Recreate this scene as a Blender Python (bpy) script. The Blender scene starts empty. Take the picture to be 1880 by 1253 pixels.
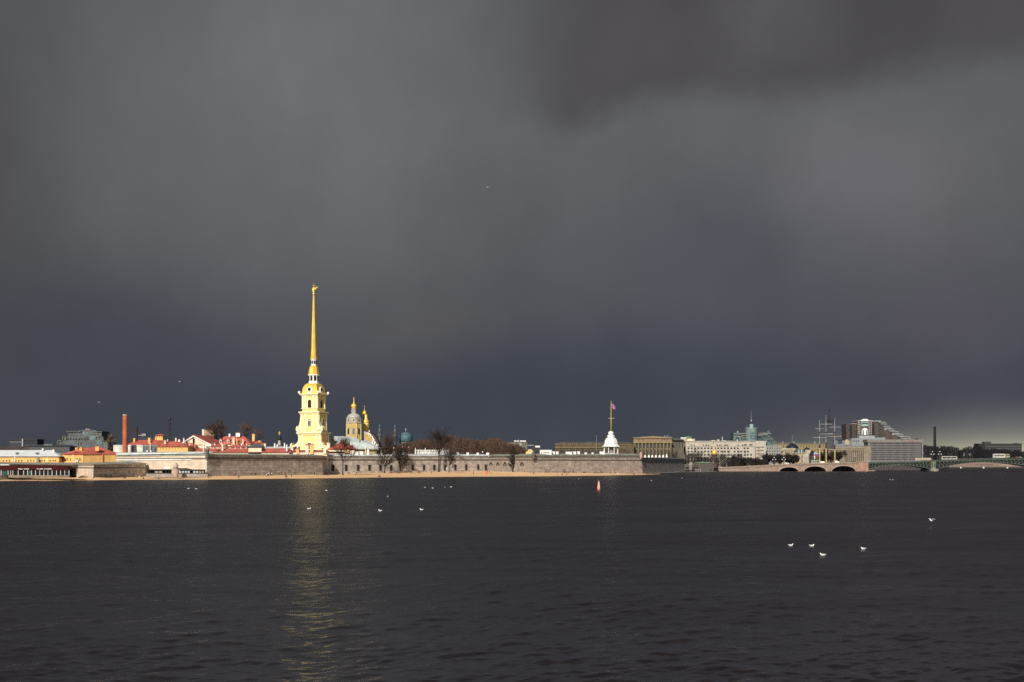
import bpy, math, random
import numpy as np
from mathutils import Vector, Matrix

SC = bpy.context.scene
COL = SC.collection
RAD = math.radians
# ------------------------------------------------------------------ camera
F, CX, HY, CH = 2165.0, 940.0, 850.0, 9.0      # focal length, principal column and horizon row of the photograph; eye height
cam = bpy.data.cameras.new('camera')
cam.sensor_width = 36.0
cam.lens = 36.0 * F / 1880.0
cam.shift_y = (HY - 626.5) / 1880.0
cam.clip_start = 0.5
cam.clip_end = 30000.0
camo = bpy.data.objects.new('camera', cam)
COL.objects.link(camo)
camo.location = (0, 0, CH)
camo.rotation_euler = (RAD(90), 0, 0)
SC.camera = camo
# ------------------------------------------------------------------ light
SUN_AZ, SUN_EL = RAD(16.0), RAD(28.0)           # sun behind the camera, a little to its left
sl = bpy.data.lights.new('sun', 'SUN')
sl.energy = 5.0
sl.angle = RAD(0.5)
sl.color = (1.0, 0.94, 0.83)
so = bpy.data.objects.new('sun', sl)
COL.objects.link(so)
sd = Vector((-math.sin(SUN_AZ) * math.cos(SUN_EL), -math.cos(SUN_AZ) * math.cos(SUN_EL), math.sin(SUN_EL)))
so.rotation_euler = sd.to_track_quat('Z', 'Y').to_euler()
so.location = (0, -100, 200)
SC.view_settings.view_transform = 'Standard'
SC.view_settings.look = 'None'
SC.view_settings.exposure = 0.0
SC.view_settings.gamma = 1.0
SC.cycles.use_denoising = False
SC.cycles.max_bounces = 6
SC.cycles.sample_clamp_indirect = 4.0


def lin(c):
    return tuple(((x / 255.0) / 12.92 if x / 255.0 <= 0.04045 else ((x / 255.0 + 0.055) / 1.055) ** 2.4) for x in c)


# ------------------------------------------------------------------ sky: storm cloud to the north, clear sky behind the camera
world = bpy.data.worlds.new('World')
SC.world = world
world.use_nodes = True
wt = world.node_tree
wt.nodes.clear()


class NT:
    def __init__(s, t): s.t = t
    def n(s, typ, **kw):
        nd = s.t.nodes.new(typ)
        for k, v in kw.items(): setattr(nd, k, v)
        return nd
    def L(s, a, b): s.t.links.new(a, b)
    def put(s, sock, v):
        if isinstance(v, bpy.types.NodeSocket): s.L(v, sock)
        else: sock.default_value = v
    def m(s, op, a, b=None, c=None, clamp=False):
        nd = s.n('ShaderNodeMath', operation=op, use_clamp=clamp)
        s.put(nd.inputs[0], a)
        if b is not None: s.put(nd.inputs[1], b)
        if c is not None: s.put(nd.inputs[2], c)
        return nd.outputs[0]
    def mix(s, f, a, b, blend='MIX'):
        nd = s.n('ShaderNodeMix', data_type='RGBA', blend_type=blend)
        s.put(nd.inputs[0], f)
        for i, v in ((6, a), (7, b)):
            if not isinstance(v, bpy.types.NodeSocket): v = (*v[:3], 1.0)
            s.put(nd.inputs[i], v)
        return nd.outputs[2]
    def sstep(s, x, lo, hi):
        nd = s.n('ShaderNodeMapRange', interpolation_type='SMOOTHSTEP')
        s.put(nd.inputs[0], x); nd.inputs[1].default_value = lo; nd.inputs[2].default_value = hi
        return nd.outputs[0]


def az_of(px): return math.atan((px - CX) / F)
def el_of(py, px=CX): return math.atan((HY - py) / F * math.cos(az_of(px)))


g = NT(wt)
tc = g.n('ShaderNodeTexCoord')
sep = g.n('ShaderNodeSeparateXYZ'); g.L(tc.outputs['Generated'], sep.inputs[0])
nz1 = g.n('ShaderNodeTexNoise'); nz1.inputs['Scale'].default_value = 4.0; nz1.inputs['Detail'].default_value = 4.0; nz1.inputs['Roughness'].default_value = 0.5
g.L(tc.outputs['Generated'], nz1.inputs['Vector'])
nsep = g.n('ShaderNodeSeparateColor'); g.L(nz1.outputs['Color'], nsep.inputs[0])
az = g.m('ADD', g.m('ARCTAN2', sep.outputs[0], sep.outputs[1]), g.m('MULTIPLY', g.m('SUBTRACT', nsep.outputs[0], 0.5), 0.14))
el = g.m('ADD', g.m('ARCSINE', sep.outputs[2]), g.m('MULTIPLY', g.m('SUBTRACT', nsep.outputs[1], 0.5), 0.07))
ramp = g.n('ShaderNodeValToRGB'); ramp.color_ramp.interpolation = 'B_SPLINE'
stops = [(850, (68, 72, 80)), (790, (62, 67, 77)), (700, (65, 69, 79)), (620, (75, 78, 86)), (540, (82, 84, 90)), (400, (91, 93, 96)), (250, (96, 98, 101)), (100, (94, 96, 98)), (0, (90, 92, 93)), (-700, (90, 94, 98))]
EL0, EL1 = el_of(870), el_of(-700)
cr = ramp.color_ramp
while len(cr.elements) < len(stops): cr.elements.new(0.5)
for e, (py, c) in zip(cr.elements, stops):
    e.position = (el_of(py) - EL0) / (EL1 - EL0)
for e, (py, c) in zip(cr.elements, stops): e.color = (*lin(c), 1)
g.put(ramp.inputs[0], g.m('DIVIDE', g.m('SUBTRACT', el, EL0), EL1 - EL0, clamp=True))
col = ramp.outputs[0]


def blob(col, px, py, rx, ry, c, w):
    a0, e0 = az_of(px), el_of(py, px)
    dx = g.m('DIVIDE', g.m('SUBTRACT', az, a0), rx / F * math.cos(a0) ** 2)
    dy = g.m('DIVIDE', g.m('SUBTRACT', el, e0), ry / F)
    d2 = g.m('ADD', g.m('MULTIPLY', dx, dx), g.m('MULTIPLY', dy, dy))
    wgt = g.m('MULTIPLY', g.m('EXPONENT', g.m('MULTIPLY', d2, -1.0)), w)
    return g.mix(wgt, col, lin(c))


BLOBS = [(-80, 330, 260, 420, (75, 74, 77), 0.85), (600, 110, 300, 270, (110, 114, 115), 0.85), (390, 350, 210, 130, (100, 104, 107), 0.5), (130, 630, 320, 110, (69, 72, 81), 0.7), (800, 590, 270, 75, (88, 87, 90), 0.65),
         (1060, 705, 260, 90, (64, 69, 80), 0.6), (1320, 450, 240, 110, (76, 79, 88), 0.65), (1600, 315, 290, 125, (104, 103, 109), 0.85), (1760, 560, 230, 120, (84, 81, 90), 0.65), (1550, 790, 330, 50, (76, 77, 84), 0.5)]
for b in BLOBS: col = blob(col, *b)
# the dark shelf cloud, upper right: soft billowing lower edge
nz3 = g.n('ShaderNodeTexNoise'); nz3.inputs['Scale'].default_value = 9.0; nz3.inputs['Detail'].default_value = 5.0; nz3.inputs['Roughness'].default_value = 0.55
g.L(tc.outputs['Generated'], nz3.inputs['Vector'])
n3 = g.n('ShaderNodeSeparateColor'); g.L(nz3.outputs['Color'], n3.inputs[0])
azr = g.m('ARCTAN2', sep.outputs[0], sep.outputs[1]); elr = g.m('ARCSINE', sep.outputs[2])
azs = g.m('ADD', azr, g.m('MULTIPLY', g.m('SUBTRACT', n3.outputs[0], 0.5), 0.16))
def bump_(px, h, w):      # a sag (h rows) of the cloud's lower edge round column px
    d = g.m('DIVIDE', g.m('SUBTRACT', azs, az_of(px)), w / F)
    return g.m('MULTIPLY', g.m('EXPONENT', g.m('MULTIPLY', g.m('MULTIPLY', d, d), -1.0)), h / F)
edge = g.m('ADD', g.m('MULTIPLY_ADD', g.m('SUBTRACT', azr, az_of(1000)), 0.02, el_of(196)), g.m('MULTIPLY', g.m('SUBTRACT', n3.outputs[1], 0.5), 0.045))
for px, h, w in ((1045, 62, 105), (1440, 20, 100), (1880, -16, 120)): edge = g.m('SUBTRACT', edge, bump_(px, h, w))
shelf = g.m('MULTIPLY', g.sstep(g.m('SUBTRACT', elr, edge), -0.014, 0.022), g.sstep(azs, az_of(850), az_of(1110)))
inner = g.mix(g.sstep(nz1.outputs['Fac'], 0.35, 0.68), lin((71, 69, 71)), lin((80, 78, 80)))
col = g.mix(g.m('MULTIPLY', shelf, 0.92), col, inner)
az, el = azs, g.m('ADD', elr, g.m('MULTIPLY', g.m('SUBTRACT', n3.outputs[2], 0.5), 0.03))
col = blob(col, 1430, -20, 90, 130, (96, 95, 97), 0.5)
col = blob(col, 1290, 225, 130, 26, (97, 97, 103), 0.45)
# clear strip glowing low on the right
az, el = azr, elr
for b in ((1930, 834, 320, 34, (205, 198, 168), 0.95), (1900, 790, 270, 40, (112, 112, 114), 0.6)): col = blob(col, *b)
# mottled cloud texture
col = g.mix(1.0, col, g.mix(g.sstep(nz3.outputs['Fac'], 0.3, 0.7), (0.94, 0.94, 0.94), (1.06, 1.06, 1.06)), 'MULTIPLY')
# rain curtains: faint streaks, stretched upward
mp = g.n('ShaderNodeMapping'); mp.inputs['Scale'].default_value = (9, 9, 1.6); g.L(tc.outputs['Generated'], mp.inputs['Vector'])
nz2 = g.n('ShaderNodeTexNoise'); nz2.inputs['Scale'].default_value = 1.5; nz2.inputs['Detail'].default_value = 3.0; g.L(mp.outputs[0], nz2.inputs['Vector'])
col = g.mix(1.0, col, g.mix(g.sstep(nz2.outputs['Fac'], 0.3, 0.7), (0.972, 0.972, 0.972), (1.028, 1.028, 1.028)), 'MULTIPLY')
storm = g.n('ShaderNodeBackground'); g.L(col, storm.inputs[0]); storm.inputs[1].default_value = 1.0
sky = g.n('ShaderNodeTexSky', sky_type='NISHITA', sun_disc=False)
sky.sun_elevation = SUN_EL
sky.sun_rotation = RAD(180) + SUN_AZ
clear = g.n('ShaderNodeBackground'); g.L(sky.outputs[0], clear.inputs[0]); clear.inputs[1].default_value = 0.07
ms = g.n('ShaderNodeMixShader'); g.put(ms.inputs[0], g.sstep(sep.outputs[1], -0.25, 0.35))
g.L(clear.outputs[0], ms.inputs[1]); g.L(storm.outputs[0], ms.inputs[2])
wo = g.n('ShaderNodeOutputWorld'); g.L(ms.outputs[0], wo.inputs[0])
world.cycles.sampling_method = 'MANUAL'
world.cycles.sample_map_resolution = 256

# ------------------------------------------------------------------ materials
MATS = {}


def new_mat(name):
    m = bpy.data.materials.new(name); m.use_nodes = True
    m.node_tree.nodes.clear()
    t = NT(m.node_tree)
    p = t.n('ShaderNodeBsdfPrincipled'); o = t.n('ShaderNodeOutputMaterial'); t.L(p.outputs[0], o.inputs[0])
    MATS[name] = m
    return t, p


def mat(name, rgb, rough=0.8, metal=0.0, var=0.18, scale=0.35, stain=None, spec=0.3, zs=1.0):
    """plain weathered surface: two scales of noise in the object's own space vary the colour"""
    if name in MATS: return MATS[name]
    t, p = new_mat(name)
    c = t.n('ShaderNodeTexCoord')
    mpn = t.n('ShaderNodeMapping'); mpn.inputs['Scale'].default_value = (scale, scale, scale * zs); t.L(c.outputs['Object'], mpn.inputs[0])
    a = t.n('ShaderNodeTexNoise'); a.inputs['Scale'].default_value = 1.0; a.inputs['Detail'].default_value = 6.0; a.inputs['Roughness'].default_value = 0.65
    t.L(mpn.outputs[0], a.inputs['Vector'])
    f = t.sstep(a.outputs['Fac'], 0.28, 0.72)
    dk = stain if stain else tuple(x * (1 - var * 1.6) for x in rgb)
    lt = tuple(min(1, x * (1 + var)) for x in rgb)
    t.L(t.mix(f, dk, lt), p.inputs['Base Color'])
    p.inputs['Roughness'].default_value = rough; p.inputs['Metallic'].default_value = metal
    p.inputs['Specular IOR Level'].default_value = spec
    return MATS[name]


def brickmat(name, c1, c2, mortar, bw=1.5, bh=0.65, ms_=0.03, rough=0.85, var=0.25, attr=True, big=0.16):
    if name in MATS: return MATS[name]
    t, p = new_mat(name)
    if attr:
        v = t.n('ShaderNodeAttribute', attribute_name='wall_uv').outputs['Vector']
    else:
        c = t.n('ShaderNodeTexCoord'); s = t.n('ShaderNodeSeparateXYZ'); t.L(c.outputs['Object'], s.inputs[0])
        cb = t.n('ShaderNodeCombineXYZ'); t.put(cb.inputs[0], t.m('ADD', s.outputs[0], s.outputs[1])); t.L(s.outputs[2], cb.inputs[1]); v = cb.outputs[0]
    b = t.n('ShaderNodeTexBrick')
    t.L(v, b.inputs['Vector'])
    b.inputs['Color1'].default_value = (*c1, 1); b.inputs['Color2'].default_value = (*c2, 1); b.inputs['Mortar'].default_value = (*mortar, 1)
    b.inputs['Scale'].default_value = 1.0; b.inputs['Mortar Size'].default_value = ms_; b.inputs['Brick Width'].default_value = bw; b.inputs['Row Height'].default_value = bh
    b.inputs['Bias'].default_value = 0.0
    n1 = t.n('ShaderNodeTexNoise'); n1.inputs['Scale'].default_value = big; n1.inputs['Detail'].default_value = 8.0; n1.inputs['Roughness'].default_value = 0.7; t.L(v, n1.inputs['Vector'])
    mp2 = t.n('ShaderNodeMapping'); mp2.inputs['Scale'].default_value = (0.9, 0.12, 1); t.L(v, mp2.inputs[0])
    n2 = t.n('ShaderNodeTexNoise'); n2.inputs['Scale'].default_value = 0.6; n2.inputs['Detail'].default_value = 5.0; t.L(mp2.outputs[0], n2.inputs['Vector'])
    k = t.mix(t.sstep(n1.outputs['Fac'], 0.3, 0.7), (1 - var,) * 3, (1 + var,) * 3)
    k2 = t.mix(t.sstep(n2.outputs['Fac'], 0.3, 0.75), (1 - var * 0.25,) * 3, (1 + var * 0.2,) * 3)
    t.L(t.mix(1.0, t.mix(1.0, b.outputs['Color'], k, 'MULTIPLY'), k2, 'MULTIPLY'), p.inputs['Base Color'])
    p.inputs['Roughness'].default_value = rough; p.inputs['Specular IOR Level'].default_value = 0.2
    return MATS[name]


def glass(name, rgb=(0.012, 0.014, 0.018), rough=0.15, spec=0.25):
    return mat(name, rgb, rough, 0.0, 0.3, 0.5, spec=spec)


# ------------------------------------------------------------------ building helpers
def X(px, D): return (px - CX) / F * D
def Z(py, D): return CH - (py - HY) / F * D
def PY(z, D): return HY + (CH - z) / D * F
GZ = 1.7


def sett(o, label=None, cat=None, group=None, kind=None):
    if label: o['label'] = label
    if cat: o['category'] = cat
    if group: o['group'] = group
    if kind: o['kind'] = kind


class MB:
    """collects faces; P maps source columns / rows at the thing's own distance to its local metres"""
    def __init__(s, T=None):
        s.T = T; s.v = []; s.f = []; s.uv = None
    def P(s, px, py, y=0.0):
        return s.T.P(px, py, y) if s.T else (px, y, py)
    def add(s, vs, fs):
        b = len(s.v); s.v += [tuple(q) for q in vs]; s.f += [tuple(i + b for i in q) for q in fs]
    def hexa(s, q):            # 8 points: bottom ring 0-3, top ring 4-7
        s.add(q, [(0, 3, 2, 1), (4, 5, 6, 7), (0, 1, 5, 4), (1, 2, 6, 5), (2, 3, 7, 6), (3, 0, 4, 7)])
    def box(s, x0, x1, y0, y1, a=0.0, b=1.0):
        """x0..x1 columns, y0..y1 rows (any order), a..b depth in metres"""
        t, u = min(y0, y1), max(y0, y1)
        p = s.P
        s.hexa([p(x0, u, a), p(x1, u, a), p(x1, u, b), p(x0, u, b), p(x0, t, a), p(x1, t, a), p(x1, t, b), p(x0, t, b)])
        return s
    def mbox(s, x0, x1, y0, y1, z0, z1):
        s.hexa([(x0, y0, z0), (x1, y0, z0), (x1, y1, z0), (x0, y1, z0), (x0, y0, z1), (x1, y0, z1), (x1, y1, z1), (x0, y1, z1)])
        return s
    def poly(s, pts, a=0.0, b=1.0):
        """outline in columns / rows, extruded from depth a to depth b"""
        n = len(pts)
        vs = [s.P(x, y, a) for x, y in pts] + [s.P(x, y, b) for x, y in pts]
        s.add(vs, [tuple(range(n)), tuple(range(2 * n - 1, n - 1, -1))] + [(i, i + n, (i + 1) % n + n, (i + 1) % n) for i in range(n)])
        return s
    def lathe(s, px, prof, n=16, cy=0.0, ph=0.0, sq=None):
        """prof: (radius in columns, row)"""
        k = s.T.m if s.T else 1.0
        vs = []; fs = []
        c = [s.P(px, y, cy) for r, y in prof]
        for (r, y), q in zip(prof, c):
            for i in range(n):
                a = ph + 2 * math.pi * i / n
                rr = max(r, 0.001) * k
                vs.append((q[0] + rr * math.cos(a), q[1] + rr * math.sin(a) * (sq or 1.0), q[2]))
        m_ = len(prof)
        for j in range(m_ - 1):
            for i in range(n):
                fs.append((j * n + i, j * n + (i + 1) % n, (j + 1) * n + (i + 1) % n, (j + 1) * n + i))
        fs.append(tuple(range(n - 1, -1, -1))); fs.append(tuple((m_ - 1) * n + i for i in range(n)))
        s.add(vs, fs); return s
    def tube(s, p0, p1, r0, r1=None, n=6):
        r1 = r0 if r1 is None else r1
        a, b = Vector(p0), Vector(p1); d = (b - a)
        if d.length < 1e-6: return s
        d.normalize(); u = d.orthogonal().normalized(); w = d.cross(u)
        vs = []
        for q, r in ((a, r0), (b, r1)):
            for i in range(n):
                t = 2 * math.pi * i / n
                vs.append(q + u * (r * math.cos(t)) + w * (r * math.sin(t)))
        s.add(vs, [(i, (i + 1) % n, n + (i + 1) % n, n + i) for i in range(n)] + [tuple(range(n - 1, -1, -1)), tuple(range(n, 2 * n))])
        return s
    def ptube(s, a, b, r0, r1=None, n=6):
        return s.tube(s.P(*a), s.P(*b), r0, r1, n)
    def roof(s, x0, x1, ye, yr, dep, hl=0.0, hr=0.0, ov=1.0, a=0.0):
        """ridge roof, eaves on row ye, ridge on row yr, ridge along x; hl / hr: hip lengths in columns"""
        p = s.P; A, B, M_ = a - ov, dep + ov, (a + dep) / 2
        vs = [p(x0, ye, A), p(x1, ye, A), p(x1, ye, B), p(x0, ye, B), p(x0 + hl, yr, M_), p(x1 - hr, yr, M_)]
        s.add(vs, [(0, 1, 5, 4), (1, 2, 5), (2, 3, 4, 5), (3, 0, 4), (0, 3, 2, 1)]); return s
    def gable(s, x0, x1, ye, yr, dep, ov=1.0, a=0.0):
        """gable facing the front: ridge along depth"""
        p = s.P; A, B = a - ov, dep + ov; xm = (x0 + x1) / 2
        s.add([p(x0, ye, A), p(x1, ye, A), p(xm, yr, A), p(x0, ye, B), p(x1, ye, B), p(xm, yr, B)], [(0, 1, 2), (5, 4, 3), (0, 2, 5, 3), (1, 4, 5, 2), (0, 3, 4, 1)]); return s
    def arch(s, x, yb, w, h, a, b, pointed=False, n=7):
        r = w / 2; pts = [(x - r, yb), (x + r, yb)]
        ys = yb - h + (r if not pointed else r * 1.4)
        for i in range(n + 1):
            t = math.pi * i / n
            if pointed:
                u = math.cos(t); pts.append((x + r * u, ys - r * 1.4 * (1 - abs(u) ** 1.3)))
            else: pts.append((x + r * math.cos(t), ys - r * math.sin(t)))
        return s.poly(pts[:2] + pts[2:], a, b)
    def mesh(s, name, m, smooth=False):
        me = bpy.data.meshes.new(name)
        me.from_pydata(s.v, [], s.f)
        if m is not None: me.materials.append(m)
        if s.uv is not None:
            at = me.attributes.new('wall_uv', 'FLOAT_VECTOR', 'POINT')
            at.data.foreach_set('vector', np.array(s.uv, dtype=np.float32).ravel())
        if smooth:
            me.shade_smooth()
        me.update()
        return me
    def obj(s, name, m, parent=None, smooth=False, loc=None):
        o = bpy.data.objects.new(name, s.mesh(name, m, smooth))
        COL.objects.link(o)
        if parent is not None: o.parent = parent
        if loc is not None: o.location = loc
        return o


class Th:
    """one thing: an Empty at its base, parts underneath. px, D: column and distance; z0: height of its base"""
    def __init__(s, name, label, cat, px, D, z0=GZ, rz=0.0, group=None, single=False):
        s.px, s.D, s.z0, s.m = px, D, z0, D / F
        s.g = PY(z0, D)
        s.args = (name, label, cat, group, rz)
        s.o = None
        if not single:
            s.o = bpy.data.objects.new(name, None); s.o.empty_display_size = 1.0
            s._fin(s.o)
    def _fin(s, o):
        name, label, cat, group, rz = s.args
        COL.objects.link(o) if o.name not in COL.objects else None
        o.location = (X(s.px, s.D), s.D, s.z0); o.rotation_euler = (0, 0, RAD(rz))
        sett(o, label, cat, group)
    def P(s, px, py, y=0.0): return ((px - s.px) * s.m, y, Z(py, s.D) - s.z0)
    def mb(s): return MB(s)
    def solo(s, m, mb, smooth=False):
        if s.o is not None: bpy.data.objects.remove(s.o)
        o = bpy.data.objects.new(s.args[0], mb.mesh(s.args[0], m, smooth)); s._fin(o); s.o = o; return o
    def part(s, name, m, mb, smooth=False, parent=None, label=None):
        o = mb.obj(name, m, parent or s.o, smooth)
        if label: o['label'] = label
        return o
    def wins(s, m, xs, ys, w, h, a=-0.06, th=0.14, name='window', arch=False, pointed=False, skip=(), parent=None):
        """windows as separate parts sharing one mesh; xs columns (centres), ys rows (sills)"""
        b = MB(s)
        if arch or pointed: b.arch(s.px, s.g, w, h, 0, th, pointed)
        else: b.box(s.px - w / 2, s.px + w / 2, s.g, s.g - h, 0, th)
        me = b.mesh(name, m)
        out = []
        for j, y in enumerate(ys):
            for i, x in enumerate(xs):
                if (i, j) in skip: continue
                o = bpy.data.objects.new(name, me); COL.objects.link(o); o.parent = parent or s.o
                q = s.P(x, y, a); o.location = q; out.append(o)
        return out
    def swins(s, m, px, ds, ys, w, h, side=1, name='window', arch=False, proud=0.06):
        """windows on a side wall at column px; ds: depths in metres of the centres; w in metres"""
        k = s.m; b = MB(s)
        if arch: b.arch(s.px, s.g, w / k, h, -0.07, 0.07)
        else: b.box(s.px - w / 2 / k, s.px + w / 2 / k, s.g, s.g - h, -0.07, 0.07)
        me = b.mesh(name, m)
        for y in ys:
            for d in ds:
                o = bpy.data.objects.new(name, me); COL.objects.link(o); o.parent = s.o
                q = s.P(px, y, d); o.location = (q[0] + side * (proud - 0.07), q[1], q[2]); o.rotation_euler = (0, 0, RAD(90 * side))


def copy_tree(o, parent=None):
    c = o.copy(); COL.objects.link(c)
    if parent is not None: c.parent = parent
    for ch in o.children: copy_tree(ch, c)
    return c


# palette (surface colours)
GRANITE = brickmat('granite', (0.56, 0.495, 0.435), (0.36, 0.32, 0.285), (0.20, 0.175, 0.155), 4.2, 1.5, 0.07, var=0.28, big=0.3)
GRANITE_PINK = brickmat('granite_pink', (0.43, 0.36, 0.31), (0.29, 0.24, 0.213), (0.21, 0.17, 0.15), 4.2, 1.5, 0.07, var=0.25, big=0.3)
GRANITE_SUNLIT = brickmat('granite_sunlit', (0.66, 0.54, 0.42), (0.54, 0.44, 0.34), (0.40, 0.33, 0.26), 4.2, 1.5, 0.06, var=0.14, big=0.3)  # paler copy of the granite, sunlight put into its colour
GRANITE_DARK = brickmat('granite_shaded', (0.36, 0.30, 0.27), (0.24, 0.205, 0.19), (0.16, 0.14, 0.13), 3.6, 1.3, 0.07, var=0.25, big=0.3)  # darker copy of the granite, shade of the end wall put into its colour
GRANITE_RED = brickmat('granite_red', (0.25, 0.17, 0.135), (0.20, 0.135, 0.11), (0.13, 0.10, 0.09), 1.6, 0.7, 0.03)
CORDON = mat('cordon_stone', (0.11, 0.095, 0.085))
COPING_W = mat('coping_white', (0.62, 0.64, 0.62), 0.5, scale=0.15)
COPING_G = mat('coping_zinc', (0.36, 0.41, 0.37), 0.5, scale=0.15)
COPING_GR = mat('coping_green', (0.26, 0.28, 0.23), 0.6, scale=0.15)
COPING_T = mat('coping_tan', (0.33, 0.31, 0.25), 0.7, scale=0.2)
RED_ROOF = mat('red_roof', (0.46, 0.115, 0.085), 0.55, scale=0.2, var=0.22)
DARKRED = mat('maroon_roof', (0.045, 0.010, 0.010), 0.7, spec=0.08)
WHITE = mat('white_paint', (0.74, 0.73, 0.70), 0.6, var=0.08)
CREAM = mat('cream_plaster', (0.70, 0.58, 0.42), 0.85, var=0.14)
PINKISH = mat('pink_plaster', (0.68, 0.50, 0.42), 0.85, var=0.14)
YEL = mat('yellow_plaster', (0.72, 0.425, 0.15), 0.85, var=0.12)
ORANGE = mat('orange_plaster', (0.70, 0.38, 0.11), 0.85, var=0.12)
PALE_ROOF = mat('pale_metal_roof', (0.60, 0.62, 0.62), 0.45, scale=0.12, var=0.1)
ZINC = mat('zinc_roof', (0.33, 0.38, 0.38), 0.4, scale=0.2, var=0.15)
GREYROOF = mat('grey_roof', (0.10, 0.105, 0.115), 0.6)
PANE = glass('window_pane')
PANE_B = glass('window_blue', (0.035, 0.06, 0.075), 0.1)
BLACK = mat('black_paint', (0.018, 0.018, 0.02), 0.6)
DARK = mat('dark_opening', (0.02, 0.018, 0.017), 0.9)
GREY = mat('grey_plaster', (0.24, 0.235, 0.235), 0.85)
CONC = mat('concrete', (0.30, 0.28, 0.26), 0.85)
STEEL = mat('steel_grey', (0.25, 0.26, 0.28), 0.5)
BRICKRED = brickmat('chimney_brick', (0.47, 0.125, 0.055), (0.38, 0.095, 0.043), (0.34, 0.13, 0.08), 0.26, 0.09, 0.008, attr=False, var=0.2, big=0.25)
GOLD = mat('gilding', (0.95, 0.60, 0.10), 0.38, 0.4, var=0.1, scale=0.4)
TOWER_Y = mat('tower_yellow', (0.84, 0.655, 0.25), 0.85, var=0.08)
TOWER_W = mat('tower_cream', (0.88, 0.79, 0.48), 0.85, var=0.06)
TOWER_P = mat('tower_white', (0.80, 0.79, 0.74), 0.8, var=0.06)
# ================================================================== SETTING: water, ground, beach
def structure(name, m, vs, fs, label, cat=None):
    me = bpy.data.meshes.new(name); me.from_pydata(vs, [], fs); me.materials.append(m)
    o = bpy.data.objects.new(name, me); COL.objects.link(o); o['kind'] = 'structure'
    if label: o['label'] = label
    o['category'] = cat or name
    return o


def water_material():
    t, p = new_mat('river_water')
    p.inputs['Base Color'].default_value = (0.0114, 0.0082, 0.0100, 1)
    p.inputs['IOR'].default_value = 1.333
    p.inputs['Specular IOR Level'].default_value = 0.36
    # ripples too small for the mesh are carried as roughness, stored with it; gust lanes vary it
    at = t.n('ShaderNodeAttribute', attribute_name='ripple')
    c = t.n('ShaderNodeTexCoord'); k = None
    for sx, sy, w in ((0.012, 0.05, 0.5), (0.07, 0.28, 0.5)):
        mp_ = t.n('ShaderNodeMapping'); mp_.inputs['Scale'].default_value = (sx, sy, 1); mp_.inputs['Rotation'].default_value = (0, 0, RAD(6)); t.L(c.outputs['Object'], mp_.inputs[0])
        n = t.n('ShaderNodeTexNoise'); n.inputs['Scale'].default_value = 1.0; n.inputs['Detail'].default_value = 7.0; n.inputs['Roughness'].default_value = 0.7; t.L(mp_.outputs[0], n.inputs['Vector'])
        v = t.m('MULTIPLY', t.sstep(n.outputs['Fac'], 0.3, 0.7), w); k = v if k is None else t.m('ADD', k, v)
    t.L(t.m('MULTIPLY', at.outputs['Fac'], t.m('MULTIPLY_ADD', k, 0.36, 0.84)), p.inputs['Roughness'])
    sy_ = t.n('ShaderNodeSeparateXYZ'); t.L(c.outputs['Object'], sy_.inputs[0])
    nb = t.n('ShaderNodeTexNoise'); nb.inputs['Scale'].default_value = 3.2; nb.inputs['Detail'].default_value = 4.0; nb.inputs['Roughness'].default_value = 0.6; t.L(c.outputs['Object'], nb.inputs['Vector'])
    bp = t.n('ShaderNodeBump'); bp.inputs['Distance'].default_value = 1.0; t.L(t.m('MULTIPLY', nb.outputs['Fac'], 0.009), bp.inputs['Height'])
    t.L(t.m('MULTIPLY_ADD', t.sstep(sy_.outputs[1], 50.0, 220.0), -1.0, 1.0), bp.inputs['Strength']); t.L(bp.outputs[0], p.inputs['Normal'])
    return MATS['river_water']


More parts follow.
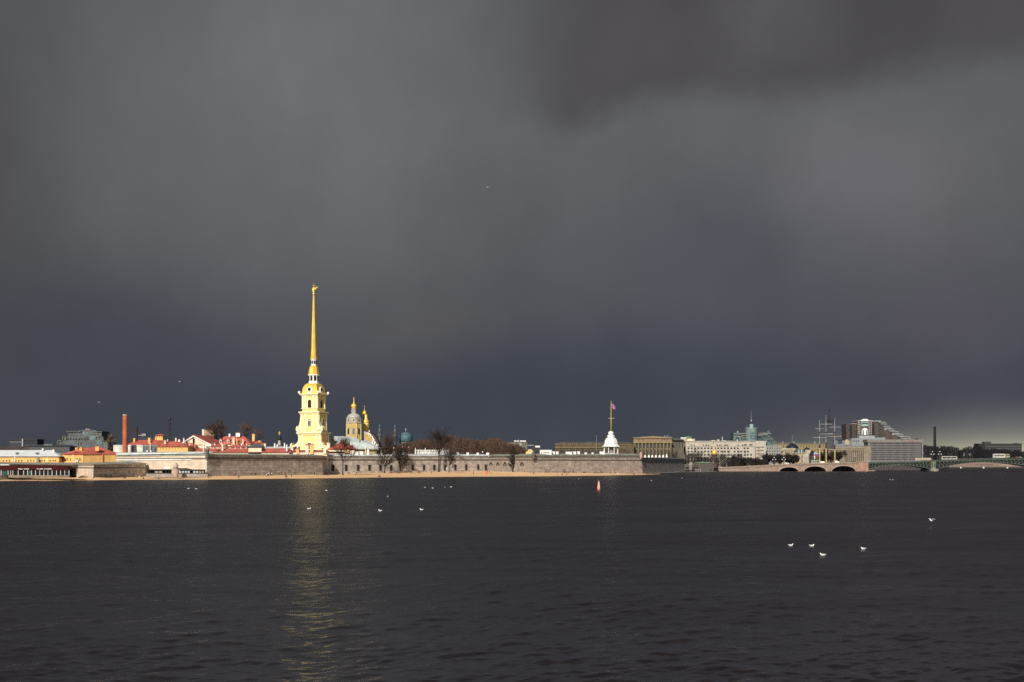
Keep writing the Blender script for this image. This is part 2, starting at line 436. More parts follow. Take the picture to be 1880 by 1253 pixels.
# open river: a fan of real waves, finest near this bank, inside a flat far sheet
def river():
    D0, D1, U, NR, NC = 24.0, 560.0, 0.62, 800, 1400
    inv = np.linspace(1 / D0, 1 / D1, NR); Dr = 1 / inv
    u = np.linspace(-U, U, NC)
    Xg = (Dr[:, None] * u[None, :]); Yg = np.repeat(Dr[:, None], NC, 1)
    dy = np.gradient(Dr); dx = Dr * (2 * U / NC); 
    rng = np.random.default_rng(9); H = np.zeros_like(Xg); res = np.full(NR, 0.020 ** 2)
    octs = ((0.3, 0.7, 0.066), (0.7, 1.4, 0.074), (1.4, 2.8, 0.062), (2.8, 5.6, 0.032), (5.6, 14.0, 0.011))
    gust = np.zeros_like(Xg)
    for lx, ly, a in ((37, 19, .5), (90, 33, .6), (13, 8, .35)):
        for _ in range(3):
            th = rng.uniform(0, 6.28, 2); gust += a / 1.7 * np.sin(Xg / lx * 6.283 / 3 * rng.uniform(.6, 1.4) + th[0]) * np.sin(Yg / ly * 6.283 / 3 * rng.uniform(.6, 1.4) + th[1])
    gust = np.clip(1 + 0.45 * gust, 0.45, 1.6)
    for l0, l1, sl in octs:
        n = 26
        for i in range(n):
            lam = l0 * (l1 / l0) ** rng.random(); k = 2 * np.pi / lam; th = np.pi / 2 + 0.35 + rng.normal(0, 0.62); kx, ky = k * np.cos(th), k * np.sin(th)
            lim = 1.5 * np.maximum(abs(ky) * dy, abs(kx) * dx) / (2 * np.pi)      # fade what the rows cannot carry
            f = np.clip((0.75 - lim) / 0.35, 0, 1); amp = sl * math.sqrt(2.0 / n) / k
            H += (amp * f)[:, None] * np.sin(kx * Xg + ky * Yg + rng.uniform(0, 6.283)); res += (1 - f ** 2) * sl ** 2 / n
    edge = np.minimum(1, np.minimum(np.arange(NR)[:, None], NR - 1 - np.arange(NR)[:, None]) / 14.0) * np.minimum(1, np.minimum(np.arange(NC)[None, :], NC - 1 - np.arange(NC)[None, :]) / 10.0)
    H = H * gust * edge
    rough = np.sqrt(np.sqrt(2.0 * res / 2))
    V = np.stack([Xg, Yg, H], -1).reshape(-1, 3)
    q = np.arange(NR * NC).reshape(NR, NC); Q = np.stack([q[:-1, :-1], q[:-1, 1:], q[1:, 1:], q[1:, :-1]], -1).reshape(-1, 4)
    R = np.repeat(rough, NC)
    n0 = len(V); far = np.array([[-9000, -300, 0], [9000, -300, 0], [9000, D1, 0], [9000, 14000, 0], [-9000, 14000, 0], [-9000, D1, 0]], float)
    V = np.vstack([V, far]); R = np.append(R, [rough[0], rough[0], rough[-1], rough[-1], rough[-1], rough[-1]])
    a, b, c_, d = 0, NC - 1, NR * NC - 1, (NR - 1) * NC
    extra = [[n0, n0 + 1, b, a], [n0 + 1, n0 + 2, c_, b], [n0 + 5, n0, a, d], [d, c_, n0 + 2, n0 + 5], [n0 + 5, n0 + 2, n0 + 3, n0 + 4]]
    Q = np.vstack([Q, np.array(extra)])
    me = bpy.data.meshes.new('water'); me.vertices.add(len(V)); me.vertices.foreach_set('co', V.astype(np.float32).ravel())
    me.loops.add(Q.size); me.loops.foreach_set('vertex_index', Q.astype(np.int32).ravel()); me.polygons.add(len(Q)); me.polygons.foreach_set('loop_start', np.arange(0, Q.size, 4, dtype=np.int32)); me.update(calc_edges=True); me.validate()
    me.attributes.new('ripple', 'FLOAT', 'POINT').data.foreach_set('value', R.astype(np.float32)); me.shade_smooth(); me.materials.append(water_material())
    o = bpy.data.objects.new('water', me); COL.objects.link(o); sett(o, 'dark rippled river under storm light', 'river', None, 'structure')


river()

SOIL = mat('soil', (0.045, 0.04, 0.03), 0.95, scale=0.05)
gp = [(-900, 640), (X(-60, 700), 690), (X(172, 640), 650), (X(268, 720), 725), (X(380, 690), 690), (X(590, 800), 800), (X(605, 860), 860), (X(895, 1000), 1000), (X(978, 855), 855),
      (X(1178, 950), 950), (X(1255, 1110), 1110), (X(1312, 1270), 1270), (X(1594, 1272), 1272), (X(1600, 1420), 1420), (X(1715, 1600), 1600), (X(1742, 1950), 1950), (X(1960, 1980), 1980), (2600, 2000), (9000, 2600), (9000, 14000), (-9000, 14000), (-9000, 640)]
n_ = len(gp)
structure('ground', SOIL, [(x, y, GZ) for x, y in gp] + [(x, y, -1.5) for x, y in gp], [tuple(range(n_))] + [(i + n_, (i + 1) % n_ + n_, (i + 1) % n_, i) for i in range(n_)], 'flat city ground behind the walls and embankments', 'ground')

# the plan of the fortress walls: (column, distance, top row, foot row)
spL = [(196, 722, 835.5, 873), (380, 654, 832.5, 875.5), (590, 770, 834.6, 872), (600.5, 846, 836.4, 870)]
spC = [(600, 838, 837.5, 870), (896, 980, 837.2, 865.8)]
spN = [(896, 978, 837.2, 866), (978, 829, 836.6, 868), (1178, 928, 836.2, 870.2)]
spR = [(1178, 929, 839.4, 870.4), (1256, 1105, 841.6, 867.4)]
spV = [(-80, 570, 849.5, 878), (143, 655, 851.5, 875.8), (172, 612, 850.8, 876.6), (268, 690, 848.8, 874.6)]


def along(spec, px):
    for a, b in zip(spec, spec[1:]):
        if a[0] <= px <= b[0] or b is spec[-1]:
            # the point of the straight wall seen at column px
            k = (px - CX) / F; ax, ay, bx, by = X(a[0], a[1]), a[1], X(b[0], b[1]), b[1]
            s_ = (k * ay - ax) / ((bx - ax) - k * (by - ay))
            d = Vector((bx - ax, by - ay)); return ax + d.x * s_, ay + d.y * s_, math.atan2(d.y, d.x)


# beach: waterline rows and top rows along the wall feet, by column
WL = [(-250, 884.5), (0, 883.5), (100, 883), (200, 882), (300, 881.5), (380, 881), (500, 880), (600, 879), (700, 877.5), (800, 876.5), (900, 875.8), (1000, 875), (1100, 874), (1200, 872), (1212, 871.2)]
TOP = [(-250, 876.5, 640), (0, 876, 640), (140, 876.5, 640)]
for sp_, x0, x1, y0, y1, off in ((spV[1:3], 146, 171, 876.2, 876.5, 2.2), (spV[2:], 173, 266, 876.5, 875, 2.2), (spL[:2], 270, 378, 875, 875, 9), (spL[1:3], 382, 588, 875, 871.5, 2.2), (spC, 604, 894, 869.8, 865.6, 2.2), (spN[:2], 898, 976, 865.6, 867.8, 2.2), (spN[1:], 980, 1176, 867.8, 870.2, 2.2)):
    for i_ in range(9):
        x_ = x0 + (x1 - x0) * i_ / 8; TOP.append((x_, y0 + (y1 - y0) * i_ / 8, along(sp_, x_)[1] - off))
TOP += [(1180, 870.2, 926), (1212, 869.9, 1000)]
def lerp_tab(tab, x, k=1):
    for a, b in zip(tab, tab[1:]):
        if x <= b[0] or b is tab[-1]:
            f = max(0.0, min(1.0, (x - a[0]) / (b[0] - a[0]))); return a[k] + f * (b[k] - a[k])
    return tab[-1][k]
def beach_line(px):
    Dw = CH * F / (lerp_tab(WL, px) - HY)
    yt, Dt = lerp_tab(TOP, px, 1), lerp_tab(TOP, px, 2)
    return Dw, max(Dt, Dw + 4), max(0.15, CH - (yt - HY) / F * max(Dt, Dw + 4))
def on_beach(px, py):
    """distance and height of the beach point seen at px, py"""
    Dw, Dt, zt = beach_line(px); s_ = zt / (Dt - Dw); k = (py - HY) / F
    D = (CH + s_ * Dw) / (s_ + k)
    D = max(Dw + 1, min(Dt - 0.6, D))
    return D, (D - Dw) * s_
vs = []; fs = []
cols = list(range(-250, 1213, 17)); rows = 8
rb = random.Random(5)
for i, px in enumerate(cols):
    Dw, Dt, zt = beach_line(px); Dw += rb.uniform(-5, 3)
    for j in range(rows + 1):
        u = j / rows; D = Dw - 6 + (Dt + 5 - Dw + 6) * u
        z = (D - Dw) / (Dt - Dw) * zt + (rb.uniform(-0.05, 0.05) if 0 < j < rows else 0)
        vs.append((X(px, D), D, z))
    if i:
        a = (i - 1) * (rows + 1); b = i * (rows + 1)
        fs += [(a + j, b + j, b + j + 1, a + j + 1) for j in range(rows)]
SAND = mat('sand', (0.80, 0.51, 0.27), 0.95, var=0.10, scale=0.12, spec=0.1)
_t = NT(SAND.node_tree); _p = [n for n in SAND.node_tree.nodes if n.type == 'BSDF_PRINCIPLED'][0]; _c = _p.inputs['Base Color'].links[0].from_socket
_g = _t.n('ShaderNodeNewGeometry'); _s = _t.n('ShaderNodeSeparateXYZ'); _t.L(_g.outputs['Position'], _s.inputs[0]); _n = _t.n('ShaderNodeTexNoise'); _n.inputs['Scale'].default_value = 0.25; _n.inputs['Detail'].default_value = 4.0; _t.L(_g.outputs['Position'], _n.inputs['Vector'])
_t.L(_t.mix(_t.sstep(_t.m('ADD', _s.outputs[2], _t.m('MULTIPLY', _n.outputs['Fac'], 0.22)), 0.10, 0.36), (0.30, 0.18, 0.10), _c), _p.inputs['Base Color'])      # wet sand near the waterline
bo = structure('beach', SAND, vs, fs, 'orange sand beach at the foot of the fortress walls', 'beach'); bo.data.shade_smooth()
QUAY = mat('quay_stone', (0.26, 0.235, 0.215), 0.85)
q = [(1186, 930), (1212, 985), (1258, 1105), (1312, 1185)]
vs = []
for px, D in q:
    vs += [(X(px, D), D - 14, -0.8), (X(px, D), D - 14, 0.55), (X(px, D), D + 16, 0.62)]
fs = []
for i in range(3):
    a = i * 3; fs += [(a, a + 3, a + 4, a + 1), (a + 1, a + 4, a + 5, a + 2)]
structure('quay', QUAY, vs, fs, 'low grey stone quay below the dark end of the wall', 'quay')


# ================================================================== FORTRESS WALLS
def normals(pts):
    ns = []
    for i in range(len(pts)):
        acc = Vector((0, 0))
        for j in (i - 1, i):
            if 0 <= j < len(pts) - 1:
                d = Vector((pts[j + 1][0] - pts[j][0], pts[j + 1][1] - pts[j][1])).normalized(); acc += Vector((d.y, -d.x))
        acc.normalize(); k = 1.0
        if 0 < i < len(pts) - 1:
            d = Vector((pts[i + 1][0] - pts[i][0], pts[i + 1][1] - pts[i][1])).normalized(); k = 1 / max(0.45, acc.dot(Vector((d.y, -d.x))))
        ns.append(acc * k)
    return ns


def strip(T, pts, zb, zt, ob, ot, back=5.0, rise=0.0):
    """wall ribbon along world points pts: bottom / top heights, outward offsets of its foot and top, depth behind"""
    b = MB(); ns = normals(pts); o = Vector((X(T.px, T.D), T.D)); u = 0.0; uv = []
    for i, (p, n) in enumerate(zip(pts, ns)):
        if i: u += (Vector(p[:2]) - Vector(pts[i - 1][:2])).length
        q = Vector(p[:2]) - o
        f0 = q + n * ob; f1 = q + n * ot; bk = q - n * back
        b.v += [(f0.x, f0.y, zb[i] - T.z0), (f1.x, f1.y, zt[i] - T.z0), (bk.x, bk.y, zt[i] + rise - T.z0), (bk.x, bk.y, zb[i] - T.z0)]
        uv += [(u, zb[i], 0), (u, zt[i], 0), (u, zt[i] + back, 0), (u, zb[i] - back, 0)]
        if i:
            a = 4 * (i - 1); c = 4 * i
            b.f += [(a, c, c + 1, a + 1), (a + 1, c + 1, c + 2, a + 2), (a + 2, c + 2, c + 3, a + 3), (a + 3, c + 3, c, a)]
    e = 4 * (len(pts) - 1)
    b.f += [(0, 1, 2, 3), (e + 3, e + 2, e + 1, e)]
    b.uv = uv
    return b


def wallpts(spec):   # (px, D, top row, bottom row) -> world line, top heights, bottom heights
    return [(X(p, D), D) for p, D, *_ in spec], [Z(t, D) for p, D, t, b in spec], [Z(b, D) for p, D, t, b in spec]


def fort(name, label, spec, body, coping, cop_h, cordon_row=None, ledge=None, group=None, batter=1.2, z0=1.0, foot=-0.8):
    px, D = spec[len(spec) // 2][0], spec[len(spec) // 2][1]
    T = Th(name, label, 'wall' if 'curtain' in name else 'bastion', px, D, z0, 0, group)
    pts, zt, zb = wallpts(spec)
    T.part('wall', body, strip(T, pts, [z + foot for z in zb], [z - cop_h for z in zt], batter, 0, 7.0))
    T.part('coping', coping, strip(T, pts, [z - cop_h for z in zt], [z - cop_h * 0.55 for z in zt], 0.5, 0.65, 7.2, cop_h * 0.55))
    if cordon_row is not None:
        zc = [Z(r, s_[1]) for r, s_ in zip(cordon_row, spec)]
        T.part('cordon', CORDON, strip(T, pts, [z - 0.32 for z in zc], [z + 0.32 for z in zc], 0.55, 0.55, 0.5))
    return T, pts, zt, zb


def turret(T, px, D, ytop, ybot, r, body, roofm, dome=True, finial=True):
    """little round sentry box corbelled on a corner; a part of its wall"""
    o = (X(px, D) - X(T.px, T.D), D - T.D)
    zt, zb = Z(ytop, D) - T.z0, Z(ybot, D) - T.z0; h = zt - zb
    def ring(prof):
        b = MB(); vs = []; n = 12
        for rr, z in prof:
            vs += [(o[0] + rr * math.cos(2 * math.pi * i / n), o[1] + rr * math.sin(2 * math.pi * i / n), z) for i in range(n)]
        fs = [(j * n + i, j * n + (i + 1) % n, (j + 1) * n + (i + 1) % n, (j + 1) * n + i) for j in range(len(prof) - 1) for i in range(n)]
        b.add(vs, fs + [tuple(range(n - 1, -1, -1)), tuple((len(prof) - 1) * n + i for i in range(n))]); return b
    k = T.part('sentry_turret', body, ring([(r * 0.35, zb - h * 0.35), (r * 0.95, zb), (r, zb + h * 0.05), (r * 0.92, zb + h * 0.1), (r * 0.92, zb + h * 0.68), (r * 1.08, zb + h * 0.72), (r * 1.08, zb + h * 0.77)]))
    T.part('turret_roof', roofm, ring([(r * 1.0, zb + h * 0.77), (r * 0.9, zb + h * 0.86), (r * 0.6, zb + h * 0.95), (0.12, zb + h), (0.10, zb + h * 1.25)]), parent=k)


# ---- Bastion on the left
TL, pts, zt, zb = fort('left_bastion', 'big granite bastion on the left, sunlit west side, dull south side under a zinc coping', spL, GRANITE, COPING_G, 1.15, [842.8, 842.2, 843.0, 844.2])
TL.o.name = 'granite_bastion'
pl = pts[:2]
TL.part('sunlit_overlay', GRANITE_SUNLIT, strip(TL, pl, [z - 0.8 for z in zb[:2]], [z - 1.2 for z in zt[:2]], 1.24, 0.04, 0.02))  # thin overlay in the paler granite, painting this face as sunlit
# white roof strip and white ledge on the sunlit side (ledge stops short of the corner)
TL.part('roof_strip', COPING_W, strip(TL, [pl[0], (X(374, 658), 658)], [zt[0] - 0.1, zt[1] - 0.1], [zt[0] + 0.75, zt[1] + 0.45], 0.95, 0.4, 6, 0.7))
sx = along(spL, 352)
TL.part('ledge', COPING_W, strip(TL, [pl[0], sx[:2]], [Z(845.8, 722), Z(845.6, sx[1])], [Z(843.2, 722), Z(843.2, sx[1])], 0.9, 0.55, 0.3))
turret(TL, 380.5, 653.2, 821.5, 839.5, 1.15, CORDON, COPING_GR)
GRANITE_LIT = GRANITE
# ---- curtain wall between the bastions
TC, pts, zt, zb = fort('curtain_wall', 'long granite curtain wall with slit windows between the two bastions behind the beach trees', spC, GRANITE, COPING_W, 0.9, [844.6, 844.6])
TC.part('roof_strip', COPING_W, strip(TC, pts, [z - 0.05 for z in zt], [z + 0.55 for z in zt], 0.9, 0.2, 6, 0.9))
for i, (px, ya, yb) in enumerate([(609.5, 854.5, 865), (633.5, 854.5, 865), (655.5, 854.5, 864.5), (676.5, 854.5, 864.5), (696.5, 855, 864.5), (716, 855, 864.5), (756, 854.5, 864), (776.5, 854.5, 864), (795.5, 854.5, 864), (815, 854.5, 864), (834, 854, 864), (854, 854, 864), (876, 854, 863.5), (890, 854, 863.5)]):
    x, y, a = along(spC, px); k = y / F
    b = MB(); w = 2.6 * k / max(0.4, math.cos(a)) / 2; h = (yb - ya) * k
    b.mbox(-w, w, -1.15, 0.3, 0, h)
    o = b.obj('slit_window', DARK, TC.o); o.location = (x - X(TC.px, TC.D), y - TC.D, Z(yb, y) - TC.z0); o.rotation_euler = (0, 0, a)
    f = MB(); f.mbox(-w - 0.35, -w, -1.22, 0.2, -0.1, h + 0.3); f.mbox(w, w + 0.35, -1.22, 0.2, -0.1, h + 0.3); f.mbox(-w - 0.35, w + 0.35, -1.24, 0.2, h, h + 0.4)
    f.obj('frame', CORDON, o)
# ---- bastion with the flag tower
TN, pts, zt, zb = fort('flag_bastion', 'granite bastion carrying the white flag tower, pointed windows in its left side', spN, GRANITE_PINK, COPING_GR, 1.3, [844.4, 844.6, 845.4])
TN.o.name = 'granite_bastion.001'
TN.part('roof_strip', COPING_GR, strip(TN, pts, [z - 0.2 for z in zt], [z + 0.45 for z in zt], 0.6, 0.1, 6, 0.9))
for px in (902.5, 915.3, 928.2, 959.3):
    x, y, a = along(spN[:2], px); k = y / F
    w = 7.2 * k / max(0.22, math.cos(a)); h = 9.2 * k
    def arr(w, h, d0, d1):
        b = MB(); n = 9; pp = [(-w / 2, 0), (w / 2, 0)]
        for i in range(n + 1):
            u = 1 - 2 * i / n; pp.append((w / 2 * u, h * (0.45 + 0.55 * (1 - abs(u) ** 1.4))))
        vs = [(x_, d0, z_) for x_, z_ in pp] + [(x_, d1, z_) for x_, z_ in pp]; m_ = len(pp)
        b.add(vs, [tuple(range(m_)), tuple(range(2 * m_ - 1, m_ - 1, -1))] + [(i, i + m_, (i + 1) % m_ + m_, (i + 1) % m_) for i in range(m_)]); return b
    o = arr(w, h, -0.62, 0.3).obj('pointed_window', DARK, TN.o); o.location = (x - X(TN.px, TN.D), y - TN.D, Z(857.3, y) - TN.z0); o.rotation_euler = (0, 0, a)
    g_ = MB(); g_.mbox(-w * 0.28, w * 0.28, -0.66, -0.6, h * 0.05, h * 0.62); g_.obj('pane', mat('dusty_glass', (0.16, 0.15, 0.14), 0.4), o)
    arr(w * 1.28, h * 1.12, -0.56, 0.2).obj('frame', mat('sandstone', (0.42, 0.34, 0.25)), o)
turret(TN, 979.5, 827, 829.5, 841, 1.2, CORDON, CORDON, finial=False)
turret(TN, 1177, 925, 830.5, 840.0, 1.25, mat('pink_stone', (0.40, 0.27, 0.23)), mat('pink_stone', ()), finial=False)
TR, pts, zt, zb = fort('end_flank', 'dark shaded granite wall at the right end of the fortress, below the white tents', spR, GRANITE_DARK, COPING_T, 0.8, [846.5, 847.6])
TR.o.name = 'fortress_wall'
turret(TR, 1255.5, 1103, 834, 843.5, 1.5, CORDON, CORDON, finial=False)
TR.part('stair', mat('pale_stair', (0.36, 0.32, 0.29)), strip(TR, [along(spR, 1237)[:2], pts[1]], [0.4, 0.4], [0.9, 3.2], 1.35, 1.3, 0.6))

# ---- outer fort on the far left
TV = Th('outer_fort', 'low granite outer fort at the left edge with tan sloping top', 'fort', 172, 612, 1.0)
pts, zt, zb = wallpts(spV)
TV.part('wall', GRANITE, strip(TV, pts, [z - 0.8 for z in zb], [z - 1.0 for z in zt], 0.9, 0, 9))
TV.part('coping', COPING_T, strip(TV, pts, [z - 1.0 for z in zt], [z - 0.65 for z in zt], 0.55, 0.7, 9, 1.15))
TV.part('cordon', CORDON, strip(TV, pts, [Z(r, s_[1]) - .2 for r, s_ in zip((858, 858.6, 859.4, 859.2), spV)], [Z(r, s_[1]) + .2 for r, s_ in zip((858, 858.6, 859.4, 859.2), spV)], 0.75, 0.75, 0.5))

# ================================================================== SHORE PAVILIONS
_p2, _zt, _zb = pts[1:3], zt[1:3], zb[1:3]
TV.part('sunlit_overlay', GRANITE_SUNLIT, strip(TV, _p2, [z - .8 for z in _zb], [z - 1.05 for z in _zt], 0.94, 0.04, 0.02))  # sunlight painted on the lit fort face by a paler overlay
T = Th('beach_restaurant', 'long glass-walled beach restaurant with maroon roof and white sign lettering', 'restaurant', 60, 597, 1.25)
gm = mat('maroon_fascia', (0.045, 0.008, 0.008), 0.7, spec=0.08)
wp = mat('white_post', (0.62, 0.62, 0.60), 0.6)
T.part('back_wall', DARK, T.mb().box(-70, 128, 863, 877.5, 4.5, 9))
T.part('fascia', gm, T.mb().poly([(-70, 856.5), (17, 857), (17, 855.3), (80, 855.6), (118, 857), (129.5, 861.8), (129.5, 863.6), (-70, 863.6)], -0.6, 8))
T.part('roof', DARKRED, T.mb().poly([(-70, 856.3), (17, 856.8), (17, 855.1), (80, 855.4), (118, 856.8), (129.8, 861.5), (118, 856.2), (80, 854.6), (17, 854.4), (-70, 855.5)], 0.0, 8.5))
T.part('white_eave', WHITE, T.mb().box(-70, 17, 853.2, 855.0, 0, 7))
for x in [-58, -42, -22, 2.5, 15.3, 20, 24, 33.8, 43.8, 51, 58.4, 65.6, 73.4, 81, 88.4, 96, 104, 111.6, 119.3, 127]:
    T.part('post', wp, T.mb().box(x - 0.42, x + 0.42, 863.6, 873.0, -0.3, 0.1))
xs = [2.5, 15.3, 24, 33.8, 43.8, 51, 58.4, 65.6, 73.4, 81, 88.4, 96, 104, 111.6, 119.3, 127]
pg = [glass('cafe_glass', (0.010, 0.012, 0.014), 0.4, 0.08), glass('cafe_glass_teal', (0.03, 0.07, 0.07), 0.4, 0.1), glass('cafe_glass_dark', (0.006, 0.007, 0.009), 0.4, 0.08)]
for i, (a, b) in enumerate(zip(xs, xs[1:])):
    T.part('window', pg[1] if i in (0, 5) else pg[0 if i % 3 else 2], T.mb().box(a + 0.7, b - 0.7, 863.8, 872.8, 0.0, 0.06))
T.part('sill_wall', mat('pale_sill', (0.20, 0.15, 0.11)), T.mb().box(16, 128, 872.9, 877.5, -0.35, 0.2))
# the sign's own strokes, too small and soft in the photo to be read letter by letter
rl = random.Random(3)
for x0, x1 in ((34.5, 43), (45.5, 53.5), (69, 80.5), (82, 95.5)):
    b = T.mb(); x = x0
    while x < x1:
        w = rl.uniform(0.8, 1.4); hh = rl.choice((1.3, 1.7, 2.2))
        b.box(x, x + 0.36, 862.2, 862.2 - hh, -0.78, -0.6); b.box(x + 0.36, x + w, 862.2, 861.75, -0.78, -0.6)
        if rl.random() < .6: b.box(x + 0.36, x + w, 861.2, 860.8, -0.78, -0.6)
        if rl.random() < .5: b.box(x + w - .3, x + w, 862.2, 862.2 - hh * .8, -0.79, -0.61)
        x += w + 0.35
    T.part('lettering', WHITE, b)
# rope fence on the sand in front of it
T = Th('rope_fence', 'low post and rope fence on the sand in front of the maroon restaurant', 'fence', 84, 592, 0.75)
for x in range(36, 136, 12):
    T.part('post', BLACK, T.mb().box(x - 0.22, x + 0.22, 878.4, 875.4, -0.05, 0.08))
T.part('rope', mat('rope', (0.12, 0.09, 0.06)), T.mb().box(36, 132, 876.0, 875.75, -0.02, 0.04))
# round domed stone tower under the bastion
T = Th('stone_turret', 'round stone turret with domed top standing in front of the sunlit bastion wall', 'turret', 322.8, 632, 1.2)
T.part('drum', mat('turret_stone', (0.44, 0.34, 0.27)), T.mb().lathe(322.8, [(4.9, 876.5), (4.6, 870), (4.5, 860.2)], 20), True)
T.part('cordon', CORDON, T.mb().lathe(322.8, [(4.9, 860.5), (4.9, 859.7)], 20))
T.part('dome', mat('turret_stone', ()), T.mb().lathe(322.8, [(4.5, 859.7), (4.45, 857.5), (4.1, 854.6), (3.2, 852), (1.8, 850.1), (0.4, 849.3), (0.3, 848.4)], 20), True)
# low terrace wall and two terrace shelters
T = Th('terrace_wall', 'low stone terrace wall at the foot of the sunlit bastion side', 'wall', 325, 640, 1.0)
T.solo(mat('terrace_stone', (0.27, 0.235, 0.20)), T.mb().box(268, 381, 870.2, 877, 0, 2.0))
for (x0, x1, lab, cols_) in ((268.5, 313, 'dark open terrace shelter left of the round stone turret', 6), (328, 375, 'terrace shelter with pale glazed panels right of the round stone turret', 9)):
    T = Th('terrace_shelter', lab, 'shelter', (x0 + x1) / 2, 646, 1.2, group='terrace shelters under the bastion')
    if x0 > 320: T.part('roof', BLACK, T.mb().poly([(x0, 860), (338, 859.8), (350, 862.2), (x1, 862.4), (x1, 863.2), (350, 863.2), (x0, 863.2)], -1, 4))
    else: T.part('roof', BLACK, T.mb().box(x0, x1, 862.2, 863.4, -1, 4))
    T.part('back_wall', mat('shelter_back', (0.03, 0.022, 0.02)), T.mb().box(x0, x1, 863.4, 870.5, 2, 2.4))
    T.part('counter', BLACK, T.mb().box(x0, x1, 868.6, 870.3, -0.6, 0.2))
    st = (x1 - x0) / cols_
    for i in range(cols_ + 1):
        T.part('post', BLACK, T.mb().box(x0 + i * st - 0.3, x0 + i * st + 0.3, 863.3, 870.3, -0.4, 0))
    for i in range(cols_):
        c = mat('shelter_panel_pale', (0.42, 0.46, 0.48), 0.4) if (x0 > 320 and i < 7) else mat('shelter_panel_tan', (0.30, 0.24, 0.16), 0.7)
        if x0 > 320 and i == 4 or (x0 < 320 and i not in (2, 3)): continue
        T.part('panel', c, T.mb().box(x0 + i * st + 0.5, x0 + (i + 1) * st - 0.5, 864.4, 868.6, 0.1, 0.2))
T = Th('notice_board', 'white notice board standing between the shelter roof and the round turret', 'sign', 307, 644, 1.2)
T.part('board', WHITE, T.mb().box(302.5, 311, 857.8, 861.2, -0.1, 0.1)); T.part('leg', BLACK, T.mb().box(303.5, 304, 861.2, 870, 0, 0.1)); T.part('leg', BLACK, T.mb().box(309.6, 310.1, 861.2, 870, 0, 0.1))
# ================================================================== CATHEDRAL AND BELL TOWER
T = Th('cathedral', 'yellow cathedral with gold spired bell tower, grey roofed nave and drum with gold onion dome', 'cathedral', 576, 770, GZ, -19.4)
K = T.m
# the tower's own frame: x right along the west front, y into the depth; all in metres; w = belfry width
def zr(row): return Z(row, 770) - T.z0
def tb(): return MB()
def mbx(b, x0, x1, y0, y1, r0, r1): return b.mbox(x0, x1, y0, y1, zr(max(r0, r1)), zr(min(r0, r1)))
W = 31 * K; HW = W / 2
HB = 45.5 * K / 2                                    # lower front half width
yF = -HW                                            # front plane of the tower
# stage bodies
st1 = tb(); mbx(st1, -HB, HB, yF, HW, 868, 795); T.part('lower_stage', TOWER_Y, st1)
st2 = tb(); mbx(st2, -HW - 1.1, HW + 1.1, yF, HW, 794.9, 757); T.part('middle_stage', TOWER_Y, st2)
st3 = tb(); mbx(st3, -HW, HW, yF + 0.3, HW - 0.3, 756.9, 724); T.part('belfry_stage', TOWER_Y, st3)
# cornices and bands, pilasters (pale trim)
for r, h, e, hw in ((795.6, 2.2, 1.1, HB), (799.0, 0.9, 0.6, HB), (757.6, 2.0, 1.0, HW + 1.1), (760.6, 0.9, 0.5, HW + 1.1), (724.6, 1.9, 1.3, HW), (727.0, 0.9, 0.6, HW), (751.0, 0.9, 0.5, HW)):
    c = tb(); mbx(c, -hw - e, hw + e, yF - e, HW + e, r + h / 2, r - h / 2); T.part('cornice', TOWER_W, c)
for (hw, r0, r1, xs) in ((HB, 868, 799.5, (-0.93, -0.62, 0.62, 0.93)), (HW + 1.1, 794.4, 761, (-0.88, -0.45, 0.45, 0.88)), (HW, 750.5, 727.5, (-0.88, -0.52, 0.52, 0.88))):
    for x in xs:
        b = tb(); mbx(b, hw * x - 0.62, hw * x + 0.62, yF - 0.35, yF + 0.5, r0, r1); T.part('pilaster', TOWER_W, b)
    for y in (-0.86, 0.86):
        b = tb(); mbx(b, hw - 0.4, hw + 0.35, HW * y - 0.6, HW * y + 0.6, r0, r1); T.part('pilaster', TOWER_W, b)
# volutes: big scroll buttresses beside the front, thick slabs
def scroll(sx, xin, xout, rtop, rbot, rr):
    b = tb(); pts = []
    n = 10
    for i in range(n + 1):
        u = i / n; pts.append((xin + (xout - xin) * (u ** 2.6), zr(rtop) + (zr(rbot - 6) - zr(rtop)) * (u ** 0.75)))
    cx_, cz_ = xout - rr * 0.6, zr(rbot) + rr
    for i in range(9):
        a = RAD(70 - i * 28); pts.append((cx_ + rr * math.cos(a), cz_ + rr * math.sin(a)))
    pts.append((xin, zr(rbot)))
    pts = [(x * sx, z) for x, z in pts]
    m_ = len(pts); d0, d1 = yF - 0.6, yF + 2.8
    b.add([(x, d0, z) for x, z in pts] + [(x, d1, z) for x, z in pts], [tuple(range(m_)), tuple(range(2 * m_ - 1, m_ - 1, -1))] + [(i, i + m_, (i + 1) % m_ + m_, (i + 1) % m_) for i in range(m_)])
    T.part('volute', TOWER_W, b)
for sx in (-1, 1):
    scroll(sx, HW + 1.0, HB + 0.9, 758, 794.4, 2.2)
    scroll(sx, HB - 0.2, HB + 5.2, 803, 826, 2.3)
    b = tb(); mbx(b, sx * (HB + 2.6) - 2.3, sx * (HB + 2.6) + 2.3, yF, yF + 4, 868, 826); T.part('buttress', TOWER_Y, b)
b = tb(); mbx(b, -HB - 5.2, HB + 5.2, yF - 0.5, yF + 1, 827.2, 825.8); T.part('cornice', TOWER_W, b)
def archm(w, h, d0, d1, pointed=False):
    b = MB(); n = 8; r = w / 2; pp = [(-r, 0), (r, 0)] + [(r * math.cos(math.pi * i / n), h - r + r * math.sin(math.pi * i / n)) for i in range(n + 1)]
    m_ = len(pp); b.add([(x, d0, z) for x, z in pp] + [(x, d1, z) for x, z in pp], [tuple(range(m_)), tuple(range(2 * m_ - 1, m_ - 1, -1))] + [(i, i + m_, (i + 1) % m_ + m_, (i + 1) % m_) for i in range(m_)]); return b
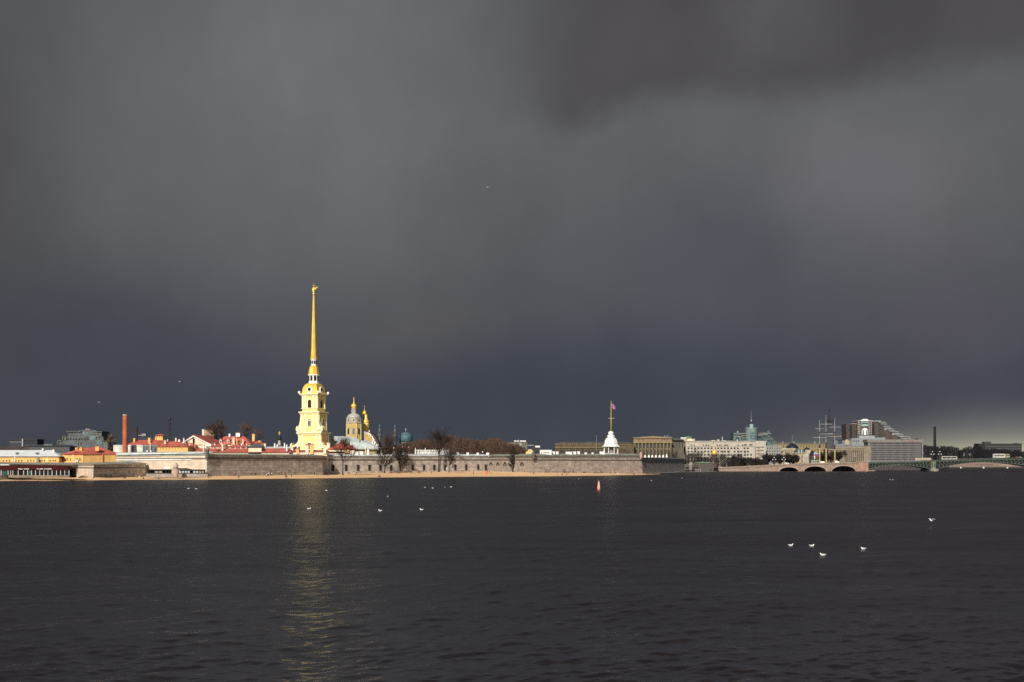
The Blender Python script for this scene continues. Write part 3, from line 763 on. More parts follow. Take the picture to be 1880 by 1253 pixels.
def arched(name, m, x, y, row, w, h, rz=0, frame=TOWER_W, fw=1.35, parent=None):
    o = archm(w, h, -0.12, 0.25).obj(name, m, T.o if parent is None else parent); o.location = (x, y, zr(row)); o.rotation_euler = (0, 0, RAD(rz))
    if frame: f = archm(w * fw, h * 1.12, -0.06, 0.2).obj('frame', frame, o); f.location = (0, 0, -0.15)
    return o
WG = mat('leaded_glass', (0.16, 0.145, 0.14), 0.35)
arched('window', WG, 0, yF - 0.3, 825, 2.9, 4.6)
arched('window', WG, 0, yF - 0.3, 782.5, 2.3, 4.7)
arched('window', WG, HW + 1.35, 0, 782.5, 2.1, 4.7, 90)
arched('bell_opening', DARK, 0, yF - 0.02, 749.5, 2.5, 5.2)
arched('bell_opening', DARK, HW + 0.02, 0, 749.5, 2.4, 5.2, 90)
mb_ = mat('yellow_moulding', (0.74, 0.60, 0.26), 0.8)
for row, hh in ((813.5, 2.4), (773, 2.0), (733, 1.7)):
    b = tb(); b.mbox(-2.6, 2.6, yF - 0.5 if row > 760 else yF - 0.1, yF + 0.5, zr(row), zr(row) + 0.5); T.part('moulding', TOWER_W, b)
# urns at the belfry corners
for sx, sy in ((-1, -1), (1, -1), (1, 1)):
    b = MB(); n = 10; prof = [(0.5, 724), (0.5, 723), (0.9, 722), (0.85, 720.6), (0.4, 719.6), (0.15, 719)]
    vs = [(sx * (HW + 1.4) + r * math.cos(2 * math.pi * i / n), sy * (HW + 1.2) + r * math.sin(2 * math.pi * i / n), zr(q)) for r, q in prof for i in range(n)]
    b.add(vs, [(j * n + i, j * n + (i + 1) % n, (j + 1) * n + (i + 1) % n, (j + 1) * n + i) for j in range(5) for i in range(n)]); T.part('urn', TOWER_P, b, True)
# square gilded dome with oculus dormers
def sqdome(prof, n=4):
    b = MB(); vs = [(sx * r, sy * r, zr(q)) for r, q in prof for sx, sy in ((-1, -1), (1, -1), (1, 1), (-1, 1))]
    m_ = len(prof); b.add(vs, [(j * 4 + i, j * 4 + (i + 1) % 4, (j + 1) * 4 + (i + 1) % 4, (j + 1) * 4 + i) for j in range(m_ - 1) for i in range(4)] + [(3, 2, 1, 0), tuple((m_ - 1) * 4 + i for i in range(4))]); return b
T.part('dome', GOLD, sqdome([(HW * 1.02, 723.6), (HW * 0.99, 720), (HW * 0.95, 715), (HW * 0.87, 711), (HW * 0.76, 707.6), (HW * 0.64, 705.4), (HW * 0.5, 704.2)]))
for (x, y, rz) in ((0, -HW * 0.98, 0), (HW * 0.98, 0, 90)):
    b = MB(); n = 16
    def disc(r, d0, d1):
        b = MB(); b.add([(r * math.cos(2 * math.pi * i / n), d0, r * math.sin(2 * math.pi * i / n)) for i in range(n)] + [(r * math.cos(2 * math.pi * i / n), d1, r * math.sin(2 * math.pi * i / n)) for i in range(n)], [tuple(range(n)), tuple(range(2 * n - 1, n - 1, -1))] + [(i, i + n, (i + 1) % n + n, (i + 1) % n) for i in range(n)]); return b
    o = disc(1.15, -0.55, 0.4).obj('oculus', DARK, T.o); o.location = (x, y, zr(716)); o.rotation_euler = (0, 0, RAD(rz))
    f = disc(1.75, -0.45, 2.0).obj('frame', TOWER_P, o); f2 = MB(); f2.mbox(-1.75, 1.75, -0.42, 2.0, -2.2, 0); f2.obj('frame', TOWER_P, o)
def octo(prof, n=8, ph=math.pi / 8, x=0.0, y=0.0):
    b = MB(); vs = [(x + r * math.cos(ph + 2 * math.pi * i / n), y + r * math.sin(ph + 2 * math.pi * i / n), zr(q)) for r, q in prof for i in range(n)]
    m_ = len(prof); b.add(vs, [(j * n + i, j * n + (i + 1) % n, (j + 1) * n + (i + 1) % n, (j + 1) * n + i) for j in range(m_ - 1) for i in range(n)] + [tuple(range(n - 1, -1, -1)), tuple((m_ - 1) * n + i for i in range(n))]); return b
k = K
T.part('lantern', TOWER_P, octo([(9.9 * k, 705), (9.9 * k, 703.6), (9.2 * k, 703.4), (9.2 * k, 690.6), (10.6 * k, 690), (10.6 * k, 688.2)]))
for i in range(8):
    a = math.pi / 4 * i - math.pi / 2; R = 9.2 * k * math.cos(math.pi / 8)
    arched('opening', DARK, R * math.cos(a), R * math.sin(a), 700, 1.6, 3.5, math.degrees(a) + 90, frame=None)
T.part('upper_dome', GOLD, octo([(10.4 * k, 688.2), (9.7 * k, 685), (9.2 * k, 681), (8.6 * k, 677.5), (7.6 * k, 674.6), (6.4 * k, 672.6), (5.6 * k, 671.8)]))
T.part('upper_lantern', TOWER_P, octo([(5.2 * k, 672), (5.0 * k, 671), (5.0 * k, 661.4), (6.0 * k, 660.8), (6.0 * k, 659.6)]))
for i in range(8):
    a = math.pi / 4 * i - math.pi / 2; R = 5.0 * k * math.cos(math.pi / 8)
    arched('opening', DARK, R * math.cos(a), R * math.sin(a), 668.6, 0.95, 2.2, math.degrees(a) + 90, frame=None)
T.part('spire', GOLD, octo([(6.6 * k, 659.7), (6.5 * k, 658.4), (5.6 * k, 657.6), (4.6 * k, 635), (3.5 * k, 600), (2.4 * k, 565), (1.45 * k, 543), (1.4 * k, 542)]))
ang = T.part('angel_weathervane', GOLD, octo([(0.6 * k, 542.2), (1.7 * k, 541.6), (2.2 * k, 540.2), (2.0 * k, 538.8), (0.8 * k, 537.8), (0.7 * k, 536)], 12, 0))
b = MB(); u = 1.0
# angel: leaning body, raised wing, holding the cross
b.tube((0.0, 0, zr(537)), (-0.5, 0, zr(532)), 0.55, 0.8, 8); b.tube((-0.5, 0, zr(532)), (0.2, 0, zr(528.5)), 0.8, 0.45, 8); b.tube((0.2, 0, zr(528.6)), (0.35, 0, zr(527.2)), 0.38, 0.3, 8)
b.obj('angel', GOLD, ang)
for s_ in (-0.35, 0.35):
    b = MB(); pts = [(0.1, 531.5), (2.6, 527.2), (2.9, 528.2), (2.2, 530.4), (0.9, 533.2)]
    b.add([(x, s_, zr(r)) for x, r in pts] + [(x, s_ * 1.6, zr(r)) for x, r in pts], [(0, 1, 2, 3, 4), (9, 8, 7, 6, 5)] + [(i, i + 5, (i + 1) % 5 + 5, (i + 1) % 5) for i in range(5)]); b.obj('wing', GOLD, ang)
b = MB(); b.mbox(0.05, 0.4, -0.15, 0.15, zr(531), zr(520.4)); b.mbox(-0.95, 1.4, -0.14, 0.14, zr(525.3), zr(524.4)); b.obj('cross', mat('cross_bronze', (0.5, 0.32, 0.14), 0.4, 0.6), ang)
# small urn row / porch blocks at the base front
b = tb(); mbx(b, -HB - 8.8, -HB - 4, yF - 1, yF + 5, 868, 822); T.part('porch_wall', TOWER_W, b)

# ---- nave, drum and east end (placed by their own columns; unrotated pieces parented with the inverse turn)
inv = Matrix.Rotation(RAD(19.4), 4, 'Z')
def cpart(name, m, b, smooth=False, parent=None, at=(0, 0)):
    b.v = [tuple(inv @ Vector(v)) for v in b.v]
    return T.part(name, m, b, smooth, parent)
NB = T.mb
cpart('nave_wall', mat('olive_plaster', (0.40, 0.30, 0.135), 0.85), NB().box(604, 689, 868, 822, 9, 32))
cpart('nave_roof', ZINC, NB().poly([(600, 800.5), (637, 800.5), (655, 806.5), (655, 812), (640, 826), (600, 826)], 13, 28))
b = NB()
p = b.P
b.add([p(604, 815, 10), p(660, 815, 12), p(692, 822, 8), p(645, 822.5, 6), p(630, 808, 15), p(655, 807.5, 17), p(600, 808, 16), p(692, 822, 30), p(665, 808, 26)], [(3, 2, 5, 4), (2, 7, 8, 5), (0, 3, 4, 6)])
b.box(604, 692, 824.2, 822.2, 6.5, 32)
cpart('lower_roof', mat('pale_zinc', (0.52, 0.57, 0.55), 0.45), b)
cpart('cornice', mat('olive_trim', (0.50, 0.42, 0.26)), NB().box(640, 693, 826.2, 824.3, 7.4, 32))
# octagonal drum
DX = 642.5
def drumP(prof, n=8, ph=math.pi / 8 + 0.1):
    b = NB(); b.lathe(DX, prof, n, 19.0, ph); return b
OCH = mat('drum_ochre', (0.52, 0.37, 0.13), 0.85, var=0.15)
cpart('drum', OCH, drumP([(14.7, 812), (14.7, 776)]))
STW = mat('grey_white_trim', (0.37, 0.345, 0.275), 0.8)
cpart('drum_attic', STW, drumP([(15.6, 776), (15.6, 774.2), (14.9, 773.8), (14.9, 766.5), (15.4, 766), (15.2, 765)]))
cpart('drum_dome', mat('dome_zinc', (0.37, 0.39, 0.36), 0.45), drumP([(13.4, 765.6), (12.4, 762.5), (10.4, 760), (7.6, 758.2), (5.2, 757.4)], 16), True)
cpart('drum_lantern', STW, drumP([(5.0, 758), (4.6, 756.8), (4.4, 749.4), (5.2, 748.8), (5.2, 748.0)]))
on = cpart('onion_dome', GOLD, drumP([(3.9, 748.6), (3.8, 747), (4.6, 745.4), (5.3, 743.6), (5.2, 741.8), (4.0, 740), (2.0, 738.6), (1.1, 737), (0.7, 735), (0.5, 733.4)], 20), True)
b = NB(); b.lathe(DX, [(1.0, 733.6), (1.25, 732.6), (1.0, 731.6)], 10, 19); b.box(DX - .28, DX + .28, 731.6, 726, 18.8, 19.1); b.box(DX - 1.5, DX + 1.5, 729, 728.4, 18.8, 19.1)
b.v = [tuple(inv @ Vector(v)) for v in b.v]; b.obj('cross', mat('cross_bronze', ()), on)
# windows of the drum
for i in range(-1, 3):
    a = -math.pi / 2 + 0.1 + i * math.pi / 4 - math.pi / 4 * 0; R = 14.7 * K * math.cos(math.pi / 8)
    for nm, m_, row, w, h in (('window', WG if i == 0 else DARK, 796.5, 1.55, 3.9), ('attic_window', DARK, 771.8, 0.75, 1.0)):
        R2 = R + (0.05 if nm == 'window' else 0.1)
        v = inv @ Vector(((DX - T.px) * K + R2 * math.cos(a), 19 + R2 * math.sin(a), 0))
        arched(nm, m_, v.x, v.y, row, w, h, math.degrees(a) + 90 + 19.4, frame=STW if nm == 'window' else None, fw=1.6)
for i in range(8):
    a = math.pi / 8 + 0.1 + i * math.pi / 4; b = NB()
    b.lathe(DX + 14.4 * math.cos(a), [(1.0, 812), (1.0, 776.4)], 6, 19 + 14.4 * K * math.sin(a)); cpart('corner_pilaster', mat('drum_trim', (0.58, 0.47, 0.22)), b)
for i in range(8):
    a = 0.1 + i * math.pi / 4; b = NB(); b.box(DX + 4.35 * math.cos(a) - .45, DX + 4.35 * math.cos(a) + .45, 756, 750.6, 19 + 4.4 * K * math.sin(a) - .15, 19 + 4.4 * K * math.sin(a) + .15); cpart('lantern_window', GREY, b)
# gilded turret over the east end
EX = 660.5
def eastP(prof, n=8): b = NB(); b.lathe(EX, prof, n, 33.0, 0.3); return b
cpart('east_turret', GOLD, eastP([(6.6, 800), (6.2, 792), (5.5, 777), (5.0, 775.6)]))
cpart('turret_bulb', GOLD, eastP([(4.6, 776), (5.8, 774), (6.1, 771.6), (5.3, 769), (3.7, 767), (3.0, 765), (2.6, 760), (2.4, 757.6)], 16), True)
e_o = cpart('turret_onion', GOLD, NB().lathe(657.6, [(2.2, 758.4), (3.4, 756.8), (4.1, 755), (3.8, 753.4), (2.4, 751.8), (1.2, 750.4), (0.5, 748.6), (0.4, 747)], 16, 33.0), True)
b = NB(); b.lathe(657.6, [(0.8, 747.2), (1.0, 746.4), (0.8, 745.6)], 8, 33); b.box(657.35, 657.85, 745.6, 740, 32.9, 33.1); b.box(656.4, 658.8, 743, 742.5, 32.9, 33.1)
b.v = [tuple(inv @ Vector(v)) for v in b.v]; b.obj('cross', mat('cross_bronze', ()), e_o)
b = NB(); b.lathe(660.2, [(6.2, 776.6), (6.4, 775.8), (6.2, 775)], 8, 33); cpart('turret_cornice', TOWER_W, b)
# curved east pediment with its dark painted back and the white statues on its shoulder
ep = [(656, 812), (656, 792), (661, 790.5), (667, 792.6), (672, 796.5), (676, 800.5), (679, 805.5), (683, 811.5), (688, 820), (656, 820)]
cpart('east_pediment', mat('pediment_violet', (0.36, 0.34, 0.36), 0.8), NB().poly(ep, 22, 24))
cpart('pediment_panel', mat('pediment_ochre', (0.46, 0.31, 0.08), 0.85), NB().poly([(660, 797), (666, 796), (671, 800), (675, 806), (676, 810), (664, 806)], 21.6, 22.1))
cpart('east_roof', mat('purple_roof', (0.055, 0.024, 0.035), 0.5), NB().poly([(662, 791.5), (668, 788.5), (673, 791.5), (679, 797), (684, 804), (688, 813), (689, 820), (684, 820), (677, 803), (671, 797)], 24.1, 34))
cpart('gable_edge', TOWER_W, NB().poly([(668, 792.6), (672, 795), (677, 800.5), (680, 806), (684, 813), (682.4, 813.4), (678.8, 807), (675.6, 801.6), (671, 797), (667.6, 794.2)], 20.8, 24.5))
for sx_, r0, hh in ((671, 792, 3.6), (673.8, 800.5, 5), (677.6, 816, 8), (681, 818.5, 9.5), (684.5, 820.5, 6), (680, 809.5, 4), (687.2, 817, 1.6)):
    b = NB(); b.lathe(sx_, [(1.0, r0), (1.3, r0 - hh * .3), (1.15, r0 - hh * .55), (0.7, r0 - hh * .75), (0.75, r0 - hh * .88), (0.2, r0 - hh)], 8, 20.5); cpart('statue', TOWER_P, b, True)
for x0, r0, r1 in ((642, 821, 812), (668.8, 831, 820)):
    cpart('pipe', TOWER_W, NB().box(x0, x0 + 1.1, r0, r1, 5, 5.5))

S_ = 920 / 770
T.o.location = (X(576, 920), 920, GZ - (CH - GZ) * (S_ - 1)); T.o.scale = (S_, S_, S_)
# ================================================================== LEFT TOWN, roofs behind the bastion
def chim(T, x, y0, y1, w=2.2, m=CREAM, a=2.0, d=1.2, cap=True):
    o = T.part('chimney', m, T.mb().box(x - w / 2, x + w / 2, y0, y1, a, a + d))
    if cap: T.part('chimney_cap', m if m is not WHITE else STW, T.mb().box(x - w / 2 - 0.3, x + w / 2 + 0.3, y1, y1 - 0.5, a - 0.15, a + d + 0.15), parent=o)
    return o
# white roofed barrack at the left edge
T = Th('barrack', 'long yellow barrack with white metal roof and two dark roof vents at the left edge', 'barrack', 40, 700)
T.part('wall', YEL, T.mb().box(-70, 108, T.g, 838.6, 0, 14))
T.part('eave_wall', mat('brown_eave', (0.30, 0.19, 0.10)), T.mb().box(-70, 108, 840.8, 838.3, -0.15, 14.1))
T.part('roof', PALE_ROOF, T.mb().roof(-72, 112, 838.4, 826.6, 14, 10, 26, 0.7))
T.wins(mat('window_brown', (0.06, 0.03, 0.02)), [6.3, 12, 17.3, 29, 34.6, 40, 51.2, 56.6, 62, 77, 82, 92, 97.5, 101.5, -8, -20, -32], [847.6], 2.4, 2.6)
for x in (29, 66.3):
    o = T.part('roof_vent', DARK, T.mb().poly([(x - 2.2, 833), (x, 831), (x + 2.2, 833)], 0.2, 4)); T.part('vent_hood', PALE_ROOF, T.mb().poly([(x - 2.6, 833.1), (x, 830.5), (x + 2.6, 833.1)], 0.3, 4.2), parent=o)
for x, a, b_ in ((92, 832, 825.6), (72, 827, 823.6)): chim(T, x, a, b_, 3, WHITE, 5)
for x in (28, 74): T.part('drainpipe', WHITE, T.mb().box(x - .6, x + .6, 848, 838, -0.5, -0.1))
for x, w in ((86.5, 5), (23, 2)): T.part('pale_bay', mat('bay_yellow', (0.78, 0.60, 0.24)), T.mb().box(x - w / 2, x + w / 2, 849, 841, -0.3, 0.2))
T = Th('green_kiosk', 'narrow green kiosk in front of the yellow barrack wall', 'kiosk', 69.5, 685)
T.part('box', mat('kiosk_green', (0.22, 0.24, 0.10)), T.mb().box(67, 71.2, T.g, 840.5, 0, 1.5)); T.part('door', BLACK, T.mb().box(71.2, 73.2, T.g, 845, 0.1, 1.5)); T.part('roof', mat('kiosk_green', ()), T.mb().box(66.6, 72, 840.5, 839.6, -0.2, 1.7))
# yellow hip roofed house
T = Th('hip_roof_house', 'yellow house with red hip roof and three chimneys left of the brick chimney stack', 'house', 152, 700, GZ, 0)
b = T.mb(); q = lambda x, y, d: b.P(x, y, d)
def prism3(T, pts, y0s, y1s):
    """walls over ground corners (column, depth m) between rows"""
    b = T.mb(); n = len(pts)
    b.add([b.P(x, r, d) for (x, d), r in zip(pts, y0s)] + [b.P(x, r, d) for (x, d), r in zip(pts, y1s)], [(i, (i + 1) % n, n + (i + 1) % n, n + i) for i in range(n)] + [tuple(range(n, 2 * n)), tuple(range(n - 1, -1, -1))]); return b
crn = [(104.5, 14), (152, 0), (205.5, 12), (160, 28)]
T.part('wall', YEL, prism3(T, [(104.5, 6), (152, 0), (205.5, 16), (165, 26)], [T.g] * 4, [835] * 4))
b = T.mb(); b.add([b.P(102, 835, 5.4), b.P(152, 834.6, -1), b.P(208, 834.8, 16.4), b.P(165, 834, 27), b.P(146, 821.5, 10), b.P(168, 820.5, 14)], [(0, 1, 4), (1, 2, 5, 4), (2, 3, 5), (3, 0, 4, 5), (0, 3, 2, 1)])
T.part('roof', RED_ROOF, b)
for x, y0, y1, w, a in ((134.5, 829, 822.5, 4.6, 5), (139.5, 825.6, 821.4, 3, 8), (143.4, 829.5, 823.5, 5, 4), (171.8, 828, 820.2, 7, 6)): chim(T, x, y0, y1, w, ORANGE, a)
o = T.part('dormer', RED_ROOF, T.mb().gable(130, 146, 829.6, 823.6, 6, 0.2, 3))
for i, x in enumerate((109, 112.5, 116.2, 120, 126, 137.6, 140.5, 144.5, 148)):
    T.part('window', mat('window_brown', ()), T.mb().box(x - .6, x + .6, 846.5, 841, 6 - (x - 104.5) / 47.5 * 6 - 0.25, 6.2 - (x - 104.5) / 47.5 * 6))
T.part('entrance', mat('entrance_white', (0.66, 0.55, 0.45)), T.mb().box(137.2, 143.4, 849, 844, 0.2, 2))
T.part('drainpipe', mat('pipe_red', (0.55, 0.25, 0.10)), T.mb().box(179.4, 180.6, 850, 835, 7.2, 8.2))
T.part('corner_pilaster', mat('bay_yellow', ()), T.mb().box(131, 133.4, T.g, 835.2, 2.1, 3.2)); T.part('corner_pilaster', mat('bay_yellow', ()), T.mb().box(203.6, 205.6, T.g, 835.2, 14.6, 15.6))
# brick chimney stack
T = Th('brick_chimney', 'tall round orange brick chimney stack rising behind the white-topped bastion wall', 'chimney', 229.8, 790)
b = T.mb().lathe(229.8, [(5.3, T.g), (4.9, 833), (4.2, 766), (4.2, 763.4)], 24); T.part('shaft', BRICKRED, b)
b = T.mb().lathe(229.8, [(4.5, 763.6), (4.6, 762.6), (4.4, 761.4), (3.4, 761.2)], 24); T.part('rim', mat('pale_brick', (0.42, 0.30, 0.22)), b)
# pale storehouse along the wall top
T = Th('storehouse', 'pale whitewashed storehouse with grey sheds between brick chimney and red roofs', 'storehouse', 250, 800)
T.part('wall', mat('whitewash', (0.62, 0.60, 0.54), var=0.22, scale=0.5), T.mb().box(208, 262, T.g, 819, 0, 10))
T.part('coping', PALE_ROOF, T.mb().box(207.6, 262.4, 819, 817.4, -0.4, 10.4))
T.part('grey_shed', mat('shed_grey', (0.12, 0.135, 0.14), var=0.2), T.mb().box(262, 290, T.g, 820, 0.5, 10)); T.part('shed_roof', STEEL, T.mb().box(261.8, 290.3, 820, 818.2, 0, 10.4))
T.part('dark_bay', mat('bay_grey', (0.17, 0.17, 0.17)), T.mb().box(239.6, 245.4, T.g, 819.1, -0.3, 0.3))
T.part('round_tank', mat('tank_white', (0.62, 0.60, 0.53), var=0.2), T.mb().lathe(253, [(8, T.g), (8, 820)], 20, 4, 0, 0.5), True)
for x in (222.4, 226.5): T.part('drainpipe', GREY, T.mb().box(x - .25, x + .25, 832, 819, -0.3, -0.1))
T.part('door', BLACK, T.mb().box(283.2, 285.5, 832, 824, 0.35, 0.6))
T.part('post', WHITE, T.mb().box(276, 277, 826, 813.5, -1, -0.6))
for x, y in ((271, 829), (277.5, 829)): T.part('vent', WHITE, T.mb().box(x - 1.1, x + 1.1, 832, y - 2, -1, 0))

def house(name, label, cat, D, x0, x1, ye, yr, dep=14, hl=0, hr=0, wall=CREAM, roof=RED_ROOF, wins=None, wy=None, ww=1.3, wh=2.0, gab=False, chims=(), wm=PANE, group=None, base=None):
    T = Th(name, label, cat, (x0 + x1) / 2, D, group=group)
    T.part('wall', wall, T.mb().box(x0 + 1, x1 - 1, T.g if base is None else base, ye, 0, dep))
    T.part('roof', roof, T.mb().gable(x0, x1, ye, yr, dep) if gab else T.mb().roof(x0, x1, ye, yr, dep, hl, hr))
    if wins: T.wins(wm, wins, wy, ww, wh)
    for c_ in chims: chim(T, *c_)
    return T
DW = mat('window_brown', ())
house('red_roof_house', 'red roofed house with two yellow chimneys behind the pale storehouse', 'house', 850, 232, 303, 817.5, 808.2, 16, 12, 4, CREAM, chims=((243, 813, 805.2, 3.4, ORANGE, 4), (272.2, 815, 804.6, 4, YEL, 2), (280.8, 808, 803.6, 2, ORANGE, 6)))
T = Th('watch_hut', 'small yellow cupola hut with red cap on the ridge of the red roofs', 'hut', 290, 900)
T.part('lower_roof', RED_ROOF, T.mb().roof(279, 304, 815, 808, 12, 4, 4)); T.part('lower_wall', CREAM, T.mb().box(280, 303, T.g, 815, 0, 12))
T.part('wall', YEL, T.mb().box(284, 297.5, 811, 799.5, 2, 7)); T.part('roof', RED_ROOF, T.mb().roof(282.6, 299, 799.6, 797, 9, 5, 5, 0.6, 1.5)); T.wins(DW, [287, 291.6, 295.6], [803.6], 1.2, 2.6, 1.9)
house('red_roof_house', 'low house with broad red pyramid roof over a sunlit yellow wall and white chimney', 'house', 790, 288, 346, 820.5, 811.8, 14, 22, 22, YEL, wins=[295, 300, 305.5, 311, 316, 322, 328, 334], wy=[824.8], wm=mat('window_ruddy', (0.20, 0.10, 0.06)), chims=((301.4, 815.5, 809, 3, CREAM, 2), (318, 811, 804.6, 2.4, CREAM, 6), (332, 812, 804.4, 1.8, WHITE, 7)))
house('red_roof_house', 'dark red roof with small white chimneys left of the big gable', 'house', 850, 303, 341, 816, 810, 12, 6, 6, CREAM, chims=((326.6, 811.5, 807.2, 3.0, WHITE, 3), (305.5, 811, 807.6, 1.4, CREAM, 3)))
T = Th('gabled_house', 'large house with wide cream gable and red roof in front of the big bare tree', 'house', 356, 830)
T.part('wall', CREAM, T.mb().box(338, 388, T.g, 817, 0, 26))
T.part('gable_wall', CREAM, T.mb().poly([(337, 813), (356, 801.2), (387, 816), (387, 818), (337, 818)], 0, 0.8))
b = T.mb(); b.add([b.P(355.5, 798.6, -1), b.P(388.5, 815.5, -1), b.P(394, 815.5, 30), b.P(366, 798.6, 30), b.P(336, 812, -1), b.P(342, 812, 30), b.P(355.5, 799.6, -1), b.P(388.5, 816.4, -1), b.P(336, 813, -1)], [(0, 1, 2, 3), (4, 0, 3, 5), (0, 6, 7, 1), (4, 8, 6, 0)])
T.part('roof', RED_ROOF, b)
T.part('gable_trim', WHITE, T.mb().poly([(335.6, 813.2), (355.5, 800), (388.5, 816.6), (388.5, 818.4), (355.5, 802.2), (335.6, 815.6)], -1.1, -0.2))
T.part('lower_roof', RED_ROOF, T.mb().poly([(338, 817.6), (348, 812.5), (362, 817), (362, 822), (338, 822)], -4, -1.2))
T.part('window', DW, T.mb().arch(356, 814, 3, 5, -0.2, 0.2))
T.part('entablature', WHITE, T.mb().box(378, 388.4, 820, 817, -1.4, 0.2))
T = Th('tower_block', 'square brownish block with dark flat top and white chimney above the gable roof', 'house', 383, 880)
T.part('wall', mat('brown_plaster', (0.34, 0.24, 0.17)), T.mb().box(375.5, 393, T.g, 789.4, 0, 9)); T.part('roof', BLACK, T.mb().box(374.8, 394, 789.4, 787.8, -0.4, 9.4)); T.part('chimney', CREAM, T.mb().box(371.4, 375.6, 806, 788.6, -0.6, 2)); T.part('chimney_base', WHITE, T.mb().box(370.8, 376, 801, 799.5, -0.8, 2.2))
T = house('red_roof_house', 'red roofed house with white dormers right of the big bare tree', 'house', 830, 402, 462, 816, 801, 16, 4, 18, CREAM, chims=((417.5, 802, 796.6, 3.2, WHITE, 6), (433.6, 802, 795.2, 7.4, WHITE, 5), (430, 821, 804, 4, CREAM, -2), (447, 822, 807.5, 2.6, CREAM, -2), (435.4, 819, 806, 2, ORANGE, -1)))
for x in (404.5, 418.5):
    o = T.part('dormer', WHITE, T.mb().box(x - 2, x + 2, 814.5, 807.4, 0.5, 5)); T.part('pane', PANE, T.mb().box(x - 1.1, x + 1.1, 813, 809, 0.4, 0.6), parent=o); T.part('roof', RED_ROOF, T.mb().gable(x - 2.6, x + 2.6, 807.4, 805.6, 5, 0.3, 0.5), parent=o)
house('red_roof_house', 'far red roof with tall yellow chimney right of the dormered house', 'house', 880, 450, 483, 815, 810, 12, 4, 8, CREAM, chims=((463, 810, 797.4, 4.6, YEL, 4), (474.6, 814, 809.6, 3, ORANGE, 3), (474, 816, 810, 5, ORANGE, 6)))
T = Th('lead_roof_house', 'low house with grey lead roof behind the long red roof', 'house', 467, 800)
T.part('wall', CREAM, T.mb().box(456, 480, T.g, 821.5, 0, 10)); T.part('roof', GREYROOF, T.mb().roof(454, 482, 821.5, 815.5, 10, 6, 6)); T.wins(WHITE, [459, 464, 470, 476], [823], 1.6, 1.6)
house('red_roof_house', 'small pink walled house with red roof low behind the big bare tree', 'house', 822, 386, 416, 820.5, 816, 10, 5, 5, PINKISH, wins=[390, 395, 401, 407, 412], wy=[824], wm=DW, ww=1.4, wh=2.0, chims=((392, 819, 814.6, 1.8, WHITE, 3), (404, 818, 814, 2.2, CREAM, 4)))
house('red_roof_house', 'small cream walled house with red roof right of the pink walled one', 'house', 818, 418, 455, 821.5, 816.6, 10, 5, 5, CREAM, wins=[422, 428, 434, 440, 446, 451], wy=[824.6], wm=DW, ww=1.4, wh=1.9, chims=((424, 820, 815, 2, ORANGE, 3), (441, 819, 814.6, 2.2, WHITE, 4), (451, 820, 815.4, 1.8, CREAM, 3)))
house('red_roof_house', 'small cream walled house with red roof under the foot of the cream gable', 'house', 815, 316, 352, 822, 817, 10, 6, 6, CREAM, wins=[320, 326, 332, 338, 344], wy=[825], wm=DW, ww=1.4, wh=1.9, chims=((324, 820, 815.6, 2, WHITE, 3), (346, 820.5, 815.6, 2, CREAM, 3)))
# long red roof right behind the bastion
T = Th('long_barrack', 'very long low barrack roof, plain red, running behind the whole dull bastion wall', 'barrack', 430, 800)
T.part('wall', CREAM, T.mb().box(296, 531, T.g, 831, 0, 14)); T.part('roof', RED_ROOF, T.mb().roof(292, 536, 831, 823.2, 14, 14, 10)); 
for i, x in enumerate(list(range(306, 404, 9)) + list(range(408, 486, 10))):
    T.part('ridge_vent', CREAM, T.mb().box(x - 0.9, x + 0.9, 824, 821.6, 6.3, 7.6))
for c_ in ((374.2, 829.5, 817, 2.2, CREAM, -1), (407, 829, 816, 3, CREAM, 2), (409.6, 822, 815.8, 1.8, CREAM, 4), (399.6, 829.5, 826.5, 4, BLACK, 1), (483.5, 829, 825, 2, DARKRED, 1), (526.8, 829, 816.8, 2.1, WHITE, -1)): chim(T, *c_)
# small pale houses towards the cathedral
T = house('pale_house', 'low pale house with flat white roofline and chimneys left of the cathedral', 'house', 860, 479, 535, 823.6, 820.4, 12, 3, 3, CREAM, PALE_ROOF, [486, 492, 499, 506, 513, 520], [829], 1.6, 2.4, chims=((502.6, 822, 814.4, 2, WHITE, 3), (507.4, 821, 816.5, 2, WHITE, 3), (520.8, 822, 813.8, 1.8, WHITE, 3), (484, 820, 815, 3.6, CREAM, 4)))
T = house('yellow_gatehouse', 'low yellow house with red roof edges and broad chimneys at the bell tower foot', 'house', 832, 533, 601, 829.6, 826.4, 9, 2, 2, CREAM, RED_ROOF, chims=((546.8, 834, 824.4, 5, YEL, -1), (564, 834, 816.8, 5.8, CREAM, -1), (572.6, 834, 816.6, 6.4, YEL, -1.3), (596.4, 834, 817.4, 5.2, CREAM, -1), (534.5, 830, 819.5, 4.5, CREAM, 3)))
for x, w in ((564, 6.4), (572.6, 7), (596.4, 6), (546.8, 5.6)): T.part('red_cap', RED_ROOF, T.mb().box(x - w / 2, x + w / 2, 817 if x > 550 else 824.6, 815.8 if x > 550 else 823.4, -1.6, 0.6))
T.part('side_house', PINKISH, T.mb().box(533, 545, 835, 820, 6, 12)); T.part('side_window', DW, T.mb().box(538, 542, 825, 819.8, 5.8, 6.1))
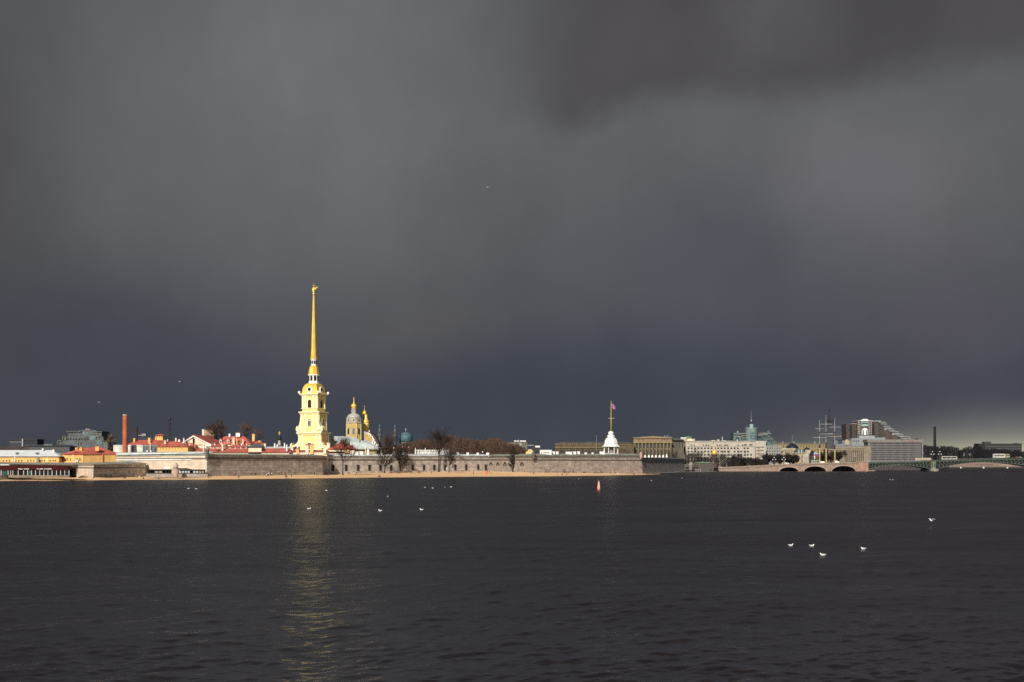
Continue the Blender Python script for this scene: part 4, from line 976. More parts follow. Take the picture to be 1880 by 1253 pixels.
# chapel with a black onion
T = Th('chapel', 'small chapel with black onion dome and gold star finial', 'chapel', 513, 1050)
T.part('nave', GREY, T.mb().box(506, 520, T.g, 818.5, -4, 6)); T.part('roof', BLACK, T.mb().roof(505, 521, 818.6, 816, 8, 5, 5, 0.4, -4)); T.part('drum', mat('chapel_drum', (0.45, 0.43, 0.38)), T.mb().lathe(513, [(3.3, 819), (3.1, 816.6), (2.6, 816), (2.5, 809.4), (2.8, 809)], 14), True)
T.part('onion_dome', BLACK, T.mb().lathe(513, [(2.4, 809.4), (3.6, 808), (4.1, 805.8), (3.4, 803.6), (1.8, 801.8), (0.8, 800), (0.4, 799)], 16), True)
b = T.mb(); b.box(512.6, 513.4, 799.4, 792.6, -.15, .15); b.box(511.2, 514.8, 796.2, 795.2, -.14, .14); b.lathe(513.1, [(0.3, 797.6), (1.3, 796), (1.3, 794.8), (0.3, 793.4)], 8); T.part('finial', GOLD, b)
# red hip roofed pavilion behind the curtain wall
T = Th('red_pavilion', 'pavilion with big bright red hip roof behind the first beach tree', 'pavilion', 628, 905)
T.part('wall', CREAM, T.mb().box(600, 651, T.g, 825.4, 0, 16)); T.part('roof', mat('bright_red_roof', (0.55, 0.12, 0.085), 0.5), T.mb().roof(601.5, 651, 825.2, 810.6, 18, 23, 22, 1)); T.part('band', DARKRED, T.mb().box(598, 640, 832.2, 829.6, -0.6, 0)); T.wins(DARKRED, [604, 609, 614], [833], 2, 3); T.part('side_bay', YEL, T.mb().box(633, 642, 832, 826, -1.5, 0)); T.part('dark_eave', DARKRED, T.mb().box(640, 652, 826, 824.4, -1.1, 2))
chim(T, 603.6, 824, 813.6, 2.8, CREAM, 2)
# ---- fragments of small sunlit houses behind the curtain wall
for i, (x0, x1, ye, yr, wl, lab) in enumerate(((693, 703, 826.5, 824, PINKISH, 'tiny pink house front showing left of the first minaret'), (706, 712, 826, 823.6, CREAM, 'tiny cream house front between the two minarets'), (714, 731, 827, 823.4, mat('amber_plaster', (0.62, 0.36, 0.17)), 'small amber house front right below the second minaret'), (733, 744.5, 826.5, 822.6, PINKISH, 'small pink house front below the left edge of the blue dome'), (745.5, 753, 826, 822.8, CREAM, 'small cream house front below the blue dome'))):
    T = Th('small_house', lab, 'house', (x0 + x1) / 2, 1060 + i * 6, group='small sunlit houses behind the curtain wall')
    T.part('wall', wl, T.mb().box(x0, x1, T.g, ye, 0, 8)); T.part('roof', DARKRED, T.mb().roof(x0 - .5, x1 + .5, ye, yr - 0.8, 8, 2, 2, 0.4)); T.wins(DW, [x0 + 2.2, x1 - 2.2], [830.5], 1.3, 2.2); chim(T, (x0 + x1) / 2, ye, yr - 1.6, 1.6, CREAM, 2)
# ---- mosque
BLUE = mat('turquoise_tile', (0.055, 0.12, 0.145), 0.55, var=0.25, scale=0.3)
MST = mat('mosque_stone', (0.12, 0.115, 0.11), 0.85)
for px, lab in ((697.2, 'left minaret, slim grey stone with small turquoise cap'), (725.3, 'right minaret, slim grey stone with small turquoise cap')):
    dy = 0 if px < 700 else 1.2
    T = Th('minaret', lab, 'minaret', px, 1350, group='minarets of the mosque')
    T.part('shaft', MST, T.mb().lathe(px, [(2.9, T.g), (2.5, 801 + dy), (3.2, 800 + dy), (3.2, 798.6 + dy), (2.5, 798 + dy), (2.3, 791 + dy), (2.9, 790.4 + dy), (2.9, 789.4 + dy)], 12), True)
    T.part('gallery', DARK, T.mb().box(px - .8, px + .8, 798 + dy, 793 + dy, -1.75, -1.4))
    T.part('lantern', mat('mosque_bluegrey', (0.10, 0.13, 0.16)), T.mb().lathe(px, [(1.3, 789.6 + dy), (1.1, 784 + dy)], 10)); T.part('cap', BLUE, T.mb().lathe(px, [(2.0, 784.2 + dy), (2.2, 782.6 + dy), (1.5, 781 + dy), (0.4, 779.6 + dy), (0.1, 777.5 + dy)], 12), True)
T = Th('mosque', 'mosque with large ribbed turquoise dome and small finial', 'mosque', 745, 1370)
T.part('drum', MST, T.mb().lathe(745, [(12, T.g), (12, 815), (11, 814), (10.6, 808)], 24), True)
T.part('dome', BLUE, T.mb().lathe(745, [(11.4, 812), (12.4, 808.5), (12.6, 805), (11.8, 801), (10.2, 798), (7.2, 795.4), (3.6, 794.0), (0.6, 793.6)], 32), True)
T.part('rib_band', mat('pale_tile', (0.09, 0.19, 0.22), 0.5), T.mb().lathe(745, [(8.4, 796.8), (8.6, 796.2), (7.4, 795.3)], 32))
T.part('finial', mat('finial_grey', (0.4, 0.38, 0.38)), T.mb().lathe(745, [(0.5, 794), (0.4, 790.6), (1.0, 789.4), (0.9, 788), (0.2, 787)], 10), True)
# ---- far city on the left
T = Th('flat_office', 'dark flat-topped office block with white vertical fin far left', 'office', 42, 1700)
T.part('wall', mat('dark_facade', (0.04, 0.042, 0.05)), T.mb().box(17, 68, T.g, 808.6, 0, 25)); T.part('roof', BLACK, T.mb().box(16.4, 68.6, 808.6, 806.4, -1, 26)); T.part('fin', mat('fin_grey', (0.32, 0.33, 0.36)), T.mb().box(41.2, 43.4, 820, 805.8, -2, -0.5))
T.wins(mat('window_grey', (0.12, 0.13, 0.15)), [19.5, 22.5, 26, 29, 32, 35, 38], [813], 2.2, 2.6); T.wins(mat('window_navy', (0.02, 0.024, 0.035)), [47, 51, 55, 59, 63], [816], 3, 6)
T = Th('grey_longhouse', 'long low slate grey building between barrack roof and dark office', 'building', 60, 1250)
T.part('wall', mat('slate_wall', (0.075, 0.078, 0.085)), T.mb().box(46, 128, T.g, 820, 0, 20)); T.part('roof', mat('slate_roof', (0.06, 0.066, 0.076), 0.5), T.mb().roof(44, 130, 820, 816.6, 20, 8, 8)); T.part('upper_block', mat('slate_block', (0.13, 0.145, 0.13)), T.mb().box(76, 92, 819, 815.6, 6, 14))
T = Th('terraced_apartments', 'dark glassy stepped apartment complex behind the yellow hip roofed house', 'apartments', 150, 1450)
gw = mat('dark_cladding', (0.085, 0.095, 0.10), 0.6, var=0.3, scale=0.12); gt = mat('olive_frame', (0.19, 0.185, 0.11)); tg = glass('teal_glass', (0.12, 0.20, 0.22), 0.25)
for x0, x1, y, a in ((108, 200, 812, -4), (115, 190, 802, 0), (122, 184, 793, 5), (140, 172, 790, 9)): T.part('block', gw, T.mb().box(x0, x1, T.g, y, a, a + 30))
T.part('roof_slab', mat('slab_grey', (0.12, 0.13, 0.13)), T.mb().box(120, 146, 793, 791.6, 3, 30)); T.part('roof_slab', mat('slab_grey', ()), T.mb().box(168, 186, 793.4, 792, 3, 30))
for x0, x1, y0, y1, a in ((108.4, 116, 816, 809, -5), (115.4, 122, 808, 801, -1), (176, 182, 806, 799.4, -1), (145, 150.5, 817, 811.5, -6), (176.5, 190, 812, 809, -5)):
    b = T.mb(); b.box(x0, x1, y1 + .8, y1, a - .6, a); b.box(x0, x0 + .8, y0, y1, a - .6, a); b.box(x1 - .8, x1, y0, y1, a - .6, a); T.part('balcony_frame', gt, b)
for x0, x1, y0, y1, a in ((149, 153.5, 799, 793.4, 4.8), (154.5, 159, 799, 793.4, 4.8), (165.5, 174, 808, 800.6, -0.3), (186, 190.5, 815.5, 810.4, -4.4), (180.5, 185, 815.5, 811, -4.4)): T.part('window', tg, T.mb().box(x0, x1, y0, y1, a, a + .3))
T.wins(glass('smoked_glass', (0.03, 0.035, 0.045), 0.2), [125, 130, 135, 140, 146, 151, 156, 161], [808.5, 815.5], 3.2, 3.6, -0.2)
T.wins(mat('frame_grey', (0.15, 0.16, 0.17)), [128.5, 133.5, 138.5, 152, 158, 163], [806], 0.7, 8, -0.35)
T.part('roof_pavilion', mat('pink_copper', (0.26, 0.20, 0.20)), T.mb().poly([(150, 790), (152.6, 788.6), (154, 786.6), (157, 787.2), (160, 788.4), (162, 790)], 8, 14)); T.part('skylight_gable', mat('olive_grey', (0.13, 0.135, 0.12)), T.mb().gable(163, 180, 797, 791.6, 10, 0, 4))
T = Th('stub_chimney', 'short dark brown chimney right of the orange brick stack', 'chimney', 250.5, 1150); T.solo(mat('dark_brick', (0.05, 0.024, 0.022)), T.mb().lathe(250.5, [(2.6, T.g), (2.1, 787), (2.4, 786.6), (2.4, 785)], 14))
T = Th('pylon_house', 'far grey rooftop cabin beside the short dark chimney', 'building', 262, 1300); T.part('wall', mat('dark_facade', ()), T.mb().box(246, 284, T.g, 804, 0, 20)); T.part('cabin', mat('cabin_grey', (0.26, 0.26, 0.24)), T.mb().box(258, 265.5, 801, 796.4, 4, 10)); T.part('arm', mat('cabin_grey', ()), T.mb().box(252, 266, 800.4, 798.8, 3.6, 4)); T.part('leg', GREY, T.mb().box(259, 259.6, 805, 801, 4, 5))
T.wins(PANE, [250, 256, 262, 268, 274, 280], [811], 2.4, 3)
def lattice(name, label, px, D, ytop, w0, w1, m, top=None):
    T = Th(name, label, 'mast', px, D); b = T.mb(); n = 9; g0 = T.g
    ys = [g0 + (ytop - g0) * (i / n) for i in range(n + 1)]; k = T.m
    for i in range(n):
        for sx in (-1, 1):
            for sy in (-1, 1):
                ra, rb_ = w0 + (w1 - w0) * i / n, w0 + (w1 - w0) * (i + 1) / n
                b.ptube((px + sx * ra, ys[i], sy * ra * k), (px + sx * rb_, ys[i + 1], sy * rb_ * k), 0.45 * k, n=4)
        for s_ in (-1, 1):
            ra, rb_ = w0 + (w1 - w0) * i / n, w0 + (w1 - w0) * (i + 1) / n
            b.ptube((px - s_ * ra, ys[i], -ra * k), (px + s_ * rb_, ys[i + 1], -rb_ * k), 0.3 * k, n=4)
            b.ptube((px - s_ * ra, ys[i], ra * k), (px + s_ * rb_, ys[i + 1], rb_ * k), 0.3 * k, n=4)
        b.box(px - rb_, px + rb_, ys[i + 1] + .25, ys[i + 1] - .25, -rb_ * k, rb_ * k)
    T.part('lattice', m, b)
    if top: T.part('platform', m, top(T))
    return T
MASTM = mat('mast_dark', (0.030, 0.028, 0.036))
lattice('lattice_mast', 'faint dark lattice mast between the cupola hut and the gabled house', 311, 1900, 767, 3.4, 1.6, MASTM, lambda T: T.mb().box(308.6, 313.4, 771, 767, -2, 2))
lattice('lattice_mast', 'dark mast top peeking over the big bare tree', 397.5, 1900, 771, 3.2, 1.2, MASTM, lambda T: T.mb().box(396, 399, 773, 770, -1.5, 1.5))
# ================================================================== FLAG TOWER and things on the terrace of its bastion
T = Th('flag_tower', 'white pavilion tower with tented roof, tall yellow mast and red flag on the bastion', 'tower', 1121.5, 925, 13.4)
k = T.m
oc = lambda prof, ph=math.pi / 8: T.mb().lathe(1121.5, prof, 8, 0, ph)
T.part('floor', COPING_G, oc([(15.5, 837.5), (15.5, 834.6)]))
for i in range(8):
    a = math.pi / 8 + i * math.pi / 4; x = 1121.5 + 13.2 * math.cos(a)
    T.part('column', mat('column_rose', (0.70, 0.60, 0.56)) if i in (4, 5, 6, 7) else WHITE, T.mb().lathe(x, [(1.25, 835), (1.25, 834), (1.0, 833.6), (0.95, 822.4), (1.3, 821.6), (1.3, 820.8)], 10, 13.2 * k * math.sin(a)), True)
for i in range(8):
    a = i * math.pi / 4; R = 12.4 * math.cos(math.pi / 8)
    b = MB(); b.mbox(-4.6 * k, 4.6 * k, -0.15, 0.15, 0, 0.9); o = b.obj('parapet', WHITE, T.o); o.location = ((1121.5 + R * math.cos(a) - T.px) * k, R * k * math.sin(a), Z(834.6, T.D) - T.z0); o.rotation_euler = (0, 0, a + math.pi / 2)
T.part('inner_core', mat('core_grey', (0.30, 0.29, 0.27)), oc([(4.5, 835), (4.5, 820.8)]))
T.part('roof', WHITE, oc([(15.4, 821.4), (16.4, 821.2), (17.6, 820.6), (16.0, 819.4), (13.8, 818.0), (12.9, 816.4), (12.5, 814.2), (12.3, 811.6), (11.6, 809.0), (10.4, 806.8), (8.6, 804.8), (6.4, 803.4)]))
T.part('neck', WHITE, oc([(6.0, 803.4), (6.1, 802.6), (7.0, 802.2), (7.0, 799.8), (5.2, 799.2), (4.2, 798.4)]))
T.part('lantern', WHITE, oc([(4.2, 798.6), (4.3, 797.2), (5.1, 796.6), (5.1, 794.0), (3.4, 792.8), (1.6, 792), (0.8, 791.6)]))
MY = mat('mast_yellow', (0.60, 0.40, 0.09), 0.5)
ms_ = T.part('mast', MY, T.mb().lathe(1121.9, [(0.8, 792.4), (0.75, 768), (0.65, 767), (0.5, 745), (0.32, 736.6), (0.1, 735.6)], 10), True)
T.part('yard', mat('yard_grey', (0.42, 0.38, 0.34)), T.mb().ptube((1116.8, 768.5, 0), (1128.4, 768.5, 0), 0.16, n=6), parent=ms_)
b = T.mb(); rr = [(1122.4, 740.6), (1124.4, 741.4), (1126.0, 743.2), (1128.2, 744.6), (1129.6, 746.6), (1129.8, 749.0), (1130.6, 751.6), (1128.4, 751.8), (1125.6, 751.2), (1124.2, 749.0), (1122.4, 748.2)]
T.part('flag', mat('flag_red', (0.30, 0.045, 0.10), 0.8), b.poly(rr, -0.08, 0.08), parent=ms_)
T.part('flag_cross', mat('flag_blue', (0.20, 0.14, 0.36), 0.8), T.mb().poly([(1122.4, 743.4), (1125, 744.4), (1128.6, 746.6), (1129.7, 748.4), (1129.6, 749.6), (1127, 748.4), (1124, 746.2), (1122.4, 745.4)], -0.13, 0.13), parent=ms_)
T.part('flag_cross', mat('flag_white', (0.46, 0.36, 0.46), 0.8), T.mb().poly([(1124.6, 741.8), (1126.4, 743.6), (1127.2, 747), (1127.6, 751.5), (1125.8, 751.2), (1125.2, 746)], -0.11, 0.11), parent=ms_)
# white sheds on the wall tops
def shed(name, label, x0, x1, y0, y1, D, z0, wall=WHITE, roof=PALE_ROOF, wx=(), group=None, door=None):
    T = Th(name, label, 'shed', (x0 + x1) / 2, D, z0, group=group)
    T.part('wall', wall, T.mb().box(x0, x1, y0 + 1.5, y1 + 0.9, 0, 2.4)); T.part('roof', roof, T.mb().poly([(x0 - .4, y1 + 1.1), (x1 + .4, y1 + 1.1), (x1 + .2, y1), (x0 - .2, y1)], -0.3, 2.7))
    if wx: T.wins(DARK, wx, [y0 - 1.4], 1.7, 3.0)
    if door: T.part('door', DARK, T.mb().box(door - .5, door + .5, y0 + 1, y1 + 2.4, -0.08, 0.1))
    return T
shed('white_cabin', 'long white cabin with four dark windows on the flag bastion', 991.3, 1012.5, 834.4, 826.4, along(spN, 1000)[1] + 6, 13.6, wx=(994.4, 998.6, 1001.4, 1004.2, 1007))
for i, (x0, x1, y, lab) in enumerate(((1013.4, 1018.6, 829, 'white hut just right of the long white cabin'), (1020.4, 1025.2, 829.3, 'second white hut right of the long white cabin'), (1038.6, 1050.6, 829.8, 'low wide white box right of the two white huts'), (1052.8, 1057.6, 829.2, 'narrow white hut right of the low wide white box'), (1059.4, 1064.6, 829.0, 'white hut with rounded top midway to the flag tower'), (1073.4, 1077.4, 831, 'small low white box halfway to the flag tower'), (1086.2, 1089.4, 831, 'smallest white box left of the flag tower'), (1101, 1110, 829.2, 'white box touching the left foot of the flag tower'))):
    shed('white_hut', lab, x0, x1, 834.6, y, along(spN, (x0 + x1) / 2)[1] + 5, 13.7, group='white huts on the flag bastion', door=(x0 + 1.2) if i in (0, 4) else None)
T = Th('guard_cottage', 'small yellow cottage with round gable on the corner of the flag bastion', 'cottage', 972, 868, 13.5)
T.part('wall', mat('cottage_yellow', (0.62, 0.48, 0.22)), T.mb().poly([(965.4, 835), (965.4, 830.5), (968.5, 829), (970, 825.6), (974, 825), (978, 826.6), (980.4, 830.4), (981.5, 835)], 0, 6)); T.part('roof', mat('cottage_roof', (0.20, 0.12, 0.06)), T.mb().poly([(976, 826), (979.6, 828), (981, 831), (980.2, 831), (977.6, 828), (975.5, 826.4)], -0.3, 6.3)); T.wins(mat('pale_shutter', (0.66, 0.56, 0.36)), [969, 973, 976.5], [833.8], 1.4, 2.2); T.part('base', WHITE, T.mb().box(964.8, 982, 836.5, 834.2, -0.4, 0.1))
for i, x in enumerate((1184.3, 1191.3, 1197.6, 1204.2, 1211.0, 1217.5, 1224)):
    D = along(spR, x)[1] + 6
    T = Th('white_tent', 'round white tent, one of seven in a row on the dark wall end', 'tent', x, D, 13.2, group='white tents on the wall end')
    T.part('canopy', WHITE, T.mb().lathe(x, [(1.9, 840.6), (2.1, 838.8), (1.7, 837.2), (1.0, 836.2), (0.2, 835.4)], 12), True); T.part('pole', GREY, T.mb().lathe(x, [(0.2, 842), (0.2, 840)], 6))
T = Th('white_pennant', 'thin white pennant standing beside the last white tent', 'flag', 1224, along(spR, 1224)[1] + 8, 13.2); T.part('pole', GREY, T.mb().box(1223.4, 1223.7, 842, 833.6, 0, .1)); T.part('cloth', WHITE, T.mb().poly([(1222.9, 834), (1224.6, 834.4), (1225, 838.5), (1222.8, 838.5)], -.05, .05))
# white lattice gallery and roof vents on the curtain wall
T = Th('white_gallery', 'long white openwork gallery on the curtain wall behind the forked beach tree', 'gallery', 793, 946, 13.2)
T.part('deck', COPING_W, T.mb().box(760, 826, 837, 835.2, -0.3, 3)); T.part('back_wall', WHITE, T.mb().box(766, 824, 836, 827, 2.4, 2.8))
T.part('rail', WHITE, T.mb().box(764, 825, 827.4, 826.4, -0.2, 2.9))
rg = random.Random(11)
for i in range(21):
    x = 766 + i * 2.85
    T.part('post', WHITE, T.mb().box(x - .35, x + .35, 836, 826.6, -0.1, 0.2))
    if i < 20 and rg.random() < .8: T.part('brace', WHITE, T.mb().poly([(x, 835), (x + .8, 835), (x + 2.85, 828), (x + 2.1, 828)], 0.0, 0.12))
    if i < 20 and rg.random() < .45: T.part('dark_panel', mat('gallery_shade', (0.22, 0.21, 0.19)), T.mb().box(x + .5, x + 2.3, 834.4 - rg.random() * 3, 829 + rg.random() * 2, 2.2, 2.4))
for x, y in ((762.6, 822.5), (780.8, 822.5), (813, 822.6)):
    T.part('finial', WHITE, T.mb().lathe(x, [(1.4, 836), (1.1, 829), (0.7, 825), (0.35, y)], 8, 0.5))
for i, (x, w, y, lab) in enumerate(((840.5, 4.6, 831, 'white roof vent on the curtain wall, first right of the openwork gallery'), (858.6, 4.4, 831.2, 'white roof vent on the curtain wall, second right of the openwork gallery'), (877, 4.2, 831.4, 'white roof vent on the curtain wall, third right of the openwork gallery'), (895.4, 5.2, 831.4, 'white roof vent at the right end of the curtain wall'), (655, 5, 829.6, 'broad white roof vent beside the red hip roof'), (663.5, 6, 829, 'broad white roof vent below the grey nave roof'), (675.6, 3.6, 825, 'tall white chimney vent right of the nave wall pipe'), (724, 5.4, 830.6, 'white roof vent between the minaret and the pink house fronts'), (742, 8, 830.8, 'wide white roof vent below the blue dome'))):
    s_ = along(spC, min(x, 893)); D = s_[1] + 4
    T = Th('roof_vent', lab, 'vent', x, D, Z(838.4, D), group='white vents on the curtain wall')
    T.part('box', WHITE, T.mb().box(x - w / 2, x + w / 2, 838.4, y + .9, 0, 2.5)); T.part('cap', COPING_W, T.mb().poly([(x - w / 2 - .5, y + 1), (x + w / 2 + .5, y + 1), (x + w / 2 - .4, y), (x - w / 2 + .4, y)], -.3, 2.8))
T = Th('flood_lamp', 'small white lamp on a thin post above the curtain wall', 'lamp', 886, 985, 13.5); T.part('post', GREY, T.mb().box(885.8, 886.2, 838, 831, 0, .15)); T.part('lamp_head', WHITE, T.mb().lathe(886, [(0.6, 831.2), (1.5, 830.6), (1.4, 829.6), (0.5, 829)], 10))

# ================================================================== RIGHT CITY, cloud shade put into dark base colours
def block(name, label, cat, D, x0, x1, ytop, dep, wall, rz=0, group=None, roofm=None, rt=1.2):
    T = Th(name, label, cat, (x0 + x1) / 2, D, group=group, rz=rz)
    T.part('wall', wall, T.mb().box(x0, x1, T.g, ytop, 0, dep))
    if roofm: T.part('roof', roofm, T.mb().box(x0 - .5, x1 + .5, ytop, ytop - rt, -0.6, dep + .6))
    return T
def lrange(a, b, n): return [a + (b - a) * i / (n - 1) for i in range(n)]
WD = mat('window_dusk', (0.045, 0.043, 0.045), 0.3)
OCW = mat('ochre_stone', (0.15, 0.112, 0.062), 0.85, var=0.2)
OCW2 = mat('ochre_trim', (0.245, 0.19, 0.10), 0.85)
# far block with white rooftop plant
T = block('plant_block', 'far olive block with row of white rooftop boxes above the brown wood', 'building', 1800, 931, 968, 812.5, 20, mat('olive_block', (0.16, 0.145, 0.11)), roofm=mat('dark_roof', (0.05, 0.05, 0.05)))
for x0, x1 in ((944, 948), (949.5, 952.8), (954.5, 960), (960.4, 965.6)): T.part('rooftop_box', WHITE, T.mb().box(x0, x1, 811.6, 809.2, 2, 6))
T.wins(WD, lrange(934, 965, 8), [817.5], 2, 2.4); T.part('pale_bay', mat('bay_grey_pale', (0.30, 0.29, 0.28)), T.mb().box(953, 958, 822, 813.5, -.5, 0))
for x, y in ((946, 806), (952, 804.4), (912.2, 805), (908, 806)): T.part('aerial', GREY, T.mb().box(x - .18, x + .18, 814, y, 4, 4.3))
T = block('flat_depot', 'low dark flat-roofed block left of the white rooftop boxes', 'building', 1850, 917, 932, 813.6, 20, mat('depot_dark', (0.06, 0.06, 0.065)), roofm=mat('depot_roof', (0.16, 0.165, 0.18)))
T.wins(PANE, [920, 924, 928], [818], 2.2, 2.6)
T = block('office_slab', 'dark building with small white top floor behind the long white cabin', 'office', 1500, 978, 993, 822, 14, mat('dark_green_wall', (0.035, 0.04, 0.042)), roofm=None)
T.part('top_floor', WHITE, T.mb().box(982.6, 991.4, 821.8, 818.4, 0.5, 8)); T.part('roof', BLACK, T.mb().box(981, 992, 818.4, 817, 0, 9)); T.part('side_roof', COPING_GR, T.mb().box(968, 980, 818.6, 817.4, 2, 8)); T.wins(WD, [981, 985, 989], [830], 2, 3)
# long columned brown palace behind the huts (two wings seen either side of the flag tower)
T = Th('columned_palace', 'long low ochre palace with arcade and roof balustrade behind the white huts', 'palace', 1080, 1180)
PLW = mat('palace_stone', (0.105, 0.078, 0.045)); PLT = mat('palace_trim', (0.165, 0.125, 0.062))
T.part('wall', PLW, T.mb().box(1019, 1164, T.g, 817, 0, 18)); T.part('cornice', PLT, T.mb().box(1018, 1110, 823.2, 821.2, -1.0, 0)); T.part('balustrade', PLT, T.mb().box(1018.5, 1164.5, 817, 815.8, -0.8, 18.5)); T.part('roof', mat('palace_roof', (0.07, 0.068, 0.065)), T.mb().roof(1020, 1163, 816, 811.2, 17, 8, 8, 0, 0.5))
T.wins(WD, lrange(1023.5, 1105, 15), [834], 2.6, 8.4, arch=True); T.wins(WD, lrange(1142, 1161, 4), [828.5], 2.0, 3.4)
for x in lrange(1021, 1108, 24): T.part('urn', OCW2, T.mb().lathe(x, [(0.5, 816), (0.9, 815.2), (0.4, 814.2)], 6, -0.2))
for x, w in ((1036, 7), (1060, 4), (1082, 16), (1052, 3)): T.part('dormer', mat('palace_roof', ()), T.mb().box(x - w / 2, x + w / 2, 815, 811.4, 1, 8))
T.part('aerial', GREY, T.mb().box(1094.1, 1094.6, 834, 800, -6, -5.6))
# library with colonnade
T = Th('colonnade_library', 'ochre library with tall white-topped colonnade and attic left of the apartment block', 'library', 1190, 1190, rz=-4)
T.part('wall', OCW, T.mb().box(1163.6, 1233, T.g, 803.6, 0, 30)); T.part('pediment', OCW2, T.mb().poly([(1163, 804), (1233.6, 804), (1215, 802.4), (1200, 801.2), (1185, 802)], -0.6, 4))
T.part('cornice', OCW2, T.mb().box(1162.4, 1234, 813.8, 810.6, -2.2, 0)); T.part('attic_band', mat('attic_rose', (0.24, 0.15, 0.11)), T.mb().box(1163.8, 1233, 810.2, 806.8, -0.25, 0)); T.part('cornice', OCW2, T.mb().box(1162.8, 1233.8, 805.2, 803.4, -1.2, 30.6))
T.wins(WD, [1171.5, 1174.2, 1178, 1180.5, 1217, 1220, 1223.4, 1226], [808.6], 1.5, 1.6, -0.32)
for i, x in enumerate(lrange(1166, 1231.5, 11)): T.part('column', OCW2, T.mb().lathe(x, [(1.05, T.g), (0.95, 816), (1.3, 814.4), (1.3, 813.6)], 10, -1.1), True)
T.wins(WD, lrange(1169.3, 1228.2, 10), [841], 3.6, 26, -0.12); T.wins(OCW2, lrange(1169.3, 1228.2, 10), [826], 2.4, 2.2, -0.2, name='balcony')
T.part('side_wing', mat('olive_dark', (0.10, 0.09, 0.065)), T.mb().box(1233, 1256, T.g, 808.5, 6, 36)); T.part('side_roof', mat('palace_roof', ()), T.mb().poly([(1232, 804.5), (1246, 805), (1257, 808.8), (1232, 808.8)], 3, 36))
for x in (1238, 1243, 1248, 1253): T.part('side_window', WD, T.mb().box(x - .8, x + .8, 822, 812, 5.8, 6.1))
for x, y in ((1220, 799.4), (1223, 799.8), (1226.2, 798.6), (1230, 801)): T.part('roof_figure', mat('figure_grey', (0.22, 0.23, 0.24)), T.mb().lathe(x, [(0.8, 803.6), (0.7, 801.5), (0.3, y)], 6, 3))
# cream attic with a green roof edge
T = block('cream_attic', 'pale block with green roof terrace between library and white apartments', 'building', 1420, 1248, 1276, 806, 20, mat('attic_cream', (0.42, 0.37, 0.26)), roofm=None)
T.part('roof', mat('roof_green', (0.10, 0.17, 0.09)), T.mb().poly([(1257, 806), (1270, 806), (1269, 801.6), (1262, 801), (1257, 803.4)], 1, 9)); T.part('gable', mat('gable_cream', (0.66, 0.58, 0.40)), T.mb().poly([(1262, 812), (1274, 812), (1272.6, 807.5), (1266, 805.6), (1262.5, 806.4)], -0.5, 3)); T.part('lettering_board', WHITE, T.mb().box(1249.6, 1260, 805.4, 803.6, -0.4, 0)); T.wins(WD, [1252, 1256, 1260], [812], 1.6, 2)
# white apartment block
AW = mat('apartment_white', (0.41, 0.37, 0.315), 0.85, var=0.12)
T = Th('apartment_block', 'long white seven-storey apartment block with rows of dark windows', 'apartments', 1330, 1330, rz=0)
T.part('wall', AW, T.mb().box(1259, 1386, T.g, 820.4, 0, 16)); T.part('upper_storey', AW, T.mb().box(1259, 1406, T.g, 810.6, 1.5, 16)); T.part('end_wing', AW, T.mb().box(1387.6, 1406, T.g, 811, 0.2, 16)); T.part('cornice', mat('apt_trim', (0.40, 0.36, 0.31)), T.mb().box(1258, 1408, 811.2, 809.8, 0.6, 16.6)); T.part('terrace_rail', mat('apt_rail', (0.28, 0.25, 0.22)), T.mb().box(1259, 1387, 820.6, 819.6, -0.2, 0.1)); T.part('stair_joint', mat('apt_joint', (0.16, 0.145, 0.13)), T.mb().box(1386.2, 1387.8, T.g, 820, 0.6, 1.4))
rw = random.Random(4); cols_ = []
for x in lrange(1264, 1379, 20): cols_.append(x)
sk = {(i, j) for i in range(20) for j in range(5) if rw.random() < .08}
T.wins(WD, cols_, [825, 831, 837, 842.8, 848.4], 3.4, 3.0, skip=sk)
T.wins(mat('loggia_dark', (0.10, 0.085, 0.075)), [1326.5, 1338.4, 1356, 1368.2], [832, 838, 844], 3.2, 4.4, -0.1, name='loggia')
xs = [1269.5, 1275, 1291.5, 1297, 1301, 1317.5, 1321, 1324, 1330.5, 1333, 1335.5, 1355.5, 1363.4]
T.wins(WD, xs, [819.0], 2.0, 2.4, 1.4)
for x0, x1 in ((1365.5, 1371.4), (1376, 1382.2), (1390, 1394)): T.part('strip_window', WD, T.mb().box(x0, x1, 818.3, 816, 1.38, 1.6))
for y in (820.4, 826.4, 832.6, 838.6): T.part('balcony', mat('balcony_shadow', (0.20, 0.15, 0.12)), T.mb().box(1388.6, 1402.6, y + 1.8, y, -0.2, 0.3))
for y in (824.4, 830.6, 836.6, 843): T.part('strip_window', mat('dim_window', (0.24, 0.20, 0.17)), T.mb().box(1391, 1395, y, y - 1.8, 0.1, 0.3))
T.wins(WD, [1265, 1287, 1310, 1332.5, 1355.8], [813.6], .7, 1.0, 1.4, name='vent')
for x0, x1, y in ((1307, 1314, 808.4), (1318, 1322, 807), (1328, 1334, 809), (1354, 1356, 807)): T.part('rooftop_box', AW, T.mb().box(x0, x1, 810, y, 4, 9))
T.part('water_tank', mat('tank_grey', (0.30, 0.31, 0.33)), T.mb().lathe(1328, [(1.1, 810), (1.1, 802.4), (0.7, 801.8)], 10, 6))
